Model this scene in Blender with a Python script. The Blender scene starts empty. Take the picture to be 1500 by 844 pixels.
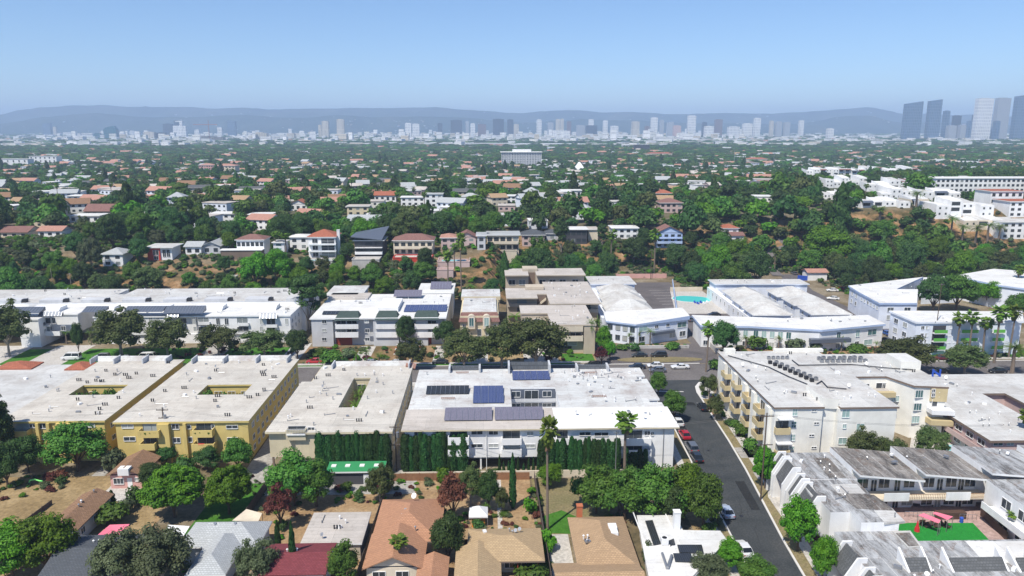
import bpy, math, random
import numpy as np
from mathutils import Vector, Matrix
R = math.radians
rnd = random.Random(7)
SC = bpy.context.scene
COL = SC.collection
# ------------------------------------------------------------------ camera
F, CX, CY, HZ, CAMH = 1100.0, 750.0, 422.0, 187.0, 66.0
PITCH = math.atan((CY - HZ) / F)
YAW = math.atan(35 * math.cos(PITCH) / F)
cam = bpy.data.cameras.new('camera')
camo = bpy.data.objects.new('camera', cam)
COL.objects.link(camo)
camo.location = (0, 0, CAMH)
camo.rotation_euler = (math.pi / 2 - PITCH, 0, -YAW)
cam.sensor_width = 36
cam.lens = 36 * F / 1500
cam.clip_start = 1.0
cam.clip_end = 60000
SC.camera = camo
# ------------------------------------------------------------------ sky and sun
SUN_EL, SUN_AZ = R(57), math.atan2(-0.62, -0.78)      # where the sun stands: behind the camera and to its left
wd = bpy.data.worlds.new("World")
SC.world = wd
wd.use_nodes = True
nt = wd.node_tree
sky = nt.nodes.new('ShaderNodeTexSky')
sky.sky_type = 'NISHITA'
sky.sun_disc = False
sky.sun_elevation = SUN_EL
sky.sun_rotation = SUN_AZ
sky.altitude = 60
sky.air_density = .85
sky.dust_density = .25
sky.ozone_density = 7.5
nt.links.new(sky.outputs[0], nt.nodes['Background'].inputs[0])
nt.nodes['Background'].inputs[1].default_value = 0.13
sl = bpy.data.lights.new('sun', 'SUN')
sl.energy = 5.0
sl.angle = R(0.53)
sl.color = (1.0, 0.94, 0.83)
so = bpy.data.objects.new('sun', sl)
COL.objects.link(so)
so.rotation_euler = (math.pi / 2 - SUN_EL, 0, math.pi - SUN_AZ)
so.location = (-100, -100, 300)
vs = SC.view_settings
vs.view_transform = 'Standard'
vs.look = 'None'
vs.gamma = 1
vs.use_curve_mapping = False
vs.exposure = 0.2
SC.cycles.max_bounces = 6
SC.cycles.diffuse_bounces = 3
SC.cycles.transparent_max_bounces = 6
SC.cycles.volume_bounces = 1
def W(px, py, z=0.0):
 "the point at height z that stands at this spot of the view"
 a = (px - CX) / F
 b = (CY - py) / F
 fy = math.cos(PITCH) + b * math.sin(PITCH)
 fz = -math.sin(PITCH) + b * math.cos(PITCH)
 t = (z - CAMH) / fz
 return ((a * math.cos(YAW) + fy * math.sin(YAW)) * t, (-a * math.sin(YAW) + fy * math.cos(YAW)) * t, z)
def D(px, py, dist):
 "the point of a view line at world Y = dist"
 a = (px - CX) / F
 b = (CY - py) / F
 fy = math.cos(PITCH) + b * math.sin(PITCH)
 fz = -math.sin(PITCH) + b * math.cos(PITCH)
 x = a * math.cos(YAW) + fy * math.sin(YAW)
 y = -a * math.sin(YAW) + fy * math.cos(YAW)
 t = dist / y
 return (x * t, dist, CAMH + fz * t)
def PX(x, y, z):
 "where a world point shows (pixels of the 1500 wide photograph)"
 r = x * math.cos(YAW) - y * math.sin(YAW)
 f = x * math.sin(YAW) + y * math.cos(YAW)
 u = z - CAMH
 dz = f * math.cos(PITCH) - u * math.sin(PITCH)
 uy = f * math.sin(PITCH) + u * math.cos(PITCH)
 if dz < 1:
  return (-9999, -9999)
 return (CX + F * r / dz, CY - F * uy / dz)
def sm(a, b, t):
 u = np.clip((t - a) / (b - a), 0, 1)
 return u * u * (3 - 2 * u)
def ground_z(x, y):
 "height of the land"
 x = np.asarray(x, float)
 y = np.asarray(y, float)
 y0 = 258 + 62 * sm(-1, 14, x) + 22 * sm(95, 135, x)
 top = 15 + 1.5 * np.sin(x * .02) + 10 * sm(110, 230, x)
 rise = sm(0, 1, (y - y0) / 70.0)
 fall = 1 - sm(430, 1250, y)
 h = top * rise * fall
 h = h + np.where(y > 420, 2.5 * np.sin(x * .006 + y * .004) * fall, 0)
 return h
def gz(x, y):
 return float(ground_z(x, y))
def G(px, py):
 "the point of the land that shows at this spot"
 lo = 90.0
 prev = lo
 y = lo
 while y < 9000:
  p = D(px, py, y)
  if p[2] <= gz(p[0], p[1]):
   a, b = prev, y
   for _ in range(20):
    m = (a + b) / 2
    q = D(px, py, m)
    if q[2] <= gz(q[0], q[1]):
     b = m
    else:
     a = m
   q = D(px, py, b)
   return (q[0], q[1], gz(q[0], q[1]))
  prev = y
  y += 3 if y < 600 else 25
 return D(px, py, 9000)
# ------------------------------------------------------------------ materials
MATS = {}
def newmat(name):
 m = bpy.data.materials.new(name)
 m.use_nodes = True
 MATS[name] = m
 n = m.node_tree
 b = n.nodes['Principled BSDF']
 return m, n, b
def nd(n, kind, **kw):
 x = n.nodes.new(kind)
 for k, v in kw.items():
  setattr(x, k, v)
 return x
def coords(n, scale=(1, 1, 1), obj=True):
 if obj:
  g = nd(n, 'ShaderNodeTexCoord').outputs['Object']
 else:
  g = nd(n, 'ShaderNodeNewGeometry').outputs['Position']
 mp = nd(n, 'ShaderNodeMapping')
 mp.inputs['Scale'].default_value = scale
 n.links.new(g, mp.inputs[0])
 return mp.outputs[0]
def noise(n, vec, scale, detail=4, rough=.6, dist=0.0):
 t = nd(n, 'ShaderNodeTexNoise')
 t.inputs['Scale'].default_value = scale
 t.inputs['Detail'].default_value = detail
 t.inputs['Roughness'].default_value = rough
 t.inputs['Distortion'].default_value = dist
 n.links.new(vec, t.inputs['Vector'])
 return t.outputs['Fac']
def ramp(n, fac, stops):
 r = nd(n, 'ShaderNodeValToRGB')
 while len(r.color_ramp.elements) < len(stops):
  r.color_ramp.elements.new(.5)
 for e, (p, c) in zip(r.color_ramp.elements, stops):
  e.position = p
  e.color = (*c, 1) if not isinstance(c, (int, float)) else (c, c, c, 1)
 n.links.new(fac, r.inputs[0])
 return r.outputs[0]
def mix(n, fac, a, b, mode='MIX'):
 m = nd(n, 'ShaderNodeMix', data_type='RGBA', blend_type=mode)
 if isinstance(fac, (int, float)):
  m.inputs[0].default_value = fac
 else:
  n.links.new(fac, m.inputs[0])
 for s, v in ((m.inputs[6], a), (m.inputs[7], b)):
  if isinstance(v, tuple):
   s.default_value = (*v, 1)
  else:
   n.links.new(v, s)
 return m.outputs[2]
def bump(n, b, h, strength=.3, dist=.1):
 k = nd(n, 'ShaderNodeBump')
 k.inputs['Strength'].default_value = strength
 k.inputs['Distance'].default_value = dist
 n.links.new(h, k.inputs['Height'])
 n.links.new(k.outputs[0], b.inputs['Normal'])
def plaster(name, c, var=.12, rough=.85, streak=.35):
 "painted stucco with broad tone changes and rain streaks"
 m, n, b = newmat(name)
 v = coords(n)
 big = noise(n, v, .25, 3)
 dark = tuple(k * (1 - var) for k in c)
 lite = tuple(min(.9, k * (1 + var * .4)) for k in c)
 col = mix(n, ramp(n, big, [(.35, 0.), (.65, 1.)]), dark, lite)
 sv = coords(n, (2.2, 2.2, .12))
 st = ramp(n, noise(n, sv, 1.0, 5, .65), [(.5, 0.), (.75, 1.)])
 ms = nd(n, 'ShaderNodeMath', operation='MULTIPLY')
 ms.inputs[1].default_value = streak
 n.links.new(st, ms.inputs[0])
 col = mix(n, ms.outputs[0], col, tuple(k * .72 for k in c))
 n.links.new(col, b.inputs['Base Color'])
 b.inputs['Roughness'].default_value = rough
 b.inputs['Specular IOR Level'].default_value = .2
 bump(n, b, noise(n, v, 8, 3), .15, .03)
 return m
def membrane(name, c, stain=(.28, .25, .22), amount=.5, seams=.25, thresh=.55, rust=0.0):
 "flat roof: rolled sheets with seams, ponding stains, patches"
 m, n, b = newmat(name)
 v = coords(n)
 br = nd(n, 'ShaderNodeTexBrick')
 br.offset = .37
 br.inputs['Color1'].default_value = (*[k * .95 for k in c], 1)
 br.inputs['Color2'].default_value = (*[min(.85, k * 1.04) for k in c], 1)
 br.inputs['Mortar'].default_value = (*[k * (1 - seams) for k in c], 1)
 br.inputs['Scale'].default_value = 1
 br.inputs['Mortar Size'].default_value = .035
 br.inputs['Brick Width'].default_value = 7.3
 br.inputs['Row Height'].default_value = 1.05
 n.links.new(v, br.inputs['Vector'])
 s1 = ramp(n, noise(n, v, .16, 8, .68, .4), [(thresh - .09, 0.), (thresh + .17, 1.)])
 k1 = nd(n, 'ShaderNodeMath', operation='MULTIPLY')
 k1.inputs[1].default_value = amount
 n.links.new(s1, k1.inputs[0])
 col = mix(n, k1.outputs[0], br.outputs[0], stain)
 v2 = coords(n, (1, .35, 1))
 s2 = ramp(n, noise(n, v2, .9, 6, .7), [(.56, 0.), (.78, 1.)])
 k2 = nd(n, 'ShaderNodeMath', operation='MULTIPLY')
 k2.inputs[1].default_value = amount * .9
 n.links.new(s2, k2.inputs[0])
 col = mix(n, k2.outputs[0], col, tuple(k * .7 for k in stain))
 if rust:
  v3 = coords(n, (.5, 1, 1))
  s3 = ramp(n, noise(n, v3, .33, 7, .75, 1.0), [(.56, 0.), (.68, rust)])
  col = mix(n, s3, col, (.22, .12, .07))
 s4 = ramp(n, noise(n, coords(n, (.6, 1.6, 1)), 1.7, 8, .8, .6), [(.5, 0.), (.8, amount)])
 col = mix(n, s4, col, tuple(k * .5 for k in stain))
 vo = nd(n, 'ShaderNodeTexBrick')
 vo.offset = .61
 vo.inputs['Color1'].default_value = (.93, .93, .93, 1)
 vo.inputs['Color2'].default_value = (1.05, 1.04, 1.03, 1)
 vo.inputs['Mortar'].default_value = (.86, .86, .86, 1)
 vo.inputs['Scale'].default_value = 1
 vo.inputs['Mortar Size'].default_value = .06
 vo.inputs['Brick Width'].default_value = 11.3
 vo.inputs['Row Height'].default_value = 6.1
 n.links.new(v, vo.inputs['Vector'])
 col = mix(n, 1.0, col, vo.outputs[0], 'MULTIPLY')
 n.links.new(col, b.inputs['Base Color'])
 b.inputs['Roughness'].default_value = .8
 b.inputs['Specular IOR Level'].default_value = .25
 bump(n, b, noise(n, v, 3, 4), .25, .05)
 return m
def shingles(name, c, var=.25, row=.28):
 m, n, b = newmat(name)
 v = coords(n, (1, 1, 1))
 br = nd(n, 'ShaderNodeTexBrick')
 br.inputs['Color1'].default_value = (*[k * (1 - var) for k in c], 1)
 br.inputs['Color2'].default_value = (*[k * (1 + var * .6) for k in c], 1)
 br.inputs['Mortar'].default_value = (*[k * .55 for k in c], 1)
 br.inputs['Scale'].default_value = 1
 br.inputs['Mortar Size'].default_value = .03
 br.inputs['Brick Width'].default_value = .45
 br.inputs['Row Height'].default_value = row
 n.links.new(v, br.inputs['Vector'])
 s = ramp(n, noise(n, v, .5, 5, .7), [(.35, 0.), (.7, .6)])
 col = mix(n, s, br.outputs[0], tuple(k * .75 for k in c))
 n.links.new(col, b.inputs['Base Color'])
 b.inputs['Roughness'].default_value = .9
 b.inputs['Specular IOR Level'].default_value = .2
 bump(n, b, br.outputs['Fac'], .5, -.04)
 return m
def plain(name, c, rough=.6, metal=0.0, var=.08, sc=1.5):
 m, n, b = newmat(name)
 v = coords(n)
 f = noise(n, v, sc, 4)
 col = mix(n, f, tuple(k * (1 - var * 2) for k in c), tuple(min(1, k * (1 + var)) for k in c))
 n.links.new(col, b.inputs['Base Color'])
 b.inputs['Roughness'].default_value = rough
 b.inputs['Metallic'].default_value = metal
 return m
def soil(name, stops, scale=.25, fine=3.0, rough=.95):
 m, n, b = newmat(name)
 v = coords(n, obj=False)
 a = noise(n, v, scale, 8, .65, .6)
 col = ramp(n, a, stops)
 f = ramp(n, noise(n, v, fine, 5, .7), [(.3, .55), (.7, 1.1)])
 col = mix(n, 1.0, col, f, 'MULTIPLY')
 n.links.new(col, b.inputs['Base Color'])
 b.inputs['Roughness'].default_value = rough
 b.inputs['Specular IOR Level'].default_value = .1
 bump(n, b, noise(n, v, fine * 1.5, 4), .5, .08)
 return m
def leafmat(name, c, c2, trans=.25):
 "foliage: tone varies from leaf to leaf, clump to clump and tree to tree"
 m, n, b = newmat(name)
 at = nd(n, 'ShaderNodeAttribute', attribute_name='tone')
 oi = nd(n, 'ShaderNodeObjectInfo')
 col = mix(n, at.outputs['Fac'], c, c2)
 hs = nd(n, 'ShaderNodeHueSaturation')
 for sock, (lo, hi) in (('Hue', (.468, .516)), ('Value', (.75, 1.5))):
  mr = nd(n, 'ShaderNodeMapRange')
  mr.inputs['To Min'].default_value = lo
  mr.inputs['To Max'].default_value = hi
  n.links.new(oi.outputs['Random'], mr.inputs['Value'])
  n.links.new(mr.outputs[0], hs.inputs[sock])
 n.links.new(col, hs.inputs['Color'])
 n.links.new(hs.outputs[0], b.inputs['Base Color'])
 b.inputs['Roughness'].default_value = .6
 b.inputs['Specular IOR Level'].default_value = .25
 tr = nd(n, 'ShaderNodeBsdfTranslucent')
 n.links.new(hs.outputs[0], tr.inputs[0])
 ms = nd(n, 'ShaderNodeMixShader')
 ms.inputs[0].default_value = trans
 n.links.new(b.outputs[0], ms.inputs[1])
 n.links.new(tr.outputs[0], ms.inputs[2])
 n.links.new(ms.outputs[0], n.nodes['Material Output'].inputs[0])
 return m
def glassmat(name, dark=(.015, .02, .025), blind=(.5, .52, .5), share=.35):
 "window: dark glass, or pale blinds just behind it in some windows"
 m, n, b = newmat(name)
 oi = nd(n, 'ShaderNodeObjectInfo')
 r = ramp(n, oi.outputs['Random'], [(0, 0.), (1 - share, 0.), (1 - share + .01, .8), (1, 1.)])
 v = coords(n)
 g = noise(n, v, 1.2, 2)
 col = mix(n, g, dark, tuple(k * 4 + .02 for k in dark))
 wv = nd(n, 'ShaderNodeTexWave')
 wv.bands_direction = 'X'
 wv.inputs['Scale'].default_value = 3.0
 n.links.new(v, wv.inputs['Vector'])
 bl = mix(n, wv.outputs['Fac'], tuple(k * .75 for k in blind), blind)
 col = mix(n, r, col, bl)
 n.links.new(col, b.inputs['Base Color'])
 b.inputs['Roughness'].default_value = .12
 b.inputs['Specular IOR Level'].default_value = .6
 return m
def setup_mats():
 plaster('white_stucco', (.80, .80, .80))
 plaster('bluish_white_stucco', (.72, .76, .84))
 plaster('cream_stucco', (.80, .785, .73), streak=.2)
 plaster('yellow_stucco', (.64, .50, .19), streak=.3)
 plaster('tan_stucco', (.50, .43, .34))
 plaster('beige_stucco', (.62, .54, .38))
 plaster('pale_tan_stucco', (.66, .58, .46))
 plaster('brown_stucco', (.2, .15, .12))
 plaster('pink_stucco', (.62, .36, .32))
 plaster('dusty_pink_stucco', (.55, .42, .40))
 plaster('grey_stucco', (.52, .53, .55))
 plaster('dark_stucco', (.07, .07, .08))
 plaster('red_stucco', (.55, .06, .04))
 plaster('blue_stucco', (.42, .52, .72))
 plaster('balcony_tan', (.56, .46, .27), streak=.2)
 plaster('concrete', (.45, .43, .40), var=.2)
 plaster('retaining_concrete', (.5, .48, .46), var=.2)
 plaster('mansard_white', (.8, .8, .8))
 membrane('roof_light', (.56, .56, .545), (.30, .26, .23), .6, thresh=.53)
 membrane('roof_warm', (.56, .53, .475), (.30, .26, .22), .5, thresh=.53)
 membrane('roof_white', (.68, .68, .665), (.42, .38, .34), .5, seams=.1, thresh=.58)
 membrane('roof_coated', (.74, .74, .725), (.6, .57, .52), .35, seams=.05, thresh=.6)
 membrane('roof_beige', (.50, .46, .42), (.3, .26, .22), .5)
 membrane('roof_pale_rough', (.60, .61, .60), (.30, .24, .22), .6, rust=.4, thresh=.52)
 for nme, c, dk in (('roof_weathered', (.40, .41, .42), .30), ('roof_weathered_dark', (.24, .22, .20), .5)):
  m, n, b = newmat(nme)
  v = coords(n)
  rv = nd(n, 'ShaderNodeMapping')
  rv.inputs['Rotation'].default_value = (0, 0, math.pi / 2)
  n.links.new(v, rv.inputs[0])
  br = nd(n, 'ShaderNodeTexBrick')
  br.inputs['Color1'].default_value = (*[k * .8 for k in c], 1)
  br.inputs['Color2'].default_value = (*[k * 1.15 for k in c], 1)
  br.inputs['Mortar'].default_value = (.55, .54, .52, 1)
  br.inputs['Scale'].default_value = 1
  br.inputs['Mortar Size'].default_value = .05
  br.inputs['Brick Width'].default_value = 9.7
  br.inputs['Row Height'].default_value = 1.9
  n.links.new(rv.outputs[0], br.inputs['Vector'])
  v2 = coords(n, (1.1, .28, 1))
  s1 = ramp(n, noise(n, v2, .55, 9, .8, .5), [(.47 - dk * .12, 0.), (.66 - dk * .12, .92)])
  col = mix(n, s1, br.outputs[0], (.05, .043, .038))
  s2 = ramp(n, noise(n, coords(n, (.8, .5, 1)), .4, 8, .8, 1.5), [(.53, 0.), (.66, .7)])
  col = mix(n, s2, col, (.15, .09, .055))
  s3 = ramp(n, noise(n, v, 2.3, 6, .8), [(.52, 0.), (.72, .6)])
  col = mix(n, s3, col, (.5, .5, .49))
  n.links.new(col, b.inputs['Base Color'])
  b.inputs['Roughness'].default_value = .9
  bump(n, b, noise(n, v, 3, 4), .3, .06)
 membrane('roof_grey', (.40, .42, .43), (.25, .24, .23), .4)
 shingles('shingle_grey', (.13, .135, .14))
 shingles('shingle_green', (.07, .10, .09))
 shingles('shingle_brown', (.30, .18, .11))
 shingles('shingle_orange', (.47, .25, .15), .15)
 shingles('shingle_tan', (.44, .30, .18), .15)
 shingles('shingle_sand', (.47, .34, .20), .15)
 shingles('shingle_red', (.22, .055, .065), .2)
 shingles('shingle_pale', (.47, .49, .50), .15)
 shingles('shingle_charcoal', (.10, .11, .125), .15)
 shingles('tile_red', (.40, .14, .085), .2, .4)
 shingles('tile_brown', (.26, .14, .12), .2, .4)
 shingles('tile_pink', (.48, .26, .2), .2, .4)
 plain('white_paint', (.8, .8, .8), .5)
 plain('grey_metal', (.35, .36, .38), .4, .6)
 plain('slate_metal', (.12, .14, .18), .45, .2)
 plain('dark_metal', (.03, .03, .035), .5, .3)
 plain('shade_and_tar_black', (.02, .02, .022), .9)  # near black for tar, and for garage shade put into the colour
 plain('rail_metal', (.1, .1, .11), .5, .3)
 plain('green_panel', (.12, .42, .06), .5)
 plain('green_roofing', (.03, .25, .09), .7)
 plain('bark', (.13, .09, .06), .95, 0, .25, 4)
 plain('palm_bark', (.20, .155, .12), .95, 0, .25, 4)
 plain('pale_bark', (.35, .30, .25), .95, 0, .25, 4)
 plain('pole_wood', (.10, .07, .05), .9, 0, .2, 3)
 plain('timber', (.28, .14, .07), .8, 0, .25, 2)
 plain('dark_timber', (.09, .05, .035), .8, 0, .25, 2)
 plain('red_door', (.28, .05, .03), .6)
 plain('copper_pipe', (.3, .12, .06), .5, .4)
 plain('pink_canvas', (.72, .17, .25), .8)
 plain('white_canvas', (.8, .8, .8), .8)
 plain('blue_canvas', (.02, .08, .45), .7)
 plain('red_fabric', (.55, .02, .03), .8)
 plain('orange_plastic', (.7, .25, .03), .5)
 plain('green_plastic', (.25, .8, .2), .5)
 plain('yellow_plastic', (.75, .55, .05), .5)
 plain('curb_white', (.62, .60, .57), .8)
 plain('curb_red', (.4, .1, .08), .8)
 plain('road_paint', (.62, .60, .56), .7, 0, .3, 2)
 plain('terracotta', (.45, .14, .06), .8)
 plain('fence_wood', (.11, .085, .075), .9, 0, .3, 2)
 plain('insulator', (.25, .27, .3), .4)
 plain('tyre_rubber', (.02, .02, .02), .8)
 plain('rim_metal', (.45, .46, .48), .35, .8)
 plain('lamp_red', (.4, .01, .01), .3)
 plain('lamp_clear', (.7, .7, .68), .2)
 for nme, c in (('white', (.75, .75, .74)), ('black', (.018, .02, .024)), ('red', (.42, .01, .02)), ('silver_blue', (.4, .46, .58)), ('grey', (.12, .13, .15)), ('blue', (.03, .10, .35)), ('maroon', (.13, .02, .03)), ('silver', (.45, .46, .47))):
  m, n, b = newmat('car_' + nme)
  b.inputs['Base Color'].default_value = (*c, 1)
  b.inputs['Roughness'].default_value = .3
  b.inputs['Metallic'].default_value = .15
  b.inputs['Coat Weight'].default_value = .6
  b.inputs['Coat Roughness'].default_value = .08
 m, n, b = newmat('car_glass')
 b.inputs['Base Color'].default_value = (.012, .015, .018, 1)
 b.inputs['Roughness'].default_value = .06
 glassmat('window_glass')
 glassmat('door_glass', (.02, .024, .028), (.42, .46, .46), .25)
 glassmat('dark_glass', (.012, .015, .018), (.3, .33, .33), .1)
 glassmat('teal_glass', (.02, .05, .05), (.42, .58, .55), .6)
 for nme, c in (('pool_water', (.10, .62, .60)), ('pale_pool_water', (.35, .68, .74))):
  m, n, b = newmat(nme)
  v = coords(n)
  col = mix(n, noise(n, v, .5, 3), tuple(k * .85 for k in c), c)
  n.links.new(col, b.inputs['Base Color'])
  b.inputs['Roughness'].default_value = .05
  bump(n, b, noise(n, v, 2.5, 2), .15, .05)
 # solar panels: cells as a grid of fine pale lines
 for nme, c, line in (('solar_blue', (.03, .045, .13), (.25, .28, .38)), ('solar_black', (.02, .022, .026), (.08, .085, .09)), ('solar_grey', (.14, .13, .17), (.25, .24, .27))):
  m, n, b = newmat(nme)
  v = coords(n)
  br = nd(n, 'ShaderNodeTexBrick')
  br.offset = 0
  br.inputs['Color1'].default_value = (*c, 1)
  br.inputs['Color2'].default_value = (*[k * 1.25 for k in c], 1)
  br.inputs['Mortar'].default_value = (*line, 1)
  br.inputs['Scale'].default_value = 1
  br.inputs['Mortar Size'].default_value = .012
  br.inputs['Brick Width'].default_value = .32
  br.inputs['Row Height'].default_value = .32
  n.links.new(v, br.inputs['Vector'])
  n.links.new(br.outputs[0], b.inputs['Base Color'])
  b.inputs['Roughness'].default_value = .18
 # ground
 soil('dry_ground', [(.3, (.24, .17, .085)), (.5, (.34, .245, .125)), (.68, (.42, .31, .17))], .12, 1.3)
 soil('dirt_yard', [(.3, (.26, .16, .085)), (.5, (.38, .255, .14)), (.7, (.44, .32, .19))], .2, 1.8)
 soil('dry_grass', [(.3, (.20, .18, .09)), (.5, (.27, .22, .12)), (.7, (.17, .17, .06))], .12, 2.5)
 soil('lawn_green', [(.3, (.04, .13, .015)), (.55, (.07, .20, .025)), (.75, (.10, .20, .04))], .5, 4)
 soil('turf_green', [(.3, (.02, .22, .035)), (.7, (.03, .29, .045))], .8, 6)
 soil('slope_scrub', [(.25, (.06, .06, .025)), (.42, (.15, .11, .05)), (.55, (.30, .19, .10)), (.75, (.40, .29, .17))], .06, .8)
 soil('paving', [(.3, (.33, .30, .27)), (.5, (.42, .40, .37)), (.75, (.48, .45, .42))], .25, 1.5)
 soil('pink_paving', [(.3, (.42, .29, .26)), (.7, (.50, .36, .33))], .3, 2)
 soil('pale_paving', [(.3, (.50, .47, .43)), (.7, (.60, .57, .53))], .3, 2)
 soil('asphalt', [(.3, (.046, .052, .056)), (.5, (.066, .072, .076)), (.75, (.09, .092, .094))], .15, 3)
 soil('patch_asphalt', [(.3, (.026, .028, .03)), (.7, (.04, .042, .044))], .3, 3)
 soil('old_asphalt', [(.3, (.14, .125, .125)), (.5, (.18, .165, .16)), (.75, (.22, .20, .195))], .12, 2)
 soil('parking_asphalt', [(.3, (.11, .10, .10)), (.5, (.15, .135, .135)), (.75, (.18, .165, .165))], .12, 2)
 leafmat('leaf_bright', (.030, .115, .006), (.115, .26, .012))
 leafmat('leaf_mid', (.028, .095, .012), (.10, .20, .026))
 leafmat('leaf_dark', (.018, .060, .014), (.062, .128, .028))
 leafmat('leaf_olive', (.038, .068, .018), (.12, .155, .045))
 leafmat('leaf_grey', (.048, .074, .032), (.14, .175, .085))
 leafmat('leaf_cypress', (.011, .046, .012), (.04, .11, .025))
 leafmat('leaf_lime', (.05, .12, .01), (.16, .26, .02))
 leafmat('leaf_red', (.06, .02, .015), (.16, .05, .035))
 leafmat('leaf_magenta', (.12, .01, .05), (.40, .02, .15))
 leafmat('leaf_palm', (.035, .10, .012), (.15, .25, .03))
 leafmat('palm_skirt', (.14, .10, .05), (.28, .20, .10), .1)
 leafmat('leaf_far', (.018, .046, .014), (.055, .095, .028))
setup_mats()
M = MATS
# ------------------------------------------------------------------ objects
def put(name, data=None, parent=None, loc=(0, 0, 0), rz=0):
 o = bpy.data.objects.new(name, data)
 COL.objects.link(o)
 o.location = loc
 o.rotation_euler = (0, 0, rz)
 if parent:
  o.parent = parent
 return o
def info(o, label=None, cat=None, group=None, kind=None):
 if label:
  o['label'] = label
 if cat:
  o['category'] = cat
 if group:
  o['group'] = group
 if kind:
  o['kind'] = kind
 return o
def thing(name, label, cat, loc=(0, 0, 0), rz=0, group=None):
 return info(put(name, None, None, loc, rz), label, cat, group)
def world_off(p):
 v = Vector((0, 0, 0))
 while p:
  v += p.location
  p = p.parent
 return v
class MB:
 def __init__(s):
  s.v = []
  s.f = []
  s.m = []
 def face(s, pts, m=0):
  i = len(s.v)
  s.v += [tuple(p) for p in pts]
  s.f.append(tuple(range(i, i + len(pts))))
  s.m.append(m)
 def hexa(s, p, m=0, mt=None):
  "eight corners: four below, four above, both anticlockwise seen from above"
  i = len(s.v)
  s.v += [tuple(q) for q in p]
  mt = m if mt is None else mt
  for k, q in enumerate(((3, 2, 1, 0), (4, 5, 6, 7), (0, 1, 5, 4), (1, 2, 6, 5), (2, 3, 7, 6), (3, 0, 4, 7))):
   s.f.append(tuple(i + a for a in q))
   s.m.append(mt if k == 1 else m)
 def box(s, x0, x1, y0, y1, z0, z1, m=0, mt=None):
  s.hexa([(x0, y0, z0), (x1, y0, z0), (x1, y1, z0), (x0, y1, z0), (x0, y0, z1), (x1, y0, z1), (x1, y1, z1), (x0, y1, z1)], m, mt)
 def rbox(s, cx, cy, z0, lx, ly, h, rz, m=0, mt=None):
  c, d = math.cos(rz), math.sin(rz)
  q = [(cx + a * lx / 2 * c - b * ly / 2 * d, cy + a * lx / 2 * d + b * ly / 2 * c) for a, b in ((-1, -1), (1, -1), (1, 1), (-1, 1))]
  s.hexa([(x, y, z0) for x, y in q] + [(x, y, z0 + h) for x, y in q], m, mt)
 def prism(s, poly, z0, z1, m=0, mt=None, bottom=True):
  a = sum(poly[i][0] * poly[(i + 1) % len(poly)][1] - poly[(i + 1) % len(poly)][0] * poly[i][1] for i in range(len(poly)))
  if a < 0:
   poly = poly[::-1]
  n = len(poly)
  i = len(s.v)
  za = z0 if isinstance(z0, (list, tuple)) else [z0] * n
  zb = z1 if isinstance(z1, (list, tuple)) else [z1] * n
  s.v += [(p[0], p[1], z) for p, z in zip(poly, za)] + [(p[0], p[1], z) for p, z in zip(poly, zb)]
  s.f.append(tuple(range(i + n, i + 2 * n)))
  s.m.append(m if mt is None else mt)
  if bottom:
   s.f.append(tuple(range(i + n - 1, i - 1, -1)))
   s.m.append(m)
  for k in range(n):
   j = (k + 1) % n
   s.f.append((i + k, i + j, i + n + j, i + n + k))
   s.m.append(m)
 def tube(s, p0, p1, r0, r1=None, n=8, m=0):
  r1 = r0 if r1 is None else r1
  a, b = Vector(p0), Vector(p1)
  d = (b - a).normalized()
  u = d.cross(Vector((0, 0, 1)) if abs(d.z) < .9 else Vector((1, 0, 0))).normalized()
  w = d.cross(u)
  i = len(s.v)
  for c, r in ((a, r0), (b, r1)):
   for k in range(n):
    t = 2 * math.pi * k / n
    s.v.append(tuple(c + (u * math.cos(t) + w * math.sin(t)) * r))
  for k in range(n):
   j = (k + 1) % n
   s.f.append((i + k, i + j, i + n + j, i + n + k))
   s.m.append(m)
  s.f.append(tuple(range(i + n - 1, i - 1, -1)))
  s.f.append(tuple(range(i + n, i + 2 * n)))
  s.m += [m, m]
 def grid(s, ins, outs, z0, z1, m=0, mt=None, sides=True, caps=True):
  "an upright extrusion of rectangles (x0,x1,y0,y1) less other rectangles"
  xs = sorted({v for r in ins + outs for v in r[:2]})
  ys = sorted({v for r in ins + outs for v in r[2:]})
  def on(i, j):
   if i < 0 or j < 0 or i >= len(xs) - 1 or j >= len(ys) - 1:
    return False
   x, y = (xs[i] + xs[i + 1]) / 2, (ys[j] + ys[j + 1]) / 2
   f = lambda r: r[0] < x < r[1] and r[2] < y < r[3]
   return any(map(f, ins)) and not any(map(f, outs))
  for i in range(len(xs) - 1):
   for j in range(len(ys) - 1):
    if not on(i, j):
     continue
    x0, x1, y0, y1 = xs[i], xs[i + 1], ys[j], ys[j + 1]
    if caps:
     s.face([(x0, y0, z1), (x1, y0, z1), (x1, y1, z1), (x0, y1, z1)], m if mt is None else mt)
     s.face([(x0, y1, z0), (x1, y1, z0), (x1, y0, z0), (x0, y0, z0)], m)
    if not on(i, j - 1):
     s.face([(x0, y0, z0), (x1, y0, z0), (x1, y0, z1), (x0, y0, z1)], m)
    if not on(i, j + 1):
     s.face([(x1, y1, z0), (x0, y1, z0), (x0, y1, z1), (x1, y1, z1)], m)
    if not on(i - 1, j):
     s.face([(x0, y1, z0), (x0, y0, z0), (x0, y0, z1), (x0, y1, z1)], m)
    if not on(i + 1, j):
     s.face([(x1, y0, z0), (x1, y1, z0), (x1, y1, z1), (x1, y0, z1)], m)
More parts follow.
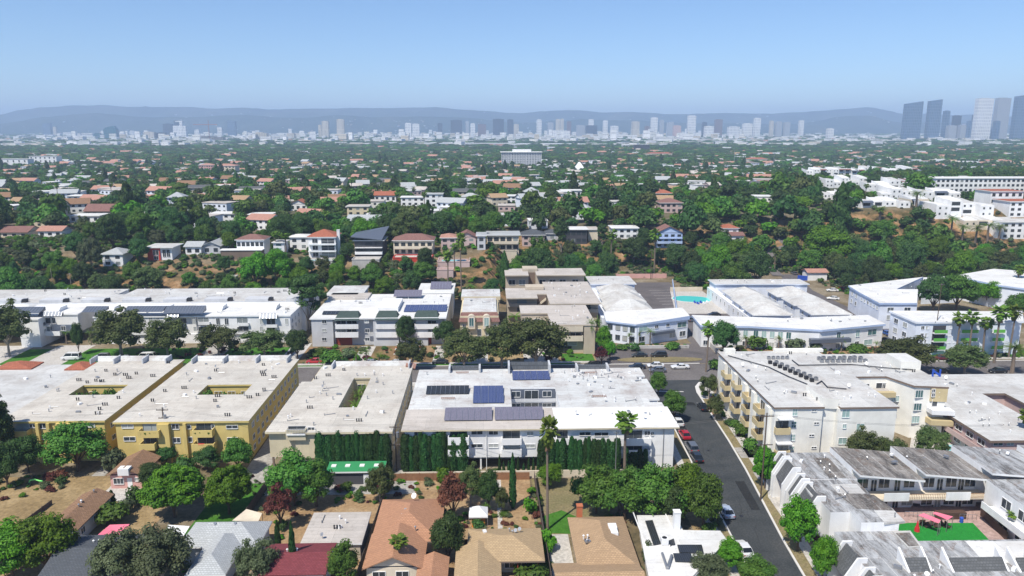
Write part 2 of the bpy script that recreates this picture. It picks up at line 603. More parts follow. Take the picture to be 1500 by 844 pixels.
 def rim(s, ins, outs, z0, z1, t=.2, m=0):
  "an upstand along every edge of such a shape"
  xs = sorted({v for r in ins + outs for v in r[:2]})
  ys = sorted({v for r in ins + outs for v in r[2:]})
  f = lambda x, y: any(r[0] < x < r[1] and r[2] < y < r[3] for r in ins) and not any(r[0] < x < r[1] and r[2] < y < r[3] for r in outs)
  e = .01
  for i in range(len(xs) - 1):
   for y in ys:
    c = (xs[i] + xs[i + 1]) / 2
    a, b = f(c, y - e), f(c, y + e)
    if a != b:
     s.box(xs[i], xs[i + 1], y if b else y - t, y + t if b else y, z0, z1, m)
  for j in range(len(ys) - 1):
   for x in xs:
    c = (ys[j] + ys[j + 1]) / 2
    a, b = f(x - e, c), f(x + e, c)
    if a != b:
     s.box(x + .002 if b else x - t, x + t if b else x - .002, ys[j] + .003, ys[j + 1] - .003, z0, z1 - .004, m)
 def mesh(s, name, mats, off=None):
  me = bpy.data.meshes.new(name)
  if off is not None and off.length > 0:
   v = [(a - off.x, b - off.y, c - off.z) for a, b, c in s.v]
  else:
   v = s.v
  me.from_pydata(v, [], s.f)
  for m in ([mats] if isinstance(mats, str) else mats):
   me.materials.append(M[m])
  if any(s.m):
   me.polygons.foreach_set('material_index', s.m)
  me.update()
  return me
 def build(s, name, mats, parent=None, label=None):
  o = put(name, s.mesh(name, mats, world_off(parent) if parent else None), parent)
  if label:
   o['label'] = label
  return o
def smooth(o):
 for p in o.data.polygons:
  p.use_smooth = True
 return o
_WM = {}
def window_mesh(w, h, style, glass, frame):
 "faces -Y, its middle at the origin; plane of the wall is y = 0"
 key = (round(w, 2), round(h, 2), style, glass, frame)
 if key in _WM:
  return _WM[key]
 b = MB()
 b.box(-w / 2, w / 2, -.02, .05, -h / 2, h / 2, 0)
 me = b.mesh('window', [glass])
 b = MB()
 t, d = .08, -.09
 b.box(-w / 2 - t, -w / 2, d, .05, -h / 2 - t, h / 2 + t)
 b.box(w / 2, w / 2 + t, d, .05, -h / 2 - t, h / 2 + t)
 b.box(-w / 2, w / 2, d, .05, h / 2, h / 2 + t)
 b.box(-w / 2, w / 2, d - .06, .05, -h / 2 - t, -h / 2)
 if style in (2, 4):
  b.box(-.035, .035, -.06, .045, -h / 2, h / 2)
 if style == 4:
  b.box(-w / 2, w / 2, -.055, .04, -.035, .035)
 if style == 3:
  b.box(-w / 6 - .03, -w / 6 + .03, -.06, .045, -h / 2, h / 2)
  b.box(w / 6 - .03, w / 6 + .03, -.06, .045, -h / 2, h / 2)
 mf = b.mesh('window_frame', [frame])
 _WM[key] = (me, mf)
 return me, mf
FACE = {'S': 0, 'E': math.pi / 2, 'N': math.pi, 'W': -math.pi / 2}
def window(root, side, x, y, z, w=1.6, h=1.2, style=2, glass='window_glass', frame='white_paint', name='window', sub=True, rz=None):
 off = world_off(root)
 me, mf = window_mesh(w, h, style, glass, frame)
 o = put(name, me, root, (x - off.x, y - off.y, z - off.z), FACE[side] if rz is None else rz)
 if sub:
  put(name + '_frame', mf, o)
 return o
def windows(root, side, plane, us, zs, w=1.6, h=1.2, **kw):
 for z in zs:
  for u in us:
   if side in 'SN':
    window(root, side, u, plane, z, w, h, **kw)
   else:
    window(root, side, plane, u, z, w, h, **kw)
def balcony(root, x0, x1, y, z, depth=1.5, h=1.0, mat='white_stucco', style='solid', door=True, wallm=None, dh=2.1, rail='rail_metal', sidewalls=False):
 "hangs off a wall facing -Y; z is its floor"
 b = MB()
 b.box(x0, x1, y - depth, y, z - .22, z)
 if style == 'solid':
  b.box(x0, x1, y - depth, y - depth + .15, z + .002, z + h)
  b.box(x0, x0 + .15, y - depth + .15, y, z + .002, z + h)
  b.box(x1 - .15, x1, y - depth + .15, y, z + .002, z + h)
 o = b.build('balcony', mat, root)
 if style == 'rail':
  r = MB()
  r.box(x0, x1, y - depth, y - depth + .05, z + h - .05, z + h)
  r.box(x0, x1, y - depth + .01, y - depth + .04, z + .1, z + .14)
  k = int((x1 - x0) / .28)
  for i in range(k + 1):
   u = x0 + (x1 - x0 - .03) * i / k
   r.box(u, u + .03, y - depth + .01, y - depth + .04, z + .14, z + h - .05)
  for u in (x0, x1 - .05):
   r.box(u, u + .05, y - depth + .05, y, z + h - .05, z + h)
  r.build('railing', rail, o)
 if door:
  w = min(x1 - x0 - .5, 3.2)
  window(root, 'S', (x0 + x1) / 2, y, z + dh / 2 + .08, w, dh, 2, 'door_glass', 'grey_metal', 'sliding_door')
 return o
def vents(root, n, x0, x1, y0, y1, z, seed=1, avoid=(), dark=.35, pipes=True):
 "pipes, caps, ducts and small boxes on a flat roof, each a part"
 q = random.Random(seed)
 k = 0
 tries = 0
 while k < n and tries < n * 20:
  tries += 1
  x, y = q.uniform(x0 + 1, x1 - 1), q.uniform(y0 + 1, y1 - 1)
  if any(a - .5 < x < b + .5 and c - .5 < y < d + .5 for a, b, c, d in avoid):
   continue
  k += 1
  t = q.random()
  b = MB()
  if t < dark:
   c = q.choice((2, 2, 3))
   for i in range(c):
    b.tube((x + i * .45, y, z), (x + i * .45, y, z + .55), .12, n=7)
    b.tube((x + i * .45, y, z + .55), (x + i * .45, y, z + .7), .19, .08, n=7)
   b.build('vent_cluster', 'dark_metal', root)
  elif t < .62:
   b.tube((x, y, z), (x, y, z + .6), .09, n=6)
   b.tube((x, y, z + .6), (x, y, z + .75), .2, .06, n=6)
   b.build('vent_pipe', q.choice(('grey_metal', 'white_paint')), root)
  elif t < .8:
   b.rbox(x, y, z, q.uniform(.5, 1.1), .5, q.uniform(.25, .5), q.uniform(0, 3))
   b.build('roof_vent', q.choice(('white_paint', 'grey_metal')), root)
  elif t < .95 and pipes:
   L = q.uniform(1, 3)
   a = q.choice((0, math.pi / 2, .4))
   b.tube((x, y, z + .12), (x + L * math.cos(a), y + L * math.sin(a), z + .12), .06, n=5)
   b.tube((x, y, z), (x, y, z + .5), .06, n=5)
   b.build('roof_pipe', 'grey_metal', root)
  else:
   dish(root, x, y, z, .3, 'grey_metal')
def dish(root, x, y, z, r=.4, mat='white_paint'):
 b = MB()
 b.tube((x, y, z), (x, y, z + .6), .03, n=5)
 c = Vector((x, y, z + .75))
 d = Vector((-.4, -.6, .55)).normalized()
 b.tube(c, c + d * .14, r * .35, r, n=12)
 b.tube(c + d * .14, c + d * (.14 + r * .7), .015, n=4)
 return b.build('satellite_dish', mat, root)
def ac_unit(root, x, y, z, s=1.0, mat='grey_metal'):
 b = MB()
 b.box(x - .45 * s, x + .45 * s, y - .4 * s, y + .4 * s, z + .06, z + .9 * s, 0)
 b.tube((x, y, z + .9 * s), (x, y, z + .93 * s), .33 * s, n=10, m=1)
 for u in (-.4, .36):
  b.box(x + u * s, x + (u + .04) * s, y - .38 * s, y + .38 * s, z, z + .06, 1)
 return b.build('air_conditioner', [mat, 'dark_metal'], root)
def solar(root, x0, x1, y, z, cols, rows, ph=1.65, mat='solar_blue', tilt=.12, gap=.06, zgrow=True):
 "one part per panel, on a rack leaning to the south (-Y)"
 w = (x1 - x0) / cols
 for r in range(rows):
  ya = y + r * (ph + .12)
  for c in range(cols):
   xa = x0 + c * w + gap / 2
   xb = xa + w - gap
   zt = z + .25 + ph * tilt
   p = MB()
   dy = ph
   p.hexa([(xa, ya, z + .2), (xb, ya, z + .2), (xb, ya + dy, zt), (xa, ya + dy, zt), (xa, ya, z + .25), (xb, ya, z + .25), (xb, ya + dy, zt + .05), (xa, ya + dy, zt + .05)])
   o = p.build('solar_panel', mat, root)
   f = MB()
   e = .045
   f.hexa([(xa - e, ya - e, z + .19), (xa + .01, ya - e, z + .19), (xa + .01, ya + dy + e, zt - .01), (xa - e, ya + dy + e, zt - .01), (xa - e, ya - e, z + .27), (xa + .01, ya - e, z + .27), (xa + .01, ya + dy + e, zt + .07), (xa - e, ya + dy + e, zt + .07)])
   f.build('panel_rack', 'rim_metal', o)
def flat_building(name, label, cat, ins, outs, z, wallm, roofm, over=.45, thick=.4, parapet=0.0, z0=0.0, courts=None, parm=None, group=None, loc=None):
 x0 = min(r[0] for r in ins)
 x1 = max(r[1] for r in ins)
 y0 = min(r[2] for r in ins)
 y1 = max(r[3] for r in ins)
 root = thing(name, label, cat, loc or ((x0 + x1) / 2, (y0 + y1) / 2, z0), group=group)
 b = MB()
 b.grid(ins, outs, z0 - .3, z - thick - .002)
 b.build('wall', wallm, root)
 b = MB()
 o = over
 ins2 = [(a - o, c + o, d - o, e + o) for a, c, d, e in ins]
 outs2 = [(a + .25, c - .25, d + .25, e - .25) if (a > x0 and c < x1 and d > y0 and e < y1) else (a + (o if a > x0 else -9), c - (o if c < x1 else -9), d + (o if d > y0 else -9), e - (o if e < y1 else -9)) for a, c, d, e in outs]
 b.grid(ins2, outs2, z - thick, z, 1, 0)
 rf = b.build('roof', [roofm, parm or wallm], root)
 if parapet:
  b = MB()
  b.rim(ins2, outs2, z + .003, z + parapet, .22)
  b.build('parapet', parm or wallm, root)
 return root
# ------------------------------------------------------------------ vegetation
NR = np.random.default_rng(11)
def leaf_mesh(name, P, N, S, tone, mat, blobs=None, aspect=1.5, T=None):
 "many small bent leaf sprays: P centres, N normals, S sizes; blobs = (centre, radii) for the dense inside"
 n = len(P)
 r = NR.normal(size=(n, 3))
 N = N / np.linalg.norm(N, axis=1, keepdims=True)
 if T is None:
  T = np.cross(N, r)
 T = T / np.linalg.norm(T, axis=1, keepdims=True)
 B = np.cross(N, T)
 s = S[:, None]
 a = P - T * s * aspect * .5
 c = P + T * s * aspect * .5
 b = P + B * s * .5 + N * s * .12
 d = P - B * s * .5 + N * s * .12
 V = np.stack([a, d, c, b], 1).reshape(-1, 3)
 nf = n
 loops = np.arange(4 * n)
 starts = np.arange(0, 4 * n, 4)
 totals = np.full(n, 4)
 tn = np.repeat(tone, 4)
 if blobs is not None and len(blobs[0]):
  bv, bf = ico()
  C, RR, bt = blobs
  k = len(C)
  VV = (bv[None] * RR[:, None, :] * (1 + .12 * NR.normal(size=(k, len(bv), 1))) + C[:, None, :]).reshape(-1, 3)
  FF = (bf[None] + (np.arange(k) * len(bv))[:, None, None] + len(V)).reshape(-1, 3)
  tn = np.concatenate([tn, np.repeat(bt, len(bv))])
  starts = np.concatenate([starts, 4 * n + np.arange(0, 3 * len(FF), 3)])
  totals = np.concatenate([totals, np.full(len(FF), 3)])
  loops = np.concatenate([loops, FF.reshape(-1)])
  V = np.concatenate([V, VV])
  nf += len(FF)
 me = bpy.data.meshes.new(name)
 me.vertices.add(len(V))
 me.vertices.foreach_set('co', V.astype(np.float32).ravel())
 me.loops.add(len(loops))
 me.loops.foreach_set('vertex_index', loops.astype(np.int32))
 me.polygons.add(nf)
 me.polygons.foreach_set('loop_start', starts.astype(np.int32))
 me.polygons.foreach_set('loop_total', totals.astype(np.int32))
 at = me.attributes.new('tone', 'FLOAT', 'POINT')
 at.data.foreach_set('value', np.clip(tn, 0, 1).astype(np.float32))
 me.materials.append(M[mat])
 me.update(calc_edges=True)
 return me
_ico = {}
def ico():
 if not _ico:
  t = (1 + 5 ** .5) / 2
  v = [(-1, t, 0), (1, t, 0), (-1, -t, 0), (1, -t, 0), (0, -1, t), (0, 1, t), (0, -1, -t), (0, 1, -t), (t, 0, -1), (t, 0, 1), (-t, 0, -1), (-t, 0, 1)]
  f = [(0, 11, 5), (0, 5, 1), (0, 1, 7), (0, 7, 10), (0, 10, 11), (1, 5, 9), (5, 11, 4), (11, 10, 2), (10, 7, 6), (7, 1, 8), (3, 9, 4), (3, 4, 2), (3, 2, 6), (3, 6, 8), (3, 8, 9), (4, 9, 5), (2, 4, 11), (6, 2, 10), (8, 6, 7), (9, 8, 1)]
  v = np.array(v, float)
  _ico['a'] = (v / np.linalg.norm(v, axis=1, keepdims=True), np.array(f))
 return _ico['a']
def sph(n):
 v = NR.normal(size=(n, 3))
 return v / np.linalg.norm(v, axis=1, keepdims=True)
def crown_mesh(name, mat, w=8.0, h=6.0, z0=2.2, clumps=26, leaves=2600, leaf=.42, clump_r=.27, flat=1.0, gaps=.0, inner=.72, aspect=1.5, low=-.55):
 "clumps on an uneven dome, leaf sprays on the outside of every clump"
 ph = NR.uniform(0, 6.28, 4)
 d = []
 while len(d) < clumps:
  v = sph(1)[0]
  if v[2] > low and all(np.dot(v, u) < .965 for u in d[-40:]):
   d.append(v)
 d = np.array(d)
 az = np.arctan2(d[:, 1], d[:, 0])
 lob = 1 + .13 * np.sin(2 * az + ph[0]) + .10 * np.sin(3 * az + ph[1]) + .07 * np.sin(5 * az + ph[2]) + NR.normal(0, .06, clumps)
 cr = clump_r * w * NR.uniform(.62, 1.2, clumps)
 ext = np.array([w / 2, w / 2, h / 2])
 k = np.clip(1 - (cr / (w / 2))[:, None] * .75, .1, 1)
 C = d * ext * lob[:, None] * k
 ins = NR.random(clumps) < .2
 C[ins] *= .5
 C[:, 2] += z0 + h / 2
 rad = np.stack([cr, cr, cr * .78 * flat], 1)
 ct = NR.uniform(.1, .85, clumps)
 area = cr ** 2
 ci = NR.choice(clumps, leaves, p=area / area.sum())
 dv = sph(leaves)
 up = dv[:, 2] < -.35
 dv[up, 2] *= -1
 rr = NR.uniform(.74, 1.08, leaves)[:, None]
 P = C[ci] + dv * rad[ci] * rr
 N = dv + NR.normal(0, .42, (leaves, 3)) + np.array([0, 0, .35])
 S = leaf * NR.uniform(.55, 1.3, leaves)
 tone = ct[ci] * .55 + NR.uniform(0, .45, leaves)
 blobs = (C, rad * inner, ct * .3) if inner > 0 else None
 return leaf_mesh(name, P, N, S, tone, mat, blobs, aspect)
def column_mesh(name, mat, w=1.6, h=10, leaves=1500, leaf=.3, z0=.2, taper=1.0, lump=.15):
 z = NR.random(leaves)
 prof = lambda t: np.clip(np.minimum(1, (t + .03) * 9) * (1 - t ** (3.0 if taper > .9 else 7.0) * taper) ** .8, .04, 1)
 a = NR.uniform(0, 6.283, leaves)
 r = w / 2 * prof(z) * (1 + lump * np.sin(a * 3 + z * 19) + NR.normal(0, .07, leaves))
 P = np.stack([np.cos(a) * r, np.sin(a) * r, z0 + z * h], 1)
 N = np.stack([np.cos(a), np.sin(a), np.full(leaves, .35)], 1) + NR.normal(0, .35, (leaves, 3))
 T = np.tile(np.array([0, 0, 1.0]), (leaves, 1)) + NR.normal(0, .3, (leaves, 3))
 N = N - T * (np.sum(N * T, 1) / np.sum(T * T, 1))[:, None]
 k = 9
 zz = (np.arange(k) + .5) / k
 C = np.stack([np.zeros(k), np.zeros(k), z0 + zz * h], 1)
 rr = w / 2 * prof(zz) * .82
 RR = np.stack([rr, rr, np.full(k, h / k * .8)], 1)
 return leaf_mesh(name, P, N, leaf * NR.uniform(.6, 1.3, leaves), NR.uniform(.1, 1, leaves) * .7 + .3 * (np.sin(a * 3 + z * 19) * .5 + .5), mat, (C, RR, np.full(k, .15)), 1.8, T)
def bush_mesh(name, mat, w=2.6, h=1.8, leaves=500, leaf=.26):
 return crown_mesh(name, mat, w, h * 1.3, -.3 * h, 10, leaves, leaf, .30, low=-.2)
def frond(b, base, az, el, L, wid, droop, m=0, seg=6, fan=False):
 "one frond: a ribbon folded along its midrib"
 d = Vector((math.cos(az), math.sin(az), 0))
 s = Vector((-math.sin(az), math.cos(az), 0))
 p = Vector(base)
 e = el
 rows = []
 for i in range(seg + 1):
  t = i / seg
  if fan:
   ww = wid * (0.06 if t < .42 else math.sin((t - .42) / .58 * 2.2 + .55) * 1.0)
  else:
   ww = wid * math.sin(min(1, t * 1.6 + .18) * math.pi * .5) * (1 - t ** 3)
  ww = max(ww, .02)
  up = Vector((-d.x * math.sin(e), -d.y * math.sin(e), math.cos(e)))
  rows.append((p - s * ww - up * ww * .35, p.copy(), p + s * ww - up * ww * .35))
  p = p + (d * math.cos(e) + Vector((0, 0, math.sin(e)))) * (L / seg)
  e -= droop / seg
 for i in range(seg):
  a, c = rows[i], rows[i + 1]
  if fan or seg < 4:
   b.face([a[0], a[1], c[1], c[0]], m)
   b.face([a[1], a[2], c[2], c[1]], m)
  else:
   # leaflets: slivers either side of the rib, with light between them
   for k in range(2):
    t0, t1 = k / 2 + .06, k / 2 + .36
    for u in (0, 2):
     r0 = a[1].lerp(c[1], t0)
     r1 = a[1].lerp(c[1], t1)
     o = a[u].lerp(c[u], (t0 + t1) / 2 + .25)
     b.face([r0, r1, o], m)
def palm_mesh(kind, h, seed):
 q = random.Random(seed)
 b = MB()
 if kind == 'fan':
  for i in range(74):
   el = q.uniform(-.85, 1.4)
   frond(b, (0, 0, h + q.uniform(-.5, .1)), q.uniform(0, 6.28), el, q.uniform(1.6, 2.4), .46, q.uniform(.5, 1.3), 0, 5, True)
  for i in range(26):
   frond(b, (0, 0, h - .5 - q.uniform(0, 1.0)), q.uniform(0, 6.28), q.uniform(-1.5, -.9), q.uniform(1.0, 1.5), .4, .3, 1, 3, True)
 elif kind == 'feather':
  for i in range(44):
   el = q.uniform(-.35, 1.35)
   frond(b, (0, 0, h), q.uniform(0, 6.28), el, q.uniform(2.6, 3.6), .55, q.uniform(.9, 1.7), 0, 9)
 else:
  for i in range(22):
   el = q.uniform(.1, 1.3)
   frond(b, (0, 0, h), q.uniform(0, 6.28), el, q.uniform(1.9, 2.6), .45, q.uniform(1.0, 1.8), 0, 8)
 crown = b.mesh('crown', ['leaf_palm', 'palm_skirt'])
 at = crown.attributes.new('tone', 'FLOAT', 'POINT')
 at.data.foreach_set('value', [q.random() for _ in range(len(crown.vertices))])
 t = MB()
 segs = 7
 bx = q.uniform(-.02, .02) * h
 r0 = .3 if kind == 'feather' else .22
 pts = [(bx * math.sin(i / segs * 2.2), bx * (i / segs) ** 2, h * i / segs) for i in range(segs + 1)]
 pts[-1] = (0, 0, h)
 pts = [(x - pts[-2][0] * (i / segs) * 0, y, z) for i, (x, y, z) in enumerate(pts)]
 for i in range(segs):
  t.tube(pts[i], pts[i + 1], r0 * (1.25 - .45 * i / segs), r0 * (1.25 - .45 * (i + 1) / segs), 7)
 return crown, t.mesh('trunk', 'palm_bark')
def trunk_mesh(h, r, seed, spread=1.6, bark='bark'):
 q = random.Random(seed)
 b = MB()
 b.tube((0, 0, -.3), (0, 0, h * .5), r, r * .72, 8)
 top = Vector((0, 0, h * .5))
 for i in range(5):
  a = i * 1.256 + q.uniform(-.3, .3)
  p = top + Vector((math.cos(a) * spread * .45, math.sin(a) * spread * .45, h * .35))
  b.tube(top - Vector((0, 0, .2)), p, r * .55, r * .36, 6)
  e = p + Vector((math.cos(a) * spread * .7, math.sin(a) * spread * .7, h * .55))
  b.tube(p, e, r * .36, r * .14, 5)
 b.tube(top, (q.uniform(-.3, .3), q.uniform(-.3, .3), h * 1.1), r * .7, r * .2, 6)
 return b.mesh('trunk', bark)
KINDS = {}
def kinds():
 K = KINDS
 TR = [trunk_mesh(3.2, .3, i, 2.0) for i in range(3)]
 TP = [trunk_mesh(4.0, .28, i + 5, 2.4, 'pale_bark') for i in range(2)]
 # each: list of (crown, trunk); natural size about 8 m wide, 8 m high
 K['bright'] = [(crown_mesh('crown', 'leaf_bright', 8, 7.2, 1.0, 40, 6800, .27, .20), TR[i % 3]) for i in range(3)]
 K['mid'] = [(crown_mesh('crown', 'leaf_mid', 8, 7.2, 1.0, 40, 6800, .27, .20), TR[i % 3]) for i in range(3)]
 K['dark'] = [(crown_mesh('crown', 'leaf_dark', 8, 7.3, 1.0, 40, 6600, .27, .20), TR[i % 3]) for i in range(3)]
 K['olive'] = [(crown_mesh('crown', 'leaf_olive', 8, 7.2, 1.1, 46, 6600, .235, .16, inner=.62), TP[i % 2]) for i in range(3)]
 K['grey'] = [(crown_mesh('crown', 'leaf_grey', 8, 7.2, 1.0, 46, 6600, .235, .16, inner=.62), TP[i % 2]) for i in range(2)]
 K['tall'] = [(crown_mesh('crown', 'leaf_dark', 6, 10, 3.0, 40, 5600, .28, .19, inner=.65, low=-.8), TP[i % 2]) for i in range(2)]
 K['lime'] = [(crown_mesh('crown', 'leaf_lime', 8, 6, 1.6, 24, 2000, .38, .22), TR[0])]
 K['dome'] = [(crown_mesh('crown', 'leaf_bright', 8, 8.0, .1, 90, 11000, .24, .14, inner=.82, low=-.25), TR[0]) for i in range(2)]
 K['red'] = [(crown_mesh('crown', 'leaf_red', 6, 6.4, 1.2, 28, 2200, .32, .18, inner=.55), TR[0])]
 K['cypress'] = [(column_mesh('crown', 'leaf_cypress', 1.7, 10, 2400, .25), trunk_mesh(1.0, .12, 3, .1)) for i in range(3)]
 K['hedgecol'] = [(column_mesh('crown', 'leaf_cypress', 1.9, 9, 2400, .27, taper=.0 + t_, lump=.1), trunk_mesh(1.0, .12, 3, .1)) for t_ in (.35, .6, .8)]
 K['conifer'] = [(column_mesh('crown', 'leaf_dark', 4.2, 12, 2200, .42, .6, 1.0, .22), trunk_mesh(2.0, .2, 4, .3)) for i in range(2)]
 K['bush'] = [(bush_mesh('foliage', 'leaf_mid'), None) for i in range(3)]
 K['darkbush'] = [(bush_mesh('foliage', 'leaf_dark'), None) for i in range(2)]
 K['limebush'] = [(bush_mesh('foliage', 'leaf_bright'), None) for i in range(2)]
 K['greybush'] = [(bush_mesh('foliage', 'leaf_grey'), None) for i in range(2)]
 K['bougainvillea'] = [(bush_mesh('foliage', 'leaf_magenta'), None)]
 K['redbush'] = [(bush_mesh('foliage', 'leaf_red'), None)]
 K['fan'] = [palm_mesh('fan', 12, i) for i in range(3)]
 K['feather'] = [palm_mesh('feather', 8, i + 9) for i in range(2)]
 K['small'] = [palm_mesh('small', 4, i + 19) for i in range(2)]
 # simpler crowns for woods far behind
 K['f_mid'] = [(crown_mesh('crown', 'leaf_mid', 8, 6.2, .6, 14, 560, .85, .28), None) for i in range(4)]
 K['f_dark'] = [(crown_mesh('crown', 'leaf_dark', 8, 6.6, .6, 14, 560, .85, .28), None) for i in range(4)]
 K['f_olive'] = [(crown_mesh('crown', 'leaf_olive', 8, 6.4, .6, 14, 560, .85, .26), None) for i in range(3)]
 K['f_bright'] = [(crown_mesh('crown', 'leaf_bright', 8, 6, .6, 14, 560, .85, .28), None) for i in range(2)]
 K['f_tall'] = [(column_mesh('crown', 'leaf_dark', 5, 12, 460, .8, .5, 1.0, .2), None) for i in range(2)]
kinds()
KSIZE = {'fan': 14, 'feather': 10.5, 'small': 6, 'cypress': 10.2, 'hedgecol': 9.2, 'conifer': 12.6, 'tall': 13, 'bush': 1.9, 'darkbush': 1.9, 'limebush': 1.9, 'greybush': 1.9, 'bougainvillea': 1.9, 'redbush': 1.9, 'red': 7.6}
KWIDE = {'fan': 4.4, 'feather': 6.4, 'small': 4.6, 'cypress': 1.7, 'hedgecol': 1.9, 'conifer': 4.2, 'tall': 6, 'bush': 2.6, 'darkbush': 2.6, 'limebush': 2.6, 'greybush': 2.6, 'bougainvillea': 2.6, 'redbush': 2.6, 'red': 6}
NAMES = {'fan': 'fan_palm', 'feather': 'date_palm', 'small': 'feather_palm', 'cypress': 'cypress_tree', 'hedgecol': 'cypress_tree', 'conifer': 'conifer_tree', 'tall': 'eucalyptus_tree', 'bush': 'bush', 'darkbush': 'bush', 'limebush': 'bush', 'greybush': 'bush', 'bougainvillea': 'bougainvillea', 'redbush': 'bush'}
OCC = []        # (x, y, r) where trees and houses already stand
def tree(kind, x, y, w, h, label, cat=None, group=None, z=None):
 "a plant of kind, w wide and h high, standing at x, y"
 z = gz(x, y) if z is None else z
 cr, tk = rnd.choice(KINDS[kind])
 nm = NAMES.get(kind, 'leafy_tree')
 if cat is None:
  cat = 'palm' if 'palm' in nm else 'bush' if kind in ('bush', 'darkbush', 'limebush', 'greybush', 'redbush', 'bougainvillea') else 'tree'
 sx, sz = w / KWIDE.get(kind, 9.0), h / KSIZE.get(kind, 8.3)
 rz = rnd.uniform(0, 6.28)
 OCC.append((x, y, w * .45))
 if tk is None:
  o = put(nm, cr, None, (x, y, z), rz)
  info(o, label, cat, group)
  o.scale = (sx, sx, sz)
  return o
 o = thing(nm, label, cat, (x, y, z), rz, group)
 o.scale = (sx, sx, sz)
 a = put('trunk', tk, o)
 put('crown', cr, o)
 return o
def treepx(kind, px, pytop, pybase, wpx, label, **kw):
 "a plant given by where it shows: middle, top and foot, width"
 x, y, z = G(px, pybase)
 top = D(px, pytop, y)[2]
 a, b = D(px - wpx / 2, pybase, y), D(px + wpx / 2, pybase, y)
 return tree(kind, x, y, abs(b[0] - a[0]), max(.5, top - z), label, z=z, **kw)
# ------------------------------------------------------------------ land, roads, hills, haze
def make_ground():
 xs = [0.0]
 st = 6.0
 while xs[-1] < 16000:
  xs.append(xs[-1] + st)
  if xs[-1] > 260:
   st *= 1.12
 xs = np.array([-v for v in xs[:0:-1]] + xs)
 ys = [-400, -200, -60]
 st = 6.0
 while ys[-1] < 16000:
  ys.append(ys[-1] + st)
  if ys[-1] > 700:
   st *= 1.1
 ys = np.array(ys, float)
 X, Y = np.meshgrid(xs, ys)
 Z = ground_z(X, Y)
 nx, ny = len(xs), len(ys)
 V = np.stack([X, Y, Z], 2).reshape(-1, 3)
 i = np.arange(nx - 1)[None] + np.arange(ny - 1)[:, None] * nx
 Fq = np.stack([i, i + 1, i + nx + 1, i + nx], 2).reshape(-1, 4)
 me = bpy.data.meshes.new('ground')
 me.from_pydata(V.tolist(), [], Fq.tolist())
 for p in me.polygons:
  p.use_smooth = True
 m, n, b = newmat('land')
 v = coords(n, obj=False)
 a = noise(n, v, .07, 8, .7, .6)
 base = ramp(n, a, [(.3, (.10, .085, .05)), (.45, (.19, .15, .09)), (.6, (.30, .25, .18)), (.75, (.10, .11, .05))])
 sc = ramp(n, noise(n, v, .09, 7, .7, .5), [(.35, (.05, .055, .02)), (.47, (.14, .105, .05)), (.58, (.34, .20, .10)), (.72, (.44, .33, .21))])
 far = ramp(n, noise(n, v, .012, 9, .75, .3), [(.36, (.045, .06, .03)), (.5, (.085, .095, .05)), (.62, (.20, .19, .15)), (.74, (.34, .32, .29))])
 geo = nd(n, 'ShaderNodeNewGeometry')
 sp = nd(n, 'ShaderNodeSeparateXYZ')
 n.links.new(geo.outputs['Normal'], sp.inputs[0])
 slope = ramp(n, sp.outputs[2], [(.955, 1.), (.992, 0.)])
 sy = nd(n, 'ShaderNodeSeparateXYZ')
 n.links.new(geo.outputs['Position'], sy.inputs[0])
 mr = nd(n, 'ShaderNodeMapRange')
 mr.inputs['From Min'].default_value = 340
 mr.inputs['From Max'].default_value = 480
 n.links.new(sy.outputs[1], mr.inputs[0])
 col = mix(n, mr.outputs[0], base, far)
 col = mix(n, slope, col, sc)
 f = ramp(n, noise(n, v, 1.3, 6, .7), [(.3, .6), (.7, 1.1)])
 col = mix(n, 1.0, col, f, 'MULTIPLY')
 n.links.new(col, b.inputs['Base Color'])
 b.inputs['Roughness'].default_value = 1
 b.inputs['Specular IOR Level'].default_value = .05
 me.materials.append(m)
 o = put('ground', me)
 info(o, kind='structure')
make_ground()
RIDGE = [(-400, 172), (-150, 170), (0, 167), (40, 162), (75, 158), (110, 155), (150, 153), (190, 157), (240, 157), (300, 159), (360, 157), (400, 160), (430, 160), (480, 159), (530, 158), (580, 157), (620, 158), (650, 159), (700, 162), (740, 165), (770, 166), (810, 163), (840, 162), (880, 164), (930, 163), (980, 166), (1030, 167), (1090, 165), (1130, 167), (1170, 166), (1210, 163), (1240, 159), (1270, 157), (1290, 161), (1320, 166), (1370, 167), (1420, 168), (1480, 170), (1600, 168), (1900, 172)]
def fractal(X, Y, seed, octs=6, base=1 / 1500.):
 q = np.random.default_rng(seed)
 out = np.zeros_like(X)
 amp = 1.0
 f = base
 for _ in range(octs):
  for _k in range(3):
   a = q.uniform(0, 6.28)
   p1, p2 = q.uniform(0, 6.28, 2)
   out += amp * np.sin((X * np.cos(a) + Y * np.sin(a)) * f * 6.28 + p1 + 1.3 * np.sin((X * np.sin(a) - Y * np.cos(a)) * f * 3.9 + p2)) / 3
  amp *= .55
  f *= 1.93
 return out
